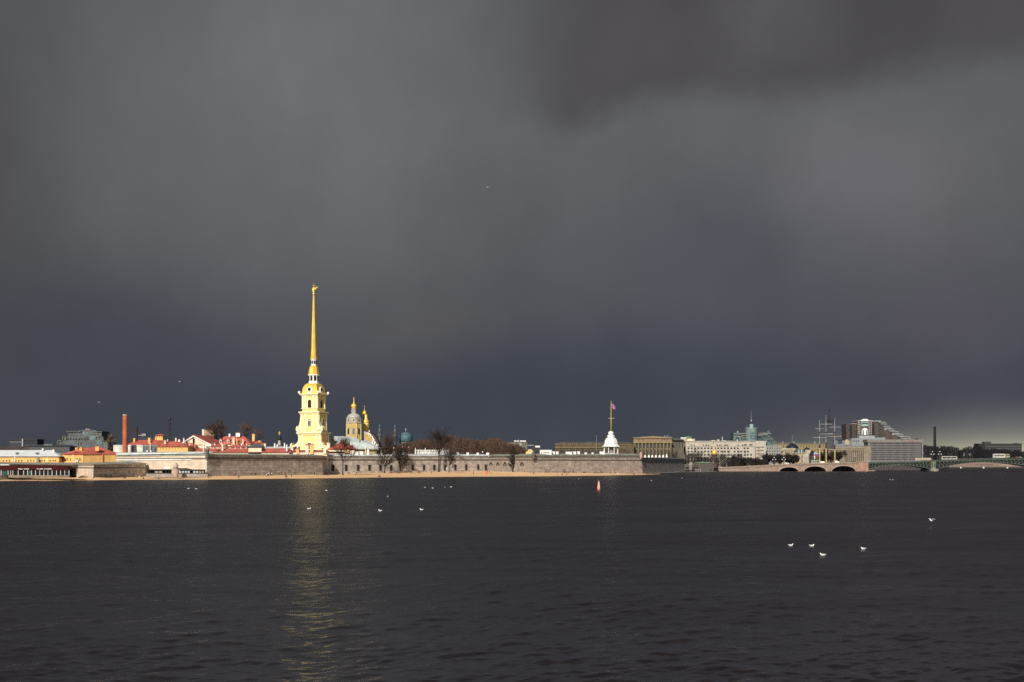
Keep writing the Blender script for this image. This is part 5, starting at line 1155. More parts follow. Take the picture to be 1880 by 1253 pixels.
# blue glass tower
T = Th('glass_tower', 'pale turquoise round glass tower with stepped wings and thin spire', 'office', 1380, 1750)
GL1 = glass('turquoise_glass', (0.25, 0.35, 0.345), 0.3); GL2 = glass('blue_glass', (0.09, 0.14, 0.16), 0.25); GLD = glass('dark_teal', (0.05, 0.085, 0.10), 0.25); PF = mat('pale_frame', (0.20, 0.22, 0.20)); OLV = mat('sand_band', (0.22, 0.19, 0.13))
T.part('drum', GL1, T.mb().lathe(1379.5, [(11.5, T.g), (11.5, 787), (11.9, 786.6), (11.9, 785.9)], 24), True)
T.part('upper_cabin', GL1, T.mb().lathe(1379.7, [(3.6, 787), (3.6, 778.2)], 12)); T.part('cap', BLACK, T.mb().lathe(1379.5, [(4.2, 778.4), (3.8, 777.2), (1.8, 775)], 12)); T.part('spire', mat('spire_grey', (0.16, 0.17, 0.19)), T.mb().lathe(1379.3, [(1.0, 775.4), (0.7, 768), (0.35, 764), (0.2, 752.6)], 8)); T.part('ball', WHITE, T.mb().lathe(1379.4, [(0.3, 774), (1.0, 773), (1.0, 772), (0.3, 771)], 10), True)
for j, y in enumerate((797, 801.6, 806)): 
    for i, x in enumerate((1376.5, 1380, 1383.6, 1387.4)):
        T.part('window', GLD if (i + j) % 3 else GL2, T.mb().box(x - 1.2, x + 1.2, y, y - 2.6, -math.sqrt(max(1, 11.5 ** 2 - (x - 1379.5) ** 2)) * T.m - .25, -math.sqrt(max(1, 11.5 ** 2 - (x - 1379.5) ** 2)) * T.m + 1.2))
for y in (792, 796, 800.6, 805): T.part('band', PF, T.mb().lathe(1379.5, [(11.75, y + .3), (11.75, y - .3)], 24))
T.part('left_wing', GLD, T.mb().box(1346, 1369, T.g, 795, 0, 20)); T.part('left_wing_low', GLD, T.mb().box(1344.5, 1372, T.g, 803.6, -4, 20)); T.part('right_wing', mat('wing_dark', (0.07, 0.075, 0.085)), T.mb().box(1389, 1415, T.g, 793.6, 2, 20)); T.part('right_wing_low', GLD, T.mb().box(1388, 1419, T.g, 805, -3, 20)); T.part('corner_turret', GL2, T.mb().lathe(1411, [(2.6, 806), (2.6, 794), (3, 793.6), (3, 792), (1, 790.4)], 10))
for x0, x1, y, m_ in ((1360, 1374, 796.6, OLV), (1360, 1374, 800.6, OLV), (1360, 1374, 804.6, OLV), (1346, 1360, 801.4, PF), (1346, 1360, 797, PF), (1390, 1408, 799, PF), (1398, 1414, 796.4, PF), (1400, 1418, 806.6, PF), (1396, 1416, 803, GL2), (1412, 1424, 810.8, GL2), (1404, 1424, 815.5, GLD)): T.part('floor_band', m_, T.mb().box(x0, x1, y + .75, y - .75, -4.6, -3.8 if y < 809 else 4))
T.part('rooftop_drum', PF, T.mb().lathe(1355.5, [(2.2, 795.4), (2.0, 793), (1.0, 791.6)], 10, 5)); T.part('arched_bay', PF, T.mb().arch(1352.5, 809, 12, 9, -4.8, -4.0)); T.part('arched_glass', GLD, T.mb().arch(1352.5, 809, 9, 7, -5.2, -4.6))
T.part('pinnacle', PF, T.mb().lathe(1372.6, [(0.6, 788), (0.4, 784), (0.1, 781.6)], 6, 2)); T.part('pinnacle', BLACK, T.mb().lathe(1389.2, [(0.7, 788), (0.6, 784), (0.1, 783)], 6, 2))
# grey apartment house
T = block('grey_apartments', 'grey apartment house with dense window grid right of the white block', 'apartments', 1360, 1406, 1434, 819.4, 16, mat('apt_grey', (0.27, 0.265, 0.25)), roofm=mat('apt_grey_roof', (0.34, 0.35, 0.35)), rt=.8)
T.wins(WD, lrange(1409, 1431.6, 6), [824.6, 829.8, 835, 840], 2.0, 2.6)
T.part('glass_top', GL2, T.mb().box(1409, 1422, 818.6, 813.5, 3, 12)); T.part('glass_roof', PF, T.mb().box(1408, 1424, 813.5, 812.8, 2.5, 12.5))
# long yellow ministry behind
T = block('yellow_ministry', 'long yellow building with grey roof behind the domed mansions', 'building', 1520, 1420, 1516, 815.6, 20, mat('ministry_yellow', (0.25, 0.19, 0.10)), roofm=None)
T.part('roof', mat('ministry_roof', (0.10, 0.10, 0.095)), T.mb().roof(1419, 1517, 815.8, 811.6, 20, 6, 6, 0.5)); T.part('cornice', mat('ministry_trim', (0.29, 0.235, 0.14)), T.mb().box(1419, 1517, 816.6, 815.4, -1, 0)); T.wins(WD, lrange(1428, 1512, 17), [821.6], 1.5, 3.0); T.wins(WD, lrange(1428, 1512, 17), [828], 1.5, 3.0)
for x in (1438, 1459, 1497): T.part('vent', STEEL, T.mb().lathe(x, [(1.2, 814.6), (1.3, 812), (.4, 810.6)], 8, 3))
T = Th('domed_palace', 'cream mansion with big dark blue dome and a flag mast', 'mansion', 1456, 1440)
T.part('wall', mat('mansion_cream', (0.40, 0.325, 0.225)), T.mb().box(1433, 1461, T.g, 825, 0, 14)); T.part('attic', mat('mansion_pale', (0.44, 0.385, 0.28)), T.mb().box(1435, 1460, 826, 823.6, -.8, 14)); T.part('cornice', OCW2, T.mb().box(1432.6, 1461.4, 828.4, 827.4, -.8, 0))
T.part('dome', mat('dome_slate', (0.018, 0.022, 0.034), 0.4), T.mb().lathe(1457, [(11.6, 824), (11.2, 821.4), (8.4, 818.2), (5, 815.4), (2, 814), (0.6, 813.4)], 16, 7), True); T.part('mast', GREY, T.mb().box(1456.8, 1457.2, 814, 800, 6.9, 7.1)); T.part('flag', mat('flag_dullred', (0.16, 0.05, 0.05)), T.mb().box(1456, 1459, 801.4, 800, 6.95, 7.05))
T.wins(WD, [1437, 1442, 1448.6, 1453.4, 1458], [832.4], 1.5, 2.8, arch=True); T.part('dark_bay', WD, T.mb().box(1434, 1436, 833, 828.6, -.1, .2))
T = Th('riverside_mansion', 'cream riverside mansion with small dark dome and glazed roof left of the ship masts', 'mansion', 1475, 1345)
T.part('wall', mat('mansion_cream', ()), T.mb().box(1459, 1477, T.g, 832.4, 0, 12)); T.part('corner_tower', mat('mansion_grey', (0.36, 0.31, 0.26)), T.mb().box(1477, 1489, T.g, 832.6, -1, 12)); T.part('attic', mat('mansion_grey', ()), T.mb().box(1479, 1488.6, 832.6, 826, 0, 10)); T.part('dome', BLACK, T.mb().lathe(1483.6, [(6.2, 826.4), (5.4, 824.4), (3, 822.4), (0.6, 821.6)], 12, 5), True); T.part('cornice', mat('mansion_pale', ()), T.mb().box(1458.4, 1489.6, 833, 831.8, -1.5, 0))
T.part('glazed_roof', glass('glazed_roof', (0.08, 0.12, 0.13), 0.3), T.mb().poly([(1461, 832), (1478, 832), (1476, 826), (1464, 824.4)], 1, 8)); T.part('roof_rib', PALE_ROOF, T.mb().box(1466.5, 1467.4, 832, 826, .7, 1.1)); T.part('roof_rib', PALE_ROOF, T.mb().box(1471.8, 1472.7, 832, 826, .7, 1.1))
T.wins(WD, [1465, 1472.6], [840.6, 848.6], 2.2, 4.2); T.part('plinth', OCW2, T.mb().box(1458.6, 1489.2, 852, 849.6, -1.3, 0)); T.part('pilaster', mat('mansion_pale', ()), T.mb().box(1476.2, 1477.4, 851, 833, -1.2, 0)); T.part('pilaster', mat('mansion_pale', ()), T.mb().box(1481.6, 1482.8, 851, 833, -1.2, 0)); T.part('tower_window', mat('dim_window', ()), T.mb().box(1484, 1487, 847, 838, -1.1, 0))
T = Th('dark_gatehouse', 'dark wedge-roofed pavilion beside the tricolour flag', 'pavilion', 1494, 1330); T.part('wall', mat('gate_dark', (0.06, 0.05, 0.045)), T.mb().box(1489, 1500, T.g, 836, 0, 8)); T.part('roof', BLACK, T.mb().poly([(1488, 836.4), (1501, 836.4), (1494.5, 828.6), (1492.5, 828)], -0.5, 8)); T.part('pale_gable', mat('pale_gable', (0.42, 0.42, 0.42)), T.mb().poly([(1494.5, 833.5), (1503, 833.5), (1495, 829.2)], 2, 9)); T.part('door', DARK, T.mb().box(1492.5, 1495.5, 850, 840, -.1, .1))
T = Th('green_terrace', 'low white and green terrace canopy at the foot of the first ship mast', 'canopy', 1497, 1300); T.part('roof', mat('canopy_green', (0.16, 0.26, 0.20)), T.mb().box(1488.6, 1505, 846.4, 845, -.4, 5)); 
for x in lrange(1489.5, 1504, 7): T.part('post', WHITE, T.mb().box(x - .3, x + .3, 853, 846.4, -.2, 0))
T.part('dark_back', DARK, T.mb().box(1489, 1504.6, 853, 846.4, 3, 3.3))
# concrete hall with vertical ribs
T = block('ribbed_hall', 'brown concrete hall with tall vertical ribs behind the ship masts', 'building', 1380, 1534, 1598, 822.6, 26, mat('hall_brown', (0.19, 0.155, 0.115)), roofm=mat('hall_cornice', (0.27, 0.225, 0.17)), rt=2)
T.part('tower_bay', mat('hall_brown2', (0.22, 0.175, 0.13)), T.mb().box(1587, 1598.6, T.g, 819.6, -0.8, 10)); T.part('roof_hall', mat('hall_roof', (0.13, 0.135, 0.135)), T.mb().box(1536, 1590, 822, 818.4, 6, 24)); T.part('low_wing', mat('hall_brown', ()), T.mb().box(1520, 1550, T.g, 825.4, -2, 20)); T.part('wing_cornice', mat('hall_cornice', ()), T.mb().box(1519, 1551, 826.4, 824.6, -3, 20))
for x in lrange(1551, 1586, 11): T.part('rib', mat('hall_rib', (0.25, 0.205, 0.15)), T.mb().box(x - .75, x + .75, T.g, 824.4, -1.4, 0))
T.wins(WD, lrange(1552.7, 1584.2, 10), [849], 1.3, 22, -0.1)
for x in lrange(1524, 1547, 6): T.part('window', mat('dim_window', ()), T.mb().box(x - .9, x + .9, 846, 830, -2.15, -2))
# brick and glass tower complex
BK = mat('dark_red_brick', (0.085, 0.062, 0.056), 0.85, var=0.25); BK2 = mat('brown_brick', (0.065, 0.052, 0.048), 0.85, var=0.25)
T = Th('tower_apartments', 'tall brown brick apartment towers stepping down to the right with white glass bay', 'apartments', 1600, 1620)
T.part('tower', BK2, T.mb().box(1555, 1576, T.g, 778.4, 4, 26)); T.part('tower', BK, T.mb().box(1574, 1601, T.g, 773.4, 0, 26)); T.part('tower', BK2, T.mb().box(1600.6, 1616, T.g, 774, 2, 26))
for i, (x0, x1, y) in enumerate(((1616, 1623, 776), (1623, 1631, 783.4), (1631, 1638, 788.6), (1638, 1646, 793), (1646, 1655, 798), (1655, 1668, 803))):
    T.part('tower', BK if i % 2 else BK2, T.mb().box(x0, x1 + 2, T.g, y, 1 + i * .5, 26)); T.part('roof_slab', mat('pale_slab', (0.40, 0.42, 0.42)), T.mb().box(x0 - 2, x1 + 3, y, y - .8, -0.5 + i * .5, 27))
    T.part('balcony', mat('pale_slab', ()), T.mb().box(x0 + 1, x1 + 5, y + 3.4, y + 2.5, -1 + i * .5, 0.9 + i * .5)); T.part('window', PANE_B, T.mb().box(x0 + .5, x1 - .5, y + 6.4, y + 4, 0.8 + i * .5, 1.2 + i * .5))
    if i in (1, 3): T.part('glass_bay', glass('pale_glass', (0.34, 0.42, 0.44), 0.3), T.mb().box(x0 + 1, x0 + 5, y + 6, y + 3.6, 0.3 + i * .5, 0.9 + i * .5))
T.part('roof_slab', WHITE, T.mb().box(1574.4, 1602.5, 773.6, 772.8, -1, 26)); T.part('roof_slab', mat('pale_slab', ()), T.mb().box(1604.6, 1617, 774.2, 773, 0, 26)); T.part('roof_slab', mat('pale_slab', ()), T.mb().box(1564, 1575, 778.8, 778, 2.4, 20))
T.part('crown', PALE_ROOF, T.mb().poly([(1581, 773), (1582.5, 771), (1586, 769.6), (1591, 769.6), (1594, 771), (1595, 773)], 0, 6))
GP = glass('pale_glass', ()); T.part('glass_bay', GP, T.mb().box(1581, 1593.6, 783, 775.6, -1.4, 0)); T.part('glass_bay', mat('white_bay', (0.66, 0.70, 0.70)), T.mb().arch(1587.4, 799, 11.4, 12.8, -1.5, 0)); T.part('window', PANE, T.mb().box(1583, 1585, 799, 790, -1.7, -1.4)); T.part('window', PANE, T.mb().box(1590, 1592, 799, 790, -1.7, -1.4)); T.part('window', PANE_B, T.mb().box(1581.4, 1593.2, 779.4, 777, -1.6, -1.3))
T.wins(mat('window_white', (0.60, 0.60, 0.56)), [1575.6, 1578.4, 1595.8, 1599.4], [777.5, 780.8, 784.1, 787.4, 790.7, 794, 797.3], 1.0, 1.6)
T.wins(mat('window_pale_blue', (0.10, 0.115, 0.13)), [1610.5], [780, 784, 788, 792, 796, 800], 4, 1.2, 1.85); T.part('recess', mat('recess', (0.02, 0.018, 0.02)), T.mb().box(1561, 1566, T.g, 781, 3.7, 4.1)); T.part('recess', mat('recess', ()), T.mb().box(1602, 1605.6, T.g, 778, 1.7, 2.1))
# pale lower blocks in front of it
T = block('grey_office', 'low bluish grey office in front of the brick towers', 'office', 1560, 1563, 1607, 805.2, 12, mat('office_grey', (0.23, 0.24, 0.25)), roofm=None)
T.part('upper_box', mat('office_pale', (0.29, 0.305, 0.32)), T.mb().box(1577.6, 1606, 805.4, 800.2, 0.4, 10)); T.part('side_box', mat('office_blue', (0.20, 0.25, 0.27)), T.mb().box(1606.4, 1626, T.g, 803.6, 1, 10)); T.wins(PANE_B, lrange(1566, 1576, 4), [812], 1.6, 3.2)
T = block('blue_clad_block', 'small grey block with dark blue corner left of the grey office', 'building', 1540, 1533, 1562, 809.4, 12, mat('clad_grey', (0.19, 0.195, 0.205)), roofm=mat('clad_roof', (0.15, 0.155, 0.165)), rt=.8)
T.part('blue_corner', mat('clad_blue', (0.03, 0.06, 0.10)), T.mb().box(1538, 1545.6, 815, 806.6, -.6, 6)); T.part('cream_gable', mat('gable_cream2', (0.40, 0.33, 0.24)), T.mb().poly([(1551, 817), (1559, 817), (1558, 808.6), (1555, 807), (1552, 808.4)], -1, 2)); T.wins(WD, [1535.5, 1548.6], [815], 1.6, 2.4)
# hotel slab; cloud shade put into its greys
T = Th('hotel_slab', 'wide grey hotel slab with nine dark ribbon window rows above the green bridge', 'hotel', 1645, 1480)
T.part('wall', mat('hotel_grey', (0.175, 0.165, 0.165), var=0.1), T.mb().box(1594, 1691.6, T.g, 807.8, 0, 18)); T.part('parapet', mat('hotel_parapet', (0.185, 0.17, 0.155)), T.mb().box(1592, 1692, 812.6, 807.4, -0.6, 18.4)); T.part('end_frame', mat('hotel_grey', ()), T.mb().box(1691.8, 1694.4, T.g, 806, -1, 19)); T.part('end_recess', DARK, T.mb().box(1690.6, 1691.8, T.g, 808, -.3, 10)); T.part('rooftop_box', mat('hotel_dark', (0.09, 0.08, 0.08)), T.mb().box(1686, 1692.6, 807.4, 805.2, 2, 14)); T.part('rose_panel', mat('hotel_rose', (0.21, 0.15, 0.145)), T.mb().box(1662, 1680, 812, 807.8, -0.75, -0.5))
for j in range(10):
    y = 813.6 + j * 3.32
    T.part('ribbon_window', mat('ribbon_glass', (0.05, 0.048, 0.055), 0.3), T.mb().box(1597, 1690, y + 1.7, y, -0.08, 0.1))
    for i in range(6):
        T.part('dark_bay', mat('ribbon_dark', (0.022, 0.02, 0.024), 0.3), T.mb().box(1600 + i * 14 + (j % 3), 1608 + i * 14 + (j % 2) * 2, y + 1.6, y + .1, -0.14, -0.06))
# far right: chimney and long office
T = Th('dark_chimney', 'tall dark chimney stack before the yellow strip of sky', 'chimney', 1716.2, 2300); T.part('shaft', mat('near_black_brick', (0.014, 0.010, 0.014)), T.mb().lathe(1716.2, [(2.8, T.g), (2.5, 815), (2.1, 786), (2.1, 783.4)], 16), True)  # shaft brick near black, rings a little paler
for y in (794, 800, 806): T.part('ring', mat('ring_steel', (0.04, 0.036, 0.04)), T.mb().lathe(1716.2, [(2.75, y + .4), (2.75, y - .4)], 16))
T = block('long_office', 'long dark flat office with raised roof cabin on the right horizon', 'office', 2300, 1797.5, 1876, 815.4, 26, mat('office_dark', (0.035, 0.032, 0.037)), roofm=mat('office_darkroof', (0.05, 0.046, 0.05)), rt=.7)
T.part('roof_cabin', mat('office_darkroof', ()), T.mb().box(1809, 1821, 815, 811.4, 4, 16)); T.part('roof_cabin', mat('office_darkroof', ()), T.mb().box(1866, 1872, 815, 813.8, 4, 16)); T.part('aerial', BLACK, T.mb().box(1815, 1815.5, 811.6, 809.4, 8, 8.4)); T.part('dark_end', mat('office_end', (0.022, 0.018, 0.024)), T.mb().box(1797.4, 1808.6, T.g, 815.6, -.5, 20))
for y in (820, 824.4): T.part('ribbon_window', mat('ribbon_pale', (0.075, 0.075, 0.08), 0.4), T.mb().box(1810, 1875, y + 1, y - .6, -.2, .2))
T = Th('tv_tower', 'tall dark television tower with round pods behind the ship masts', 'tower', 1522.5, 2300)
b = T.mb()
for s_ in (-1, 1): b.ptube((1522.5 + s_ * 4.2, T.g, s_ * 2), (1522.5 + s_ * 2.0, 782, 0), .3, 0.3); b.ptube((1522.5 + s_ * 2.2, 782, 0), (1522.5 + s_ * .6, 760, 0), .7, .5)
for y in (815, 806, 798, 790, 782): b.box(1520.4, 1524.6, y + .25, y - .25, -1, 1)
b.ptube((1522.5, 774, 0), (1522.5, 744, 0), .8, .35); T.part('lattice', MASTM, b)
T.part('gallery', MASTM, T.mb().lathe(1523.6, [(6, 774), (7.6, 773.4), (7.6, 771.4), (6, 771)], 16)); T.part('pod', MASTM, T.mb().lathe(1522.5, [(1.4, 757.4), (2.2, 756.6), (2.2, 755.4), (1.2, 754.8)], 12)); T.part('pod', MASTM, T.mb().lathe(1522.5, [(1.4, 753.4), (2.5, 752.6), (2.4, 749.8), (1.0, 748.6)], 12)); T.part('cabin', MASTM, T.mb().box(1520.4, 1525, 784, 779.6, -3, 3))
# gilded cupola on a dark chapel
T = Th('gilded_chapel', 'small dark chapel with glowing gilded cupola and spike in front of the white apartments', 'chapel', 1311.5, 1225, 0.8)
T.part('drum', mat('chapel_brown', (0.075, 0.048, 0.040)), T.mb().lathe(1311.5, [(6.5, 859), (6.2, 851), (4.4, 849.6), (4.2, 838), (5.4, 836.4), (5.2, 834.4)], 12)); T.part('eave', mat('copper_brown', (0.30, 0.15, 0.03), 0.5), T.mb().lathe(1311.5, [(6.0, 835), (6.2, 834.4), (5.0, 833.6)], 14)); T.part('cupola', GOLD, T.mb().lathe(1311.5, [(4.9, 834), (4.8, 831.6), (3.8, 828.8), (2.2, 827), (1.0, 826), (0.7, 822)], 16), True); T.part('spike', GOLD, T.mb().lathe(1311.3, [(0.7, 826), (0.4, 820), (0.15, 815.6)], 8)); T.wins(DARK, [1309.8, 1313], [847], 1.1, 6, -5.4, .3); T.part('side_shrine', mat('shrine_tan', (0.22, 0.16, 0.12)), T.mb().lathe(1308.2, [(1.2, 852), (1.0, 848.6), (.3, 846.8)], 8, -4))
# small guard works right of the fortress
T = Th('guard_house', 'low dark guard house with flat green roof at the right end of the fortress', 'house', 1294, 1190, 0.5)
T.part('wall', mat('guard_wall', (0.085, 0.075, 0.066)), T.mb().box(1281, 1309, 867.5, 851, 0, 16)); T.part('roof', mat('guard_green', (0.20, 0.29, 0.17), 0.6), T.mb().roof(1278, 1311, 851.2, 848.6, 16, 6, 8, 1)); T.part('finial', COPING_G, T.mb().lathe(1292, [(.8, 849.4), (.6, 847.8), (.2, 847)], 6, 8)); T.part('door', DARK, T.mb().box(1303, 1306, 866.6, 861.4, -.1, .1)); T.part('door', mat('pale_door', (0.42, 0.38, 0.33)), T.mb().box(1285, 1287, 866.4, 862.6, -.1, .1))
T = Th('link_wall', 'low dark wall with two black openings left of the green roofed guard house', 'wall', 1268, 1165, 0.5)
T.part('wall', mat('link_stone', (0.12, 0.105, 0.092)), T.mb().box(1254, 1284, 868, 852.6, 0, 4)); T.part('opening', DARK, T.mb().box(1258.4, 1267, 861.2, 857.4, -.12, .2)); T.part('opening', DARK, T.mb().box(1273.4, 1282.6, 860.6, 857.4, -.12, .2)); T.part('opening', DARK, T.mb().box(1273.4, 1282.6, 855.6, 854, -.12, .2))
T = Th('stone_sentry', 'grey stone sentry turret with pointed cap on the low dark wall', 'turret', 1268.2, 1158, 1.0); T.part('drum', mat('sentry_grey', (0.30, 0.26, 0.225)), T.mb().lathe(1268.2, [(3.6, 867), (3.4, 857), (3.7, 856)], 12), True); T.part('cap', mat('sentry_grey', ()), T.mb().lathe(1268.2, [(4.2, 856.2), (3.4, 852), (2.0, 849.6), (.3, 848.8)], 12), True)

# ================================================================== STONE BRIDGE
T = Th('stone_bridge', 'pinkish granite bridge with three low arches and long left ramp', 'bridge', 1500, 1240, -0.6)
b = T.mb(); xs = [1309.5 + i * 0.5 for i in range(int((1593.5 - 1309.5) / .5) + 1)]
ARCH = ((1431, 1466, 858.2), (1476, 1517, 856.6), (1527, 1571, 855.8))
def top(x): return lerp_tab([(1309, 859.2), (1370, 856.4), (1430, 853.2), (1500, 850.6), (1593, 848.8)], x)
def under(x):
    for a, c_, y in ARCH:
        if a < x < c_:
            u = (x - (a + c_) / 2) / ((c_ - a) / 2); return 866.4 - (866.4 - y) * math.sqrt(max(0, 1 - u * u))
    return 868.5
bdep = 22.0
for i, x in enumerate(xs):
    for d in (0, bdep):
        b.v += [b.P(x, under(x), d), b.P(x, top(x) + 1.2, d)]
    if i:
        a = 4 * (i - 1); c_ = 4 * i; b.f += [(a, c_, c_ + 1, a + 1), (a + 3, c_ + 3, c_ + 2, a + 2), (a + 1, c_ + 1, c_ + 3, a + 3), (a + 2, c_ + 2, c_, a)]
e = 4 * (len(xs) - 1); b.f += [(0, 1, 3, 2), (e + 2, e + 3, e + 1, e)]
b.uv = [(v[0], v[2], 0) for v in b.v]
BST = brickmat('bridge_granite', (0.30, 0.215, 0.165), (0.24, 0.17, 0.135), (0.17, 0.13, 0.105), 2.4, 0.9, 0.04)
T.part('masonry', BST, b)
pr = T.mb(); seg = [1309.5, 1370, 1430, 1465, 1500, 1546, 1593.5]
def ribbon(b, seg, f0, f1, a, d):
    b.add([b.P(x, f(x), q) for x in seg for f, q in ((f0, a), (f1, a), (f1, d), (f0, d))], [])
    n0 = len(b.v) - 4 * len(seg)
    for i in range(len(seg) - 1):
        p_ = n0 + 4 * i; b.f += [(p_, p_ + 4, p_ + 5, p_ + 1), (p_ + 1, p_ + 5, p_ + 6, p_ + 2), (p_ + 2, p_ + 6, p_ + 7, p_ + 3), (p_ + 3, p_ + 7, p_ + 4, p_)]
    b.f += [(n0, n0 + 1, n0 + 2, n0 + 3), (len(b.v) - 1, len(b.v) - 2, len(b.v) - 3, len(b.v) - 4)]
    return b
PAR = mat('parapet_stone', (0.29, 0.225, 0.18))
T.part('parapet', PAR, ribbon(T.mb(), seg, lambda x: top(x) + 1.3, lambda x: top(x), -0.5, 0.3)); T.part('parapet', PAR, ribbon(T.mb(), seg, lambda x: top(x) + 1.3, lambda x: top(x), bdep - .3, bdep + .5)); T.part('string_course', mat('course_stone', (0.20, 0.15, 0.125)), ribbon(T.mb(), seg, lambda x: top(x) + 3.0, lambda x: top(x) + 2.4, -0.35, 0.1))
T.part('end_pier', mat('pier_red', (0.31, 0.185, 0.135), var=0.22), T.mb().box(1573.5, 1593.8, 868.5, 849.4, -1.0, bdep + 1)); T.part('pier_cap', PAR, T.mb().box(1572.6, 1594.6, 849.4, 847.8, -1.6, bdep + 1.6))
for a, c_, y in ARCH:
    rb_ = T.mb(); n = 22; rr = (c_ - a) / 2; xm = (a + c_) / 2
    pts = [(xm + rr * math.cos(math.pi * i / n), 866.4 - (866.4 - y) * math.sin(math.pi * i / n)) for i in range(n + 1)] + [(xm + (rr + 1.5) * math.cos(math.pi * (n - i) / n), 866.4 - (866.4 - y + 1.3) * math.sin(math.pi * (n - i) / n)) for i in range(n + 1)]
    for i in range(n):
        q = [pts[i], pts[i + 1], pts[2 * n - i], pts[2 * n + 1 - i]]
        vs = [rb_.P(x, y_, -0.3) for x, y_ in q] + [rb_.P(x, y_, 0.2) for x, y_ in q]; rb_.add(vs, [(0, 1, 2, 3), (0, 4, 5, 1), (2, 6, 7, 3)])
    T.part('arch_ring', mat('ring_stone', (0.33, 0.245, 0.20)), rb_)
for x in (1471, 1522):
    T.part('cutwater', mat('cutwater_stone', (0.24, 0.175, 0.14)), T.mb().lathe(x, [(3.6, 868.5), (3.4, 863), (2.0, 861.6), (.3, 861)], 10, 0.2), True)

T = Th('quay_wall', 'dark sheet added for the shade seen through the stone bridge arches', 'wall', 1500, 1268, -0.6); T.solo(mat('bridge_shade', (0.055, 0.05, 0.05)), T.mb().box(1400, 1592, 868, 855, 0, 1.5))  # dark sheet added behind the arches to stand for the shade there
T = Th('quay_wall', 'dark sheet added for the shade low under the green bridge left span', 'wall', 1660, 1424, -0.6); T.solo(mat('bridge_shade', ()), T.mb().box(1597, 1720, 866, 849.5, 0, 1.5))  # second added dark sheet, giving the shade under the left span
# ================================================================== STEEL BRIDGE
GRN = mat('bridge_green', (0.080, 0.104, 0.085), 0.55, var=0.25); GRN2 = mat('bridge_dark_green', (0.045, 0.062, 0.05), 0.6)
T = Th('steel_bridge', 'green steel truss bridge with shallow arches and stone pier at the right', 'bridge', 1712, 1260, -0.6)
def deck(x): return lerp_tab([(1594, 849.6), (1712, 846.8), (1820, 843.0), (1930, 842.2), (2080, 843.5)], x)
T.part('roadway', GRN2, ribbon(T.mb(), [1594, 1650, 1712, 1766, 1820, 1875, 1930, 2000, 2080], lambda x: deck(x) + 1.2, lambda x: deck(x) - .1, -0.6, 24))
T.part('railing', GRN, ribbon(T.mb(), [1594, 1650, 1712, 1766, 1820, 1875, 1930, 2000, 2080], lambda x: deck(x) - 1.15, lambda x: deck(x) - 1.75, -0.7, -0.5))
rl_ = T.mb()
for i in range(160):
    x = 1595 + i * 3.0; rl_.box(x - .22, x + .22, deck(x), deck(x) - 1.3, -0.68, -0.55)
T.part('railing_bars', GRN, rl_)
def chord(x, a, c_, ys, ym):
    u = (x - (a + c_) / 2) / ((c_ - a) / 2); return ys - (ys - ym) * (1 - u * u)
for (a, c_, ys, ym, n) in ((1595, 1708, 861.4, 853.6, 18), (1718, 1912, 861.4, 848.6, 28), (1922, 2075, 861.4, 849.4, 18)):
    xs = lrange(a, c_, n + 1); cf = lambda x: chord(x, a, c_, ys, ym)
    for d in (-0.3, 23.0):
        fr = d < 1
        T.part('arch_chord', GRN if fr else GRN2, ribbon(T.mb(), lrange(a, c_, 40), lambda x: cf(x) + .45, lambda x: cf(x) - .45, d, d + .9)); T.part('top_chord', GRN if fr else GRN2, ribbon(T.mb(), lrange(a, c_, 10), lambda x: deck(x) + 2.1, lambda x: deck(x) + 1.25, d, d + .8))
        w_ = T.mb()
        for i in range(n):
            x0, x1 = xs[i], xs[i + 1]; dm = d + .4
            w_.ptube((x0, deck(x0) + 1.6, dm), (x0, cf(x0), dm), .3, n=4)
            if i < n / 2: w_.ptube((x0, deck(x0) + 1.6, dm), (x1, cf(x1), dm), .26, n=4)
            else: w_.ptube((x1, deck(x1) + 1.6, dm), (x0, cf(x0), dm), .26, n=4)
        T.part('truss_web', GRN if fr else GRN2, w_)
    T.part('deck_shadow_plate', mat('under_deck', (0.010, 0.012, 0.011)), ribbon(T.mb(), lrange(a, c_, 20), lambda x: cf(x) - .5, lambda x: deck(x) + 1.5, 2, 21))  # near-black body added for the shade between the trusses
for x in (1713, 1917):
    pr_ = T.part('pier', mat('pier_stone', (0.20, 0.185, 0.16)), T.mb().box(x - 6.2, x + 8 , 868.5, 861.6, -3, 28)); T.part('pier_plinth', mat('pier_foot', (0.27, 0.22, 0.18)), T.mb().lathe(x, [(5.4, 866.4), (5.0, 863.2), (4.4, 862.4)], 12, -4), parent=pr_); T.part('ornate_pylon', mat('pylon_green', (0.165, 0.195, 0.135), var=0.3, scale=0.6), T.mb().box(x - 4.2, x + 4.0, 861.6, 847.2, -1.8, 26), parent=pr_); T.part('pylon_cap', GRN, T.mb().box(x - 5, x + 4.8, 847.4, 845.8, -2.4, 26.6), parent=pr_)
    for s_ in (-2.2, 2.2): T.part('relief', GRN2, T.mb().box(x + s_ - 1.2, x + s_ + 1.2, 858, 850.4, -1.95, -1.7), parent=pr_)
T.part('abutment', mat('pier_stone', ()), T.mb().box(1594.2, 1606, 868.5, 863.2, -1, 25))
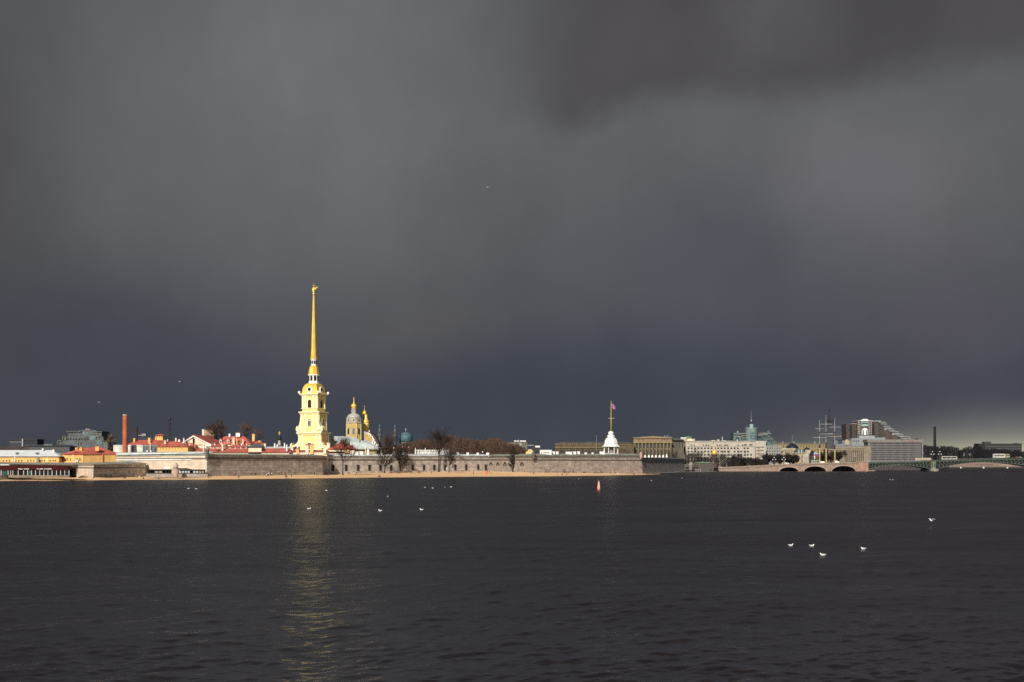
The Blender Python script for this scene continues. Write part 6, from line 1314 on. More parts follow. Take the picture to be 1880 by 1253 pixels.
# bridge lamps
LP = mat('lamp_globe', (0.62, 0.62, 0.66), 0.3); LD = mat('lamp_iron', (0.05, 0.055, 0.055), 0.6)
def lamp(px, yb, yt, D, lab, arm=2.6, group='three-globe lamps on the bridges', globe=1.05):
    T = Th('street_lamp', lab, 'street lamp', px, D, Z(yb, D), group=group)
    h = yb - yt; T.part('post', LD, T.mb().lathe(px, [(.9, yb), (.6, yb - h * .2), (.32, yb - h * .3), (.28, yt + 1)], 8))
    T.part('arm', LD, T.mb().box(px - arm, px + arm, yt + h * .36 + .35, yt + h * .36 + .95, -.1, .1))
    for x, y in ((px, yt), (px - arm, yt + h * .36 - .9), (px + arm, yt + h * .36 - .9)): T.part('globe', LP, T.mb().lathe(x, [(.25, y + globe), (globe * .85, y + globe * .5), (globe, y), (globe * .8, y - globe * .6), (.2, y - globe)], 8), True)
lamp(1712, 845, 829.8, 1256, 'three-globe lamp on the left side of the green bridge pylon'); lamp(1725.5, 845, 829.8, 1262, 'three-globe lamp on the right side of the green bridge pylon')
lamp(1421.4, 853, 840.6, 1238, 'three-globe lamp on the stone bridge left of the white van', 2.8); lamp(1439, 852.6, 840.6, 1242, 'three-globe lamp on the stone bridge above the white van', 2.8)
lamp(1770, 843.5, 833, 1290, 'thin lamp left of the bare pole on the green bridge', 1.1, globe=.6); lamp(1781, 843, 833, 1284, 'thin lamp right of the bare pole on the green bridge', 1.3, globe=.6); lamp(1568, 848, 834, 1300, 'dim three-globe lamp in front of the ribbed concrete hall', 2, globe=.7)
T = Th('tram_pole', 'thin plain pole between two lamps on the green bridge', 'pole', 1775.6, 1275, Z(844, 1275)); T.solo(LD, T.mb().lathe(1775.6, [(.35, 844), (.28, 824), (.1, 822.4)], 8))
# ---- vehicles on the bridges
def wheels(T, xs, y, r, a=-0.1):
    for x in xs:
        b = MB(); n = 12; k = T.m
        c = T.P(x, y - r, a); b.add([(c[0] + r * k * math.cos(2 * math.pi * i / n), c[1] + d, c[2] + r * k * math.sin(2 * math.pi * i / n)) for d in (0, .35) for i in range(n)], [tuple(range(n)), tuple(range(2 * n - 1, n - 1, -1))] + [(i, i + n, (i + 1) % n + n, (i + 1) % n) for i in range(n)]); T.part('wheel', BLACK, b)
T = Th('city_bus', 'long white city bus with dark windows crossing the green bridge', 'bus', 1743.5, 1270, Z(844.8, 1270))
T.part('body', mat('bus_white', (0.34, 0.32, 0.30), 0.4), T.mb().poly([(1729, 844.2), (1729.4, 838.8), (1730.4, 838), (1756, 838), (1757.4, 839), (1757.8, 844.2)], 0, 2.6)); T.part('roof', BLACK, T.mb().box(1731, 1756, 838.2, 837.5, 0.2, 2.4)); T.part('window', PANE, T.mb().box(1730.4, 1737, 842, 839.6, -.06, .1)); T.part('window', PANE, T.mb().box(1737.6, 1746, 841.8, 839.6, -.06, .1)); T.part('window', PANE, T.mb().box(1746.6, 1755.4, 841.8, 839.6, -.06, .1)); wheels(T, (1733.4, 1751.8), 845.1, .9)
T = Th('coach', 'white coach with dark window band on the green bridge near the right edge', 'coach', 1834, 1275, Z(841.6, 1275))
T.part('body', mat('coach_white', (0.42, 0.41, 0.38), 0.4), T.mb().poly([(1823.6, 841), (1823.8, 834.6), (1825, 833.6), (1844.6, 833.4), (1845.6, 835), (1845.4, 841)], 0, 2.6)); T.part('window', PANE, T.mb().box(1825.4, 1843.6, 837.8, 836.2, -.06, .1)); T.part('windscreen', PANE, T.mb().box(1845.2, 1845.8, 838, 835.2, .3, 2.3)); wheels(T, (1827.4, 1841.4), 841.9, .9)
T = Th('yellow_minibus', 'boxy yellow minibus right behind the white coach', 'minibus', 1849.6, 1280, Z(841, 1280))
T.part('body', mat('bus_yellow', (0.32, 0.26, 0.15), 0.5), T.mb().poly([(1846, 840.4), (1846, 834.6), (1847, 833.8), (1852.6, 834), (1853.8, 836.4), (1853.8, 840.4)], 0, 2.2)); T.part('window', PANE, T.mb().box(1847, 1849.6, 837.4, 835.6, -.06, .1)); T.part('window', PANE, T.mb().box(1850.2, 1852.8, 837.4, 835.6, -.06, .1)); wheels(T, (1847.6, 1852), 841.1, .7)
def car(px, D, yb, colr, lab, w=7.0, h=2.7, group='cars on the bridges', kind='sedan'):
    T = Th('car', lab, 'car', px, D, Z(yb, D), group=group)
    b = T.mb(); l, r = px - w / 2, px + w / 2
    if kind == 'van': pts = [(l, yb - .5), (l, yb - h * .9), (l + .5, yb - h), (r - w * .28, yb - h), (r - w * .12, yb - h * .55), (r, yb - h * .45), (r, yb - .5)]
    else: pts = [(l, yb - .5), (l, yb - h * .55), (l + w * .14, yb - h * .62), (l + w * .27, yb - h), (l + w * .62, yb - h), (l + w * .78, yb - h * .6), (r, yb - h * .5), (r, yb - .5)]
    T.part('body', colr, b.poly(pts, 0, 1.8)); T.part('window', PANE, T.mb().box(l + w * .3, l + w * .62 if kind != 'van' else r - w * .25, yb - h * .92, yb - h * .62, -.04, .1)); wheels(T, (l + w * .2, r - w * .2), yb, .55, -.05)
cw = mat('car_white', (0.38, 0.38, 0.36), 0.35); cg = mat('car_grey', (0.28, 0.29, 0.30), 0.35); cr_ = mat('car_red', (0.30, 0.05, 0.05), 0.35); cb = mat('car_beige', (0.42, 0.36, 0.28), 0.4)
car(1445.5, 1244, 853, mat('van_white', (0.78, 0.78, 0.77), 0.4), 'white van on the stone bridge between the two lamps', 7, 3.4, kind='van')
car(1620, 1262, 848.2, cw, 'white car nearest the left end of the green bridge', 4.6, 1.8); car(1630.5, 1264, 847.9, cg, 'grey car second from the left end of the green bridge', 7.4, 1.9); car(1643.5, 1264, 847.4, cw, 'pale car mid span left of the beige car', 5, 1.9); car(1657, 1264, 847.0, cb, 'beige car mid span on the green bridge', 6, 2.0); car(1667, 1262, 846.8, cw, 'white car close left of the long beige barrier', 7, 2.1); car(1675.6, 1266, 846.5, cg, 'grey car touching the long beige barrier', 6, 2.0)
car(1867.5, 1276, 841, cr_, 'red car right of the yellow minibus', 6, 2.6); car(1873.8, 1280, 841, cw, 'white car behind the red car at the right edge', 4, 2.2)
T = Th('trolley_convoy', 'long beige tram seen over the railing left of the bridge pylon', 'tram', 1696, 1268, Z(846.6, 1268)); T.part('body', mat('tram_beige', (0.40, 0.34, 0.26), 0.5), T.mb().poly([(1680.4, 846), (1680.6, 842.2), (1681.6, 841.4), (1709, 841), (1709.6, 842), (1709.6, 845.6)], 0, 2.5)); T.part('window', mat('dim_window', ()), T.mb().box(1682, 1708.6, 844, 842.8, -.05, .1)); T.o.name = 'tram'
# ---- far bank seen under the bridge
T = Th('embankment_house', 'long pinkish riverside facade seen low under the green bridge', 'building', 1815, 2010, GZ)
T.part('wall', mat('far_pink', (0.20, 0.14, 0.12)), T.mb().box(1744, 1884, T.g, 846, 0, 16)); T.part('roof', mat('far_roof', (0.07, 0.06, 0.06)), T.mb().roof(1742, 1886, 846, 842.5, 16, 6, 6)); T.wins(mat('far_window', (0.08, 0.05, 0.045)), lrange(1792, 1822, 12), [855], 1.1, 2.8); T.wins(mat('far_column', (0.34, 0.28, 0.22)), lrange(1834, 1858, 14), [856], .7, 3.4, name='column')
T = Th('river_wall', 'low stone river wall along the far bank under the bridge', 'wall', 1815, 1975, -0.5); T.solo(mat('far_quay', (0.15, 0.125, 0.12)), T.mb().box(1742, 2000, 860.5, 857.0, 0, 5))
for x in (1764.2, 1806, 1849.6):
    T = Th('moored_boat', 'white moored boat at the far bank, one of three under the green bridge', 'boat', x, 1940, 0, group='moored boats at the far bank'); T.part('hull', WHITE, T.mb().poly([(x - 1.8, 859.2), (x - 1.3, 860.2), (x + 1.2, 860.2), (x + 1.9, 858.9)], 0, 2.5)); T.part('cabin', WHITE, T.mb().box(x - .8, x + .7, 859.2, 857.6, .5, 2)); T.part('window', PANE, T.mb().box(x - .5, x + .4, 858.6, 858.1, .4, .55))

# ================================================================== SAILING SHIP behind the stone bridge
T = Th('sailing_ship', 'three masted frigate moored behind the stone bridge, sails furled, yellow lower masts', 'ship', 1518, 1285, 0)
HW_ = mat('hull_white', (0.70, 0.69, 0.66), 0.4); MW = mat('mast_white', (0.38, 0.38, 0.385), 0.5); MYL = mat('mast_pale_yellow', (0.56, 0.44, 0.17), 0.5)
b = T.mb(); T.part('hull', mat('hull_dark', (0.10, 0.075, 0.05)), b.poly([(1490, 852), (1493, 864), (1544, 864), (1552, 850), (1540, 850.4), (1500, 851)], -3.5, 3.5)); T.part('deckhouse', HW_, T.mb().poly([(1505, 851.5), (1505.2, 848.8), (1507, 847.2), (1513, 847.6), (1514.2, 851.5)], -2, 2)); T.part('deckhouse', HW_, T.mb().poly([(1532, 851), (1532, 847.8), (1534, 846.8), (1539.4, 847.4), (1540, 851)], -2, 2))
T.part('bowsprit', MW, T.mb().ptube((1540, 850, 0), (1551.5, 836, 0), .28, .14))
for px, yt, y1, y2 in ((1504.6, 771.6, 823, 816), (1516.4, 762.6, 823.5, 813), (1532.4, 768, 825, 816.6)):
    m1 = T.part('lower_mast', MYL, T.mb().lathe(px + .4, [(.95, 851), (.85, y1)], 10)); T.part('mast_top', BLACK, T.mb().lathe(px, [(1.1, y1 + .2), (1.3, y1 - 1.2), (.7, y1 - 1.8), (.85, y2)], 10), parent=m1); T.part('upper_mast', MW, T.mb().lathe(px, [(.6, y2 + .2), (.48, 790), (.25, yt)], 10), parent=m1); T.part('crosstree', BLACK, T.mb().box(px - 1.5, px + 1.5, 799.6, 797.6, -.6, .6), parent=m1); T.part('crosstree', BLACK, T.mb().box(px - .9, px + .9, 796, 792.6, -.4, .4), parent=m1)
for x0, x1, y, c_ in ((1496.4, 1512.4, 787.6, MW), (1493, 1516, 803.8, MW), (1505.6, 1527.4, 779.2, MW), (1505.8, 1527, 797.4, MW), (1521, 1543, 784.6, MW), (1520, 1530, 797.0, MW), (1519, 1545, 801.6, mat('yard_tan', (0.42, 0.38, 0.28)))):
    T.part('yard', c_, T.mb().ptube((x0, y, -.5), (x1, y, -.5), .2, n=6))
rg_ = T.mb()
for px, yt in ((1504.6, 772), (1516.4, 764), (1532.4, 769)):
    for s_ in (-4.6, -3.6, -2.6, 2.6, 3.6, 4.6): rg_.ptube((px, yt + (28 if abs(s_) < 4 else 16), 0), (px + s_ * .95, 850, s_ * .5), .085, n=3)
for a, c_ in (((1504.6, 774, 0), (1516.4, 800, 0)), ((1516.4, 766, 0), (1532.4, 800, 0)), ((1532.4, 772, 0), (1550, 837, 0))): rg_.ptube(a, c_, .03, n=3)
T.part('rigging', mat('rigging', (0.05, 0.045, 0.04)), rg_)
T = Th('tricolour_flag', 'white, blue and red striped flag on a pole by the first ship mast', 'flag', 1494.6, 1278, Z(852, 1278))
T.part('pole', WHITE, T.mb().lathe(1494.8, [(.3, 852), (.25, 831)], 8)); T.part('white_stripe', mat('stripe_white', (0.50, 0.50, 0.50)), T.mb().poly([(1495, 831.4), (1499, 831.8), (1503.6, 833.2), (1503.6, 833.6), (1495, 833.4)], -.05, .05)); T.part('blue_stripe', mat('stripe_blue', (0.05, 0.13, 0.32)), T.mb().box(1495, 1503.6, 835.8, 833.4, -.06, .06)); T.part('red_stripe', mat('stripe_red', (0.32, 0.02, 0.07)), T.mb().box(1495, 1503.6, 838.6, 835.8, -.05, .05)); T.part('pole_ball', WHITE, T.mb().lathe(1495.5, [(.4, 843), (1.1, 842), (1.0, 840), (.4, 837.6)], 10, -.4), True)
# ================================================================== TREES (bare, early spring)
BARK = mat('bark', (0.020, 0.016, 0.013), 0.95, var=0.3, scale=0.8)
TWIG = mat('twigs', (0.030, 0.022, 0.018), 0.95, var=0.3, scale=0.3)
TWIG_R = mat('red_twigs', (0.095, 0.056, 0.040), 0.95, var=0.3, scale=0.15)
TWIG_L = mat('light_twigs', (0.15, 0.095, 0.065), 0.95, var=0.3, scale=0.3)
TWIG_P = mat('pale_twigs', (0.22, 0.17, 0.11), 0.95, var=0.3, scale=0.3)
TWIG_D = mat('dark_twigs', (0.026, 0.022, 0.021), 0.95, var=0.3, scale=0.15)


def grow(rng, H, fork=0.3, spread=0.55, levels=5, kids=(3, 4), r0=None, lean=0.0, up=0.25, width=1.0, twig=1.0, first=1.0, cw=None):
    """bare tree: returns trunk and crown builders, in metres, foot at the origin"""
    tr, cr_ = MB(), MB(); r0 = r0 or H * 0.016
    def seg(p, d, L, r, lv):
        n = 3 if lv < 2 else 2; q = p
        for i in range(n):
            d = (d + Vector((rng.gauss(0, .10), rng.gauss(0, .10), rng.gauss(0, .05) + (0.06 if lv else 0)))).normalized()
            nx = q + d * (L / n); ra, rb_ = r * (1 - .45 * i / n), r * (1 - .45 * (i + 1) / n)
            (tr if lv < 2 else cr_).tube(q, nx, ra, rb_, 6 if lv < 1 else 4 if lv < 2 else 3); q = nx
            if lv >= 1 and i < n - 1 and lv < levels: child(q, d, L * .55, rb_ * .6, lv + 1)
        if lv < levels:
            for k in range(rng.choice(kids)): child(q, d, L * rng.uniform(.55, .82) * (first if lv == 0 else 1), r * .52, lv + 1, k)
    def child(p, d, L, r, lv, k=0):
        a = rng.uniform(0, 2 * math.pi); u = d.orthogonal().normalized(); w = d.cross(u); s_ = spread * rng.uniform(.6, 1.3)
        nd = (d * math.cos(s_) + (u * math.cos(a) + w * math.sin(a)) * math.sin(s_) + Vector((0, 0, up))).normalized()
        nd = Vector((nd.x * width, nd.y * width, nd.z)).normalized()
        seg(p, nd, L, max(r, (0.06 if lv < 3 else .035 if lv < 4 else .02) * twig), lv)
    seg(Vector((0, 0, 0)), Vector((lean, 0, 1)).normalized(), H * fork, r0, 0)
    zt = max(v[2] for v in cr_.v); k = H / zt
    xs = sorted(v[0] for v in cr_.v); n_ = len(xs); a, c_ = xs[int(n_ * .02)], xs[int(n_ * .98)]
    kx = (cw / (c_ - a)) if cw else k; xo = ((a + c_) / 2 - lean * H * .4) if cw else 0
    def fx(x, z): return (x - xo * min(1, max(0, z / zt - fork * .6) * 1.6)) * kx
    for b in (tr, cr_): b.v = [(fx(x, z), y * kx, z * k) for x, y, z in b.v]
    return tr, cr_


def beach_tree(rng, H, cw, fork, limbs=16, up=45, lean=0.0, leaders=2, low=0.0, r0=.42):
    """bare tree with a drawn skeleton: trunk, leaders, curved limbs out to the crown's outline, side branches and twigs"""
    tr, cr_ = MB(), MB(); R = cw / 2
    def env(z): 
        t = max(0, min(1, (z / H - fork * .8) / (1 - fork * .8))); return R * (math.sin(math.pi * (t * .82 + .14)) ** .75)
    zf = H * fork; base = Vector((0, 0, 0)); q = base; lead = []
    for i in range(5):
        nx = Vector((lean * zf * (i + 1) / 5 + rng.gauss(0, .08), rng.gauss(0, .08), zf * (i + 1) / 5)); tr.tube(q, nx, r0 * (1.25 if i == 0 else 1 - .06 * i), r0 * (1 - .06 * (i + 1)), 7); q = nx
    for k in range(leaders):
        a = 2 * math.pi * k / leaders + rng.uniform(-.4, .4); p = q.copy(); pts = [p.copy()]; d = Vector((math.cos(a) * .28 + lean, math.sin(a) * .28, 1)).normalized(); n = 6; r = r0 * .72
        for i in range(n):
            d = (d + Vector((rng.gauss(0, .10), rng.gauss(0, .10), .12))).normalized(); nx = p + d * ((H * rng.uniform(.92, 1.0) - zf) / n); tr.tube(p, nx, r * (1 - .8 * i / n), r * (1 - .8 * (i + 1) / n), 5); p = nx; pts.append(p.copy())
        lead.append(pts)
    def branch(p, d, L, r, lv):
        n = 4; q = p
        for i in range(n):
            d = (d + Vector((rng.gauss(0, .14), rng.gauss(0, .14), rng.gauss(.05, .07)))).normalized(); nx = q + d * (L / n)
            (tr if lv == 0 else cr_).tube(q, nx, r * (1 - .6 * i / n), r * (1 - .6 * (i + 1) / n), 4 if lv == 0 else 3); q = nx
            if lv < 3:
                for _ in range((0 if i == 0 and lv == 0 else 2) if lv < 2 else 1):
                    u = d.orthogonal().normalized(); w = d.cross(u); a = rng.uniform(0, 6.283); s_ = rng.uniform(.45, .95)
                    branch(q, (d * math.cos(s_) + (u * math.cos(a) + w * math.sin(a)) * math.sin(s_) + Vector((0, 0, .12))).normalized(), L * rng.uniform(.38, .6), max(r * .46,   .06 if lv < 2 else .042), lv + 1)
    for i in range(limbs):
        pts = lead[i % leaders]; t = (i / limbs) ** .9; f = t * 4.9; j = int(f); p = pts[j].lerp(pts[j + 1], f - j)
        if low and i < low * limbs: p = Vector((lean * p.z * .5, 0, zf * rng.uniform(.75, 1.0)))
        a = i * 2.4 + rng.uniform(-.3, .3); e_ = RAD(up + 22 * t + rng.uniform(-10, 10)); d = Vector((math.cos(a) * math.cos(e_), math.sin(a) * math.cos(e_), math.sin(e_)))
        L = max(H * .08, env(min(H, p.z + .15 * H)) / max(.35, math.cos(e_)) * rng.uniform(.75, 1.0)); branch(p, d, min(L, (H - p.z) * 1.1 + 1.2), r0 * .55 * (1 - .5 * t), 0)
    return tr, cr_


def tree(label, px, yb, yt, D, z0, rng_seed, cm=TWIG, group=None, name='bare_tree', **kw):
    H = (yb - yt) / F * D
    if 'cw' in kw: kw['cw'] = kw['cw'] / F * D
    tr, cr_ = beach_tree(random.Random(rng_seed), H, **kw) if 'limbs' in kw else grow(random.Random(rng_seed), H, **kw)
    T = Th(name, label, 'tree', px, D, z0, group=group)
    T.part('trunk', BARK, tr); T.part('crown', cm, cr_)
    return T


BT = 'bare trees on the beach'
for lab, px, yb, yt, sd_, kw in (
        ('spreading bare tree on the beach in front of the red hip roof', 629.5, 873.0, 812, 7, dict(fork=.40, cw=44, limbs=13, up=34, leaders=3)),
        ('leaning dense bare tree on the beach below the first minaret', 706, 869.2, 821, 12, dict(fork=.28, cw=34, limbs=22, up=24, lean=.10, leaders=2, low=.3, r0=.46)),
        ('low bushy many-stemmed bare tree on the beach below the second minaret', 734.5, 867.6, 832, 23, dict(fork=.16, cw=28, limbs=20, up=38, leaders=4, r0=.40)),
        ('tallest forked bare tree on the beach in front of the white openwork gallery', 805.5, 866.8, 803, 31, dict(fork=.50, cw=38, limbs=16, up=46, leaders=3, r0=.46)),
        ('small slender bare tree right of the forked one', 824.5, 868.0, 834, 44, dict(fork=.22, cw=21, limbs=16, up=32, leaders=1, r0=.34)),
        ('narrow dense column-like tree before the pointed windows', 941.3, 867.2, 833, 52, dict(fork=.08, cw=13, limbs=26, up=48, leaders=1, r0=.5))):
    D, z = on_beach(px, yb)
    if px > 930: D = along(spN[:2], px)[1] - 7; z = Z(yb, D)
    H = (yb - yt) / F * D; kw['cw'] = kw['cw'] / F * D
    tr_, cr_ = beach_tree(random.Random(sd_), H, **kw)
    T = Th('bare_tree', lab, 'tree', px, D, z - .1, group=BT); T.part('trunk', BARK, tr_); T.part('crown', TWIG, cr_)
tree('big rounded bare tree rising over the red roofs right of the gable', 398, 826, 778, 862, Z(826, 862), 61, TWIG_R, cw=30, fork=.30, limbs=22, up=30, leaders=3, r0=.5)
tree('airy brown bare tree behind the tall yellow chimney', 452, 828, 783.5, 930, Z(828, 930), 62, TWIG_L, cw=28, fork=.45, limbs=10, up=36, leaders=3, r0=.4)
tree('faint brown bare tree right of the tall yellow chimney', 474, 828, 790, 960, Z(828, 960), 66, TWIG_L, cw=20, fork=.45, limbs=7, up=36, leaders=2, r0=.35)
tree('pale leafless birch between yellow house and brick chimney', 200.5, 834, 804, 760, Z(834, 760), 63, TWIG_P, cw=11, fork=.2, limbs=16, up=50, leaders=1, r0=.3)
tree('small dark narrow tree in front of the cream gable', 355.6, 824, 802.5, 800, Z(824, 800), 64, TWIG_D, fork=.1, spread=.28, levels=4, up=.6, kids=(4, 4), twig=2.2, width=.7)
tree('thin brown tree standing before the cream gable, right of the dark one', 345, 824, 808, 806, Z(824, 806), 65, TWIG_R, fork=.2, spread=.4, levels=4, up=.3, kids=(3, 3), twig=1.2)
tree('reddish bare tree between the two minarets', 712.4, 832, 803.5, 1090, Z(832, 1090), 67, TWIG_R, cw=17, fork=.2, limbs=20, up=34, leaders=2, r0=.4)
tree('low dark bushy tree right of the cathedral statues', 693, 834, 815, 1010, Z(834, 1010), 68, TWIG_D, cw=15, fork=.12, spread=.6, levels=5, up=.12, kids=(4, 4), twig=2.6, first=1.4)
tree('low dark tree at the foot of the second minaret', 722, 834, 816.5, 1100, Z(834, 1100), 69, TWIG_D, cw=14, fork=.12, spread=.6, levels=5, up=.12, kids=(4, 4), twig=2.6, first=1.4)
for i, (px, yt, lab) in enumerate(((1170, 822, 'thin bare tree before the left end of the library columns'), (1183, 819, 'thin bare tree before the second library column'), (1197, 823, 'thin bare tree before the middle left library columns'), (1211, 821, 'thin bare tree before the middle right library columns'), (1226, 817, 'thin bare tree before the right end of the library columns'), (1240, 812, 'dark bare tree before the shaded library side'), (1150, 818, 'rusty bare tree between flag tower and library'))):
    tree(lab, px, 852, yt, 1140, GZ, 70 + i, TWIG_R if i != 5 else TWIG_D, group='thin trees before the library', cw=12, fork=.3, spread=.42, levels=4, up=.25, kids=(3, 3), twig=2.0)
for i, (px, yt, lab) in enumerate(((1350, 829, 'dark bare tree before the middle of the white apartments'), (1362, 834, 'round dark tree left of the apartment loggias'), (1384, 836, 'low round dark tree under the apartment balconies'), (1397, 838, 'low dark tree before the white apartment end wing'), (1409, 829, 'dark tree at the left of the grey apartment house'), (1421, 830, 'dark tree behind the left lamp of the stone bridge'), (1433, 828, 'dark tree behind the right lamp of the stone bridge'), (1447, 826, 'big dark bare tree above the white van'), (1456, 830, 'dark tree touching the cream riverside mansion'), (1512, 824, 'purple brown tree between first and second ship mast'), (1525, 822, 'purple brown tree between second and third ship mast'), (1541, 823, 'brown bare tree right of the third ship mast'))):
    tree(lab, px, 858, yt, 1310 if px < 1500 else 1335, GZ, 90 + i, TWIG_D if px < 1500 else TWIG, group='dark trees behind the stone bridge', cw=19, fork=.12, spread=.58, levels=5, up=.14, kids=(4, 4), twig=3.0, first=1.3)


def wood(name, label, D0, D1, spots, m, seed, w=0.16, per=260):
    """a far wood that reads as one mass: (column, top row) along its length"""
    rng = random.Random(seed); b = MB()
    D = (D0 + D1) / 2
    T = Th(name, label, 'wood', spots[len(spots) // 2][0], D, 0)
    ox, oy = X(T.px, T.D), T.D
    for px, yt in spots:
        d = rng.uniform(D0, D1); x = X(px, d) - ox; y = d - oy; H = Z(yt, d) - GZ; R = H * rng.uniform(.16, .25)
        b.tube((x, y, GZ), (x + rng.gauss(0, .5), y, GZ + H * .6), .3, .12, 4)
        for i in range(per):
            t = rng.random() ** .8; a = rng.uniform(0, 2 * math.pi); z = GZ + H * (.14 + .84 * t); rr = R * math.sqrt(rng.random()) * (math.sin(math.pi * min(1, (t * .80 + .16))) ** .7)
            p = Vector((x + rr * math.cos(a), y + rr * math.sin(a), z)); L = rng.uniform(1.2, 3.2)
            dd = Vector((math.cos(a) * rng.uniform(.1, .7), math.sin(a) * .5, rng.uniform(.5, 1.1))).normalized() * L
            if p.z + dd.z > GZ + H * 1.03: dd *= .4
            s_ = Vector((w * rng.uniform(.5, 1.4), rng.uniform(-w, w), 0))
            b.add([p - s_, p + s_, p + dd], [(0, 1, 2)])
    o = T.solo(m, b); o['kind'] = 'stuff'
    return o


rs = random.Random(77)
sp = []
for x in np.arange(690, 962, 1.5):
    base = lerp_tab([(690, 822), (730, 819), (756, 813), (790, 806), (806, 802), (826, 801), (845, 806), (880, 807), (905, 806), (925, 812), (945, 816), (962, 822)], float(x)); sp.append((float(x) + rs.uniform(-2, 2), base + rs.uniform(-3, 7)))
wood('bare_wood', 'mass of reddish brown bare trees behind the curtain wall', 1060, 1180, sp, TWIG_R, 1, .19, 300)
wood('park_wood', 'thin brown wood along the white huts of the flag bastion', 1000, 1090, [(float(x), lerp_tab([(950, 820), (1000, 829), (1030, 824), (1060, 822), (1100, 823), (1110, 826), (1140, 822), (1162, 824)], float(x)) + rs.uniform(0, 6)) for x in np.arange(952, 1160, 5.2)], TWIG, 2, .10, 110)
wood('dark_park_wood', 'dense dark wood right of the fortress below the white apartments', 1276, 1326, [(float(x), lerp_tab([(1256, 834), (1275, 829), (1290, 834), (1320, 839), (1345, 841), (1400, 848)], float(x)) + rs.uniform(-6, 6)) for x in np.arange(1256, 1410, 2.4)], TWIG_D, 3, .14, 150)
wood('far_bank_wood', 'long dark wood on the far bank behind the green bridge', 2050, 2250, [(float(x), lerp_tab([(1694, 817), (1710, 818), (1740, 821), (1752, 819), (1762, 824), (1780, 821), (1795, 820), (1810, 824), (1850, 826), (1876, 828), (1960, 824)], float(x)) + rs.uniform(-1.5, 5)) for x in np.arange(1694, 1960, 1.6)], mat('far_twigs', (0.016, 0.013, 0.018), 0.95), 4, .36, 260)
wood('left_wood', 'thin brown wood behind the white barrack roof', 1000, 1100, [(float(x), 819 + rs.uniform(0, 6)) for x in np.arange(-30, 52, 3)], TWIG_R, 5, .14, 130)
T = Th('maroon_bush', 'low maroon leafless bush at the foot of the sunlit fort corner', 'bush', 155, 603, 1.3)
b = MB(); rng = random.Random(8)
for i in range(900):
    a = rng.uniform(0, 2 * math.pi); r = math.sqrt(rng.random()); p = Vector((r * 2.9 * math.cos(a), r * 1.3 * math.sin(a), rng.random() * 1.35 * (1 - r * r * .9))); d = Vector((p.x * .25, p.y * .3, rng.uniform(.1, .4))); s_ = Vector((.035, 0, .02)); b.add([p - s_, p + s_, p + d], [(0, 1, 2)])
T.solo(mat('maroon_twigs', (0.07, 0.022, 0.022), 0.9), b)
T = Th('stranded_branch', 'dark twiggy branch heap at the corner of the dull bastion wall', 'branches', 599, 795, 1.2); b = MB()
for i in range(260):
    p = Vector((rng.uniform(-4, 6), rng.uniform(-.6, .6), 0)); hh = max(.1, 1.6 * (1 - (p.x + 4) / 10)); p.z = rng.random() * hh; b.add([p, p + Vector((.12, 0, .05)), p + Vector((rng.uniform(.5, 1.4), 0, rng.uniform(-.1, .3)))], [(0, 1, 2)])
T.solo(TWIG_D, b)
# thin smoke far behind the white rooftop boxes
sm = bpy.data.materials.new('smoke'); sm.use_nodes = True; sm.node_tree.nodes.clear(); st_ = NT(sm.node_tree)
pv = st_.n('ShaderNodeVolumePrincipled'); pv.inputs['Color'].default_value = (0.12, 0.13, 0.16, 1); pv.inputs['Density'].default_value = 0.12; pv.inputs['Anisotropy'].default_value = 0.0
om = st_.n('ShaderNodeOutputMaterial'); st_.L(pv.outputs[0], om.inputs['Volume'])
T = Th('smoke', 'faint dark smoke plume drifting right from the rooftops', 'smoke', 966, 1820, Z(812, 1820)); b = MB(); path = [(0, 0, 0, 1.2), (4.5, 0, 4.0, 2.2), (8.5, 0, 8.5, 3.4), (12.5, 0, 12.4, 3.6), (16.5, 0, 14.6, 2.4), (20, 0, 15.4, .8)]
for (a0, a1, a2, ra), (b0, b1, b2, rb_) in zip(path, path[1:]): pass
n = 10; vs = []
for x, y, z, r in path:
    for i in range(n):
        t = 2 * math.pi * i / n; vs.append((x - r * .6 * math.cos(t), r * 1.5 * math.sin(t), z + r * .7 * math.cos(t)))
b.add(vs, [(j * n + i, j * n + (i + 1) % n, (j + 1) * n + (i + 1) % n, (j + 1) * n + i) for j in range(len(path) - 1) for i in range(n)] + [tuple(range(n - 1, -1, -1)), tuple((len(path) - 1) * n + i for i in range(n))])
T.solo(sm, b); T.o['kind'] = 'stuff'

# ================================================================== SKINNED FIGURES
def skin(name, pts, edges, sub=1):
    """one continuous surface grown over a skeleton: pts = (x, y, z, radius)"""
    me = bpy.data.meshes.new(name + '_cage'); me.from_pydata([p[:3] for p in pts], edges, [])
    o = bpy.data.objects.new(name + '_cage', me); COL.objects.link(o)
    o.modifiers.new('skin', 'SKIN'); sm_ = o.modifiers.new('sub', 'SUBSURF'); sm_.levels = sub; sm_.render_levels = sub
    for i, p in enumerate(pts):
        sv = me.skin_vertices[0].data[i]; sv.radius = (p[3], p[3]) if len(p) == 4 else (p[3], p[4]); sv.use_root = i == 0
    dg = bpy.context.evaluated_depsgraph_get(); r = bpy.data.meshes.new_from_object(o.evaluated_get(dg))
    bpy.data.objects.remove(o); bpy.data.meshes.remove(me)
    r.name = name; r.materials.clear(); r.materials.append(None); r.shade_smooth(); return r


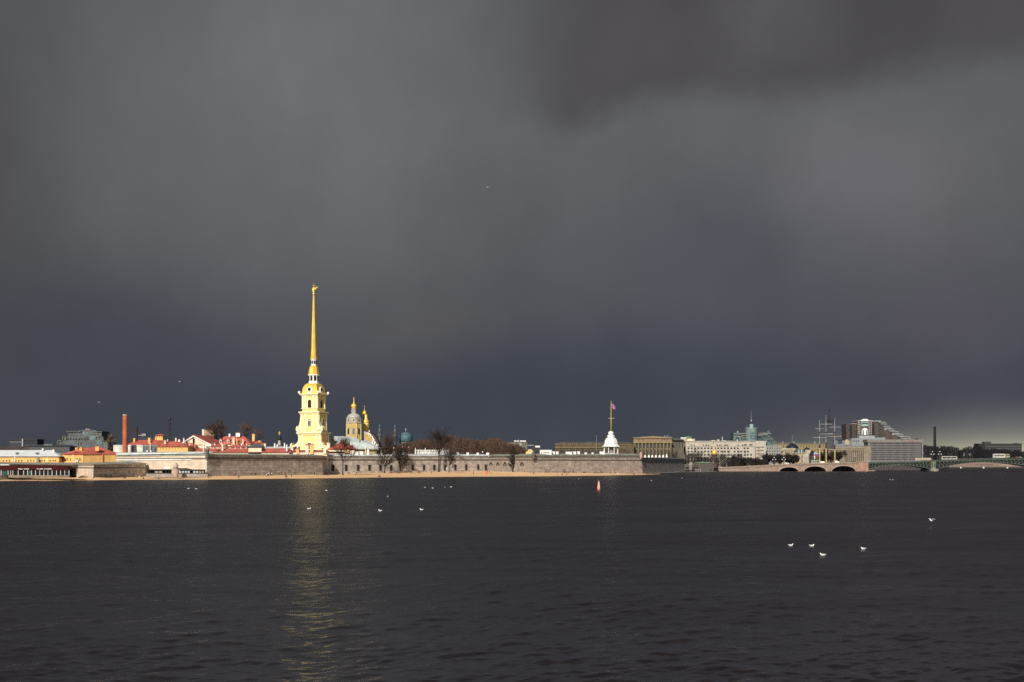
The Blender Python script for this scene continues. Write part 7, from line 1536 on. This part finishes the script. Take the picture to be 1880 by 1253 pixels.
def pose(kind):
    # x right, y away from the viewer (the figure faces -y), metres
    if kind == 'sit': hip = .28
    else: hip = .90
    lean = {'stand': 0, 'walk': .03, 'sit': .05, 'bend': .30}[kind]
    tz = hip + .52 * (1 - lean * .5)
    J = dict(pel=(0, 0, hip), chest=(lean * .6, -lean * .5, hip + .34), neck=(lean, -lean * .8, tz), head=(lean * 1.15, -lean - .02, tz + .17), top=(lean * 1.15, -lean, tz + .26))
    for s_, n in ((-1, 'l'), (1, 'r')):
        sw = .26 * s_ if kind == 'walk' else .03 * s_
        J['sh' + n] = (s_ * .19 + lean, -lean * .8, tz - .07); J['el' + n] = (s_ * .25 + lean - sw * .5, -lean - .03, tz - .36); J['wr' + n] = (s_ * .23 + lean - sw * .8, -lean - .14, tz - .58); J['ha' + n] = (s_ * .22 + lean - sw * .9, -lean - .17, tz - .68)
        J['hp' + n] = (s_ * .095, 0, hip - .03)
        if kind == 'sit': J['kn' + n] = (s_ * .14, -.42, hip + .14); J['an' + n] = (s_ * .14, -.66, .08); J['to' + n] = (s_ * .15, -.82, .05)
        else: J['kn' + n] = (s_ * .10 + sw * .5, -.04, .48); J['an' + n] = (s_ * .10 + sw * 1.1, .02, .08); J['to' + n] = (s_ * .11 + sw * 1.1 + (.10 if kind == 'walk' else 0), -.15, .04)
    return J


def figure(kind):
    J = pose(kind)
    def mk(name, names, rad, ed): 
        return skin(name + '_' + kind, [(*J[n], rad[i]) for i, n in enumerate(names)], [(names.index(a), names.index(b)) for a, b in ed])
    body = mk('body', ['pel', 'chest', 'neck', 'head', 'top', 'shl', 'ell', 'wrl', 'hal', 'shr', 'elr', 'wrr', 'har', 'hpl', 'knl', 'anl', 'tol', 'hpr', 'knr', 'anr', 'tor'],
              [.13, .15, .06, .10, .07, .07, .05, .035, .03, .07, .05, .035, .03, .09, .065, .045, .04, .09, .065, .045, .04],
              [('pel', 'chest'), ('chest', 'neck'), ('neck', 'head'), ('head', 'top'), ('chest', 'shl'), ('shl', 'ell'), ('ell', 'wrl'), ('wrl', 'hal'), ('chest', 'shr'), ('shr', 'elr'), ('elr', 'wrr'), ('wrr', 'har'), ('pel', 'hpl'), ('hpl', 'knl'), ('knl', 'anl'), ('anl', 'tol'), ('pel', 'hpr'), ('hpr', 'knr'), ('knr', 'anr'), ('anr', 'tor')])
    coat = mk('coat', ['chest', 'pel', 'neck', 'shl', 'ell', 'wrl', 'shr', 'elr', 'wrr'], [.20, .20, .09, .105, .085, .06, .105, .085, .06], [('chest', 'pel'), ('chest', 'neck'), ('chest', 'shl'), ('shl', 'ell'), ('ell', 'wrl'), ('chest', 'shr'), ('shr', 'elr'), ('elr', 'wrr')])
    trs = mk('trousers', ['pel', 'hpl', 'knl', 'anl', 'hpr', 'knr', 'anr'], [.165, .12, .095, .075, .12, .095, .075], [('pel', 'hpl'), ('hpl', 'knl'), ('knl', 'anl'), ('pel', 'hpr'), ('hpr', 'knr'), ('knr', 'anr')])
    h = J['head']; hair = skin('hair_' + kind, [(h[0], h[1] + .035, h[2] - .04, .075), (h[0], h[1] + .03, h[2] + .07, .105), (h[0], h[1], h[2] + .125, .06)], [(0, 1), (1, 2)])
    return dict(body=body, coat=coat, trousers=trs, hair=hair)


FIG = {k: figure(k) for k in ('stand', 'walk', 'sit', 'bend')}
SKIN_M = mat('skin', (0.50, 0.31, 0.22), 0.7); HAIR = mat('hair', (0.035, 0.024, 0.016), 0.8)
CLOTH = {'black': (0.012, 0.012, 0.014), 'navy': (0.015, 0.02, 0.05), 'blue': (0.04, 0.07, 0.24), 'white': (0.78, 0.78, 0.80), 'red': (0.50, 0.045, 0.045), 'grey': (0.16, 0.16, 0.17), 'pale blue': (0.36, 0.42, 0.48), 'brown': (0.10, 0.055, 0.03), 'orange': (0.75, 0.17, 0.07), 'beige': (0.42, 0.31, 0.20), 'pink': (0.62, 0.24, 0.20), 'green': (0.06, 0.09, 0.05)}
def cloth(c): return mat(c.replace(' ', '_') + '_cloth', CLOTH[c], 0.9)


def oslot(name, me, m, parent=None):
    o = bpy.data.objects.new(name, me); COL.objects.link(o); o.material_slots[0].link = 'OBJECT'; o.material_slots[0].material = m
    if parent is not None: o.parent = parent
    return o


rp = random.Random(21)
def person(px, py, kind, coat, trs, where, rz=None, sc=1.0, group='people on the beach'):
    D, z = on_beach(px, py); f = FIG[kind]
    o = oslot('person', f['body'], SKIN_M); o.location = (X(px, D), D, z + .0); o.rotation_euler = (0, 0, RAD(rp.uniform(-180, 180) if rz is None else rz)); s_ = sc * rp.uniform(.98, 1.1); o.scale = (s_ * 1.22, s_ * 1.22, s_ * 1.04)
    oslot('coat', f['coat'], cloth(coat), o); oslot('trousers', f['trousers'], cloth(trs), o); oslot('hair', f['hair'], HAIR, o)
    v = {'stand': 'standing', 'walk': 'walking', 'sit': 'sitting', 'bend': 'bending'}[kind]
    lab = f'person in {coat} top {v} {where}' if coat == trs else f'person in {coat} top and {trs} trousers {v} {where}'
    if len(lab.split()) > 15: lab = f'person in {coat} {v} {where}'
    sett(o, lab, 'person', group)


for a in (
    (4, 876.6, 'stand', 'navy', 'black', 'at the left edge of the restaurant front'), (55.6, 877.2, 'stand', 'black', 'black', 'before the restaurant windows'), (57.4, 877.4, 'walk', 'grey', 'black', 'beside the black clad one at the restaurant'), (111.6, 877, 'stand', 'navy', 'black', 'near the right end of the restaurant'), (109, 876.8, 'stand', 'green', 'black', 'by the right restaurant corner'),
    (195.6, 876.6, 'bend', 'brown', 'black', 'under the middle of the fort wall'), (204.6, 876.4, 'walk', 'grey', 'black', 'under the fort wall right of the bending one'), (226.6, 878.6, 'sit', 'black', 'brown', 'on the sand below the brick chimney'), (230.2, 879.2, 'sit', 'brown', 'black', 'on the sand just right of its seated neighbour'), (250, 877.4, 'sit', 'beige', 'beige', 'beside the black topped walker'), (255.6, 877.6, 'walk', 'black', 'white', 'near the right end of the fort wall'), (263.4, 880, 'sit', 'brown', 'black', 'close to the water left of the shelters'),
    (285, 876.2, 'stand', 'navy', 'grey', 'below the left shelter'), (287.4, 876.6, 'walk', 'pale blue', 'white', 'in the middle of the trio below the left shelter'), (290.6, 876, 'stand', 'grey', 'navy', 'at the right of the trio below the left shelter'), (291.6, 879.8, 'sit', 'grey', 'black', 'on the waterline below the trio'),
    (329, 873.6, 'stand', 'orange', 'beige', 'right of the round stone turret'), (351.4, 874, 'stand', 'black', 'black', 'under the right shelter, leftmost there'), (353.6, 874.4, 'stand', 'white', 'grey', 'under the right shelter beside the black clad one'), (360, 874.4, 'stand', 'red', 'brown', 'under the right shelter'), (363, 874, 'stand', 'black', 'navy', 'rightmost under the right shelter'),
    (429, 875, 'stand', 'red', 'brown', 'against the dull bastion wall'), (437, 874.8, 'stand', 'pale blue', 'grey', 'against the dull bastion wall right of the red one'), (437.8, 879.6, 'bend', 'black', 'grey', 'halfway down the sand before the dull wall'), (469.6, 873.6, 'stand', 'black', 'black', 'alone mid wall'),
    (489.2, 875.4, 'stand', 'white', 'beige', 'left in a small cluster at the dull wall'), (491.4, 876, 'walk', 'brown', 'brown', 'low in the small cluster at the dull wall'), (493.4, 873.4, 'stand', 'white', 'navy', 'second white one of the small cluster'), (496.6, 873.6, 'stand', 'navy', 'navy', 'in the middle of the small cluster'), (499, 873.4, 'stand', 'white', 'black', 'at the right end of the small cluster'),
    (520.6, 873.4, 'stand', 'beige', 'grey', 'left of a tall black clad pair'), (524, 873.8, 'stand', 'black', 'black', 'right of the beige one at the dull wall'), (523.6, 879, 'stand', 'brown', 'beige', 'low on the sand below the pair'), (526.2, 878.6, 'stand', 'black', 'brown', 'low on the sand, right of the brown one'), (535.2, 875.4, 'walk', 'brown', 'black', 'right of the crowd at the dull wall'),
    (577.4, 872.2, 'stand', 'navy', 'black', 'by the right end of the dull wall'), (581.8, 874, 'walk', 'black', 'grey', 'below the right end of the dull wall'), (601, 874.2, 'walk', 'black', 'navy', 'at the branch heap'), (603.6, 873.8, 'stand', 'brown', 'black', 'right of the branch heap'), (623.8, 872.2, 'bend', 'black', 'black', 'just left of the spreading tree'), (641, 871.8, 'walk', 'black', 'black', 'right of the spreading tree'), (649.6, 870, 'bend', 'black', 'white', 'before the third slit window'), (654.8, 871.2, 'walk', 'black', 'grey', 'right of the bending one at the third slit window'),
    (695.2, 876, 'sit', 'black', 'brown', 'low on the sand, left of a seated pair'), (697.8, 876, 'sit', 'navy', 'black', 'low on the sand, right of a seated pair'), (702.4, 869, 'bend', 'black', 'green', 'at the foot of the leaning tree'), (715.6, 870.2, 'stand', 'red', 'red', 'right of the leaning tree'), (718, 870.4, 'stand', 'black', 'red', 'right beside the red clad one'), (731.8, 870.4, 'stand', 'black', 'black', 'at the many-stemmed tree'), (735.4, 870.8, 'stand', 'pink', 'red', 'before the many-stemmed tree'), (743.6, 867, 'stand', 'black', 'black', 'right of the many-stemmed tree'),
    (755.8, 870.6, 'walk', 'black', 'brown', 'below the seventh slit window'), (761, 869.6, 'stand', 'brown', 'green', 'right of the seventh slit window'), (766.8, 869.4, 'stand', 'grey', 'brown', 'left of the dark pair at the eighth slit window'), (769, 869.6, 'stand', 'black', 'navy', 'left of the dark pair'), (771.6, 869.6, 'walk', 'navy', 'black', 'right of the dark pair'), (792.2, 870, 'stand', 'brown', 'black', 'left of the forked tree'),
    (869.2, 871.8, 'stand', 'black', 'black', 'alone on bright sand left of the orange tent'), (894.4, 866.6, 'stand', 'navy', 'black', 'behind the orange tent'), (898.6, 868.6, 'stand', 'red', 'brown', 'right of the orange tent'), (902.4, 871.4, 'stand', 'pink', 'grey', 'under the first pointed window'), (934.2, 866.8, 'bend', 'black', 'grey', 'left of the column-like tree'),
    (979.8, 871.4, 'stand', 'brown', 'black', 'below the bastion corner'), (1001.6, 869.2, 'stand', 'black', 'black', 'at the flag bastion wall, leftmost there'), (1006.2, 869.2, 'bend', 'black', 'navy', 'right of the leftmost one at the flag bastion'), (1021.6, 869.4, 'stand', 'blue', 'grey', 'below the second white hut'), (1021.2, 872.4, 'sit', 'white', 'beige', 'low on the sand below the second white hut'), (1023, 872.2, 'sit', 'grey', 'black', 'low on the sand beside the white one'), (1031.8, 872.2, 'sit', 'black', 'brown', 'low on the sand below the blue group'),
    (1033.6, 868.6, 'stand', 'navy', 'black', 'left in the blue group at the wall'), (1036, 868.6, 'stand', 'blue', 'black', 'middle of the blue group at the wall'), (1038.6, 868.6, 'stand', 'blue', 'navy', 'right in the blue group at the wall'), (1041, 872, 'sit', 'brown', 'brown', 'low on the sand right of the blue group'), (1043.4, 870, 'walk', 'black', 'brown', 'right of the blue group'), (1053.2, 868.8, 'bend', 'black', 'black', 'below the narrow white hut'), (1057.2, 868.6, 'stand', 'navy', 'grey', 'below the round topped hut'), (1072, 868.6, 'sit', 'black', 'navy', 'left of a pair below the small box'), (1074.4, 868.6, 'sit', 'grey', 'black', 'right of a pair below the small box'),
    (1091, 869, 'sit', 'brown', 'black', 'left of a pair below the smallest box'), (1094.2, 869, 'stand', 'navy', 'black', 'right of a pair below the smallest box'), (1098.4, 869, 'sit', 'black', 'brown', 'left of the tall one below the flag tower'), (1104.4, 869.4, 'stand', 'black', 'black', 'below the left foot of the flag tower'), (1129.4, 870.4, 'stand', 'brown', 'black', 'below the right foot of the flag tower'), (1134.2, 871.2, 'sit', 'white', 'white', 'right of the brown one below the flag tower'), (1162.6, 872.6, 'stand', 'black', 'black', 'near the right end of the sand'), (1165.2, 872, 'stand', 'grey', 'brown', 'right of the black one near the right end of the sand')):
    person(*a)
for px, D, coat, trs, where in ((1199, 945, 'brown', 'black', 'on the quay between the two dark posts'), (1247.4, 1085, 'black', 'grey', 'on the quay under the pale stair'), (1286, 1178, 'white', 'beige', 'at the door of the green roofed guard house'), (1304, 1180, 'black', 'black', 'at the right corner of the guard house')):
    f = FIG['stand']; o = oslot('person', f['body'], SKIN_M); o.location = (X(px, D), D - 4 if D < 1100 else D, .58); oslot('coat', f['coat'], cloth(coat), o); oslot('trousers', f['trousers'], cloth(trs), o); oslot('hair', f['hair'], HAIR, o); sett(o, f'person in {coat} top standing {where}', 'person', 'people on the quay')
D, z = on_beach(892, 870.4)
T = Th('beach_tent', 'small orange pop-up tent on the sand at the curtain wall end', 'tent', 892, D, z); T.part('canopy', mat('tent_orange', (0.85, 0.20, 0.10), 0.7), T.mb().lathe(892, [(2.9, 870.4), (2.7, 868.2), (1.9, 866.2), (.4, 865.2)], 12), True); T.part('opening', mat('tent_dark', (0.25, 0.06, 0.03)), T.mb().arch(893.5, 870.2, 2, 2.6, -1.35, -.9))
D, z = on_beach(820, 861 + 7)
T = Th('round_sign', 'round white sign on a post beside the small slender tree', 'sign', 820, D, z); T.part('post', GREY, T.mb().box(819.8, 820.2, T.g, 863, 0, .1)); T.part('disc', WHITE, T.mb().lathe(820, [(.3, 862.8), (1.1, 862), (1.1, 861), (.3, 860.2)], 10))
T = Th('barrier', 'two dark posts joined by a rusty beam at the right end of the sand', 'barrier', 1191, 950, .5)
for x in (1182.6, 1200.4): T.part('post', BLACK, T.mb().lathe(x, [(.75, 871.2), (.75, 866.6), (.3, 866)], 8))
T.part('beam', mat('rust_beam', (0.24, 0.11, 0.08)), T.mb().box(1183.4, 1199.8, 869.6, 868.6, -.1, .1)); T.part('beam', mat('rust_beam', ()), T.mb().box(1183.4, 1199.8, 870.9, 870.2, -.1, .1))

# ================================================================== BUOY AND GULLS
T = Th('buoy', 'red conical river buoy with dark topmark floating right of centre', 'buoy', 1099.4, 385, 0)
T.part('float', mat('buoy_dark', (0.30, 0.05, 0.045), 0.5), T.mb().lathe(1099.4, [(2.6, 901.8), (3.4, 900.4), (3.3, 899.4)], 16), True); T.part('cone', mat('buoy_red', (0.84, 0.38, 0.32), 0.5), T.mb().lathe(1099.4, [(3.2, 899.6), (2.6, 894), (1.7, 888), (1.0, 884), (.8, 883.2)], 16), True); T.part('topmark', mat('topmark', (0.10, 0.075, 0.04)), T.mb().lathe(1099, [(.4, 883.6), (1.4, 882.4), (1.3, 881.2), (.3, 880.4)], 10)); T.part('ring', mat('topmark', ()), T.mb().lathe(1099.4, [(1.25, 885), (1.25, 884.2)], 12))
GW = mat('gull_white', (0.80, 0.79, 0.78), 0.7, var=.05); GG = mat('gull_grey', (0.42, 0.43, 0.45), 0.7); GB = mat('gull_beak', (0.55, 0.22, 0.04), 0.5)
swim_body = skin('gull_body', [(0, 0, .05, .095), (-.17, 0, .08, .06), (-.27, 0, .11, .02), (.12, 0, .08, .075), (.18, 0, .17, .045), (.21, 0, .22, .045)], [(0, 1), (1, 2), (0, 3), (3, 4), (4, 5)])
swim_wing = [skin('gull_wing', [(.08, s_ * .085, .11, .03), (-.12, s_ * .075, .125, .035), (-.32, s_ * .03, .13, .012)], [(0, 1), (1, 2)]) for s_ in (-1, 1)]
beak = skin('gull_beak', [(.24, 0, .215, .014), (.31, 0, .20, .006)], [(0, 1)], 0)
fly_body = skin('gull_flying', [(0, 0, 0, .075), (-.16, 0, .01, .045), (-.28, 0, .02, .03), (.14, 0, .01, .055), (.22, 0, .03, .045)], [(0, 1), (1, 2), (0, 3), (3, 4)])
fly_beak = skin('gull_beak2', [(.26, 0, .025, .012), (.32, 0, .015, .005)], [(0, 1)], 0)
def flap(s_, up):
    b = MB(); pts = [(.09, .05, 0), (.13, .32, up), (.02, .62, up * .75), (-.06, .60, up * .72), (-.06, .30, up * .9), (-.10, .05, 0)]
    b.add([(x, y * s_, z + .012) for x, y, z in pts] + [(x, y * s_, z - .012) for x, y, z in pts], [(0, 1, 4, 5), (1, 2, 3, 4), (11, 10, 7, 6), (10, 9, 8, 7)] + [(i, i + 6, (i + 1) % 6 + 6, (i + 1) % 6) for i in range(6)]); m_ = b.mesh('gull_wing_spread', None); m_.materials.append(None); return m_
wings_up = [flap(s_, .26) for s_ in (-1, 1)]
def gull(px, py, rz, lab, sc=1.0, fly=None, group='white gulls on the water'):
    """fly: height above the water (distance then follows from row); otherwise it floats"""
    D = (CH - (fly or 0)) * F / (py + (0 if fly else 1.0) - HY) if py > HY else fly
    z = Z(py, D) if (fly or py <= HY) else 0.0
    o = oslot('gull', fly_body if fly else swim_body, GW); o.location = (X(px, D), D, z); o.rotation_euler = (0, 0, RAD(rz)); o.scale = (sc, sc, sc)
    if fly:
        for m_ in wings_up: oslot('wing', m_, GW, o)
        oslot('beak', fly_beak, GB, o)
    else:
        for m_ in swim_wing: oslot('wing', m_, GG, o)
        oslot('beak', beak, GB, o)
    sett(o, lab, 'gull', group)
gull(1452, 1001.5, 5, 'white gull floating, leftmost of the near four', 1.1); gull(1490.6, 1002.4, -5, 'white gull floating, second of the near four', 1.1); gull(1510.4, 1019.4, 160, 'white gull floating nearest the camera', 1.15); gull(1585, 1008, 190, 'white gull floating, rightmost of the near four', 1.15)
gull(1710.4, 956.4, 200, 'gull flying low over the water at the right with raised wings', 1.15, fly=.7)
for px, py, rz, lab in ((346, 897, 0, 'far gull, left of the pair under the round turret'), (360, 897.6, 10, 'far gull, right of the pair under the round turret'), (599.4, 900.6, 180, 'gull in the golden reflection near the beach'), (567.4, 934.4, 20, 'gull in the golden reflection farther from the beach'), (698, 937.8, 170, 'gull floating alone below the first minaret'), (712, 912, 100, 'gull floating above and right of the lone one'), (774, 936, 185, 'gull floating below the left end of the white gallery'), (780, 895, 40, 'far gull, leftmost of four below the white gallery'), (794.6, 896, 190, 'far gull, second of four below the white gallery'), (817, 895, 90, 'far gull, third of four below the white gallery'), (828, 894, 10, 'far gull, rightmost of four below the white gallery'), (1634.4, 880.6, 0, 'very far gull, left of the pair before the green bridge'), (1639, 880.8, 0, 'very far gull, right of the pair before the green bridge'), (1196, 882, 0, 'very far gull below the white tents'), (1252, 877.4, 0, 'very far gull below the end of the fortress'), (1062.6, 879, 0, 'very far gull left of the red buoy')):
    gull(px, py, rz, lab, 1.5 if py > 890 else 1.3)
for px, py, D, lab in ((896, 345, 260, 'tiny white gull flying high in the middle of the sky'), (330, 701.6, 330, 'tiny gull flying above the lattice mast'), (182, 739.6, 330, 'tiny gull flying above the dark apartments')):
    gull(px, py, 60, lab, .8, fly=D, group='gulls in the sky')
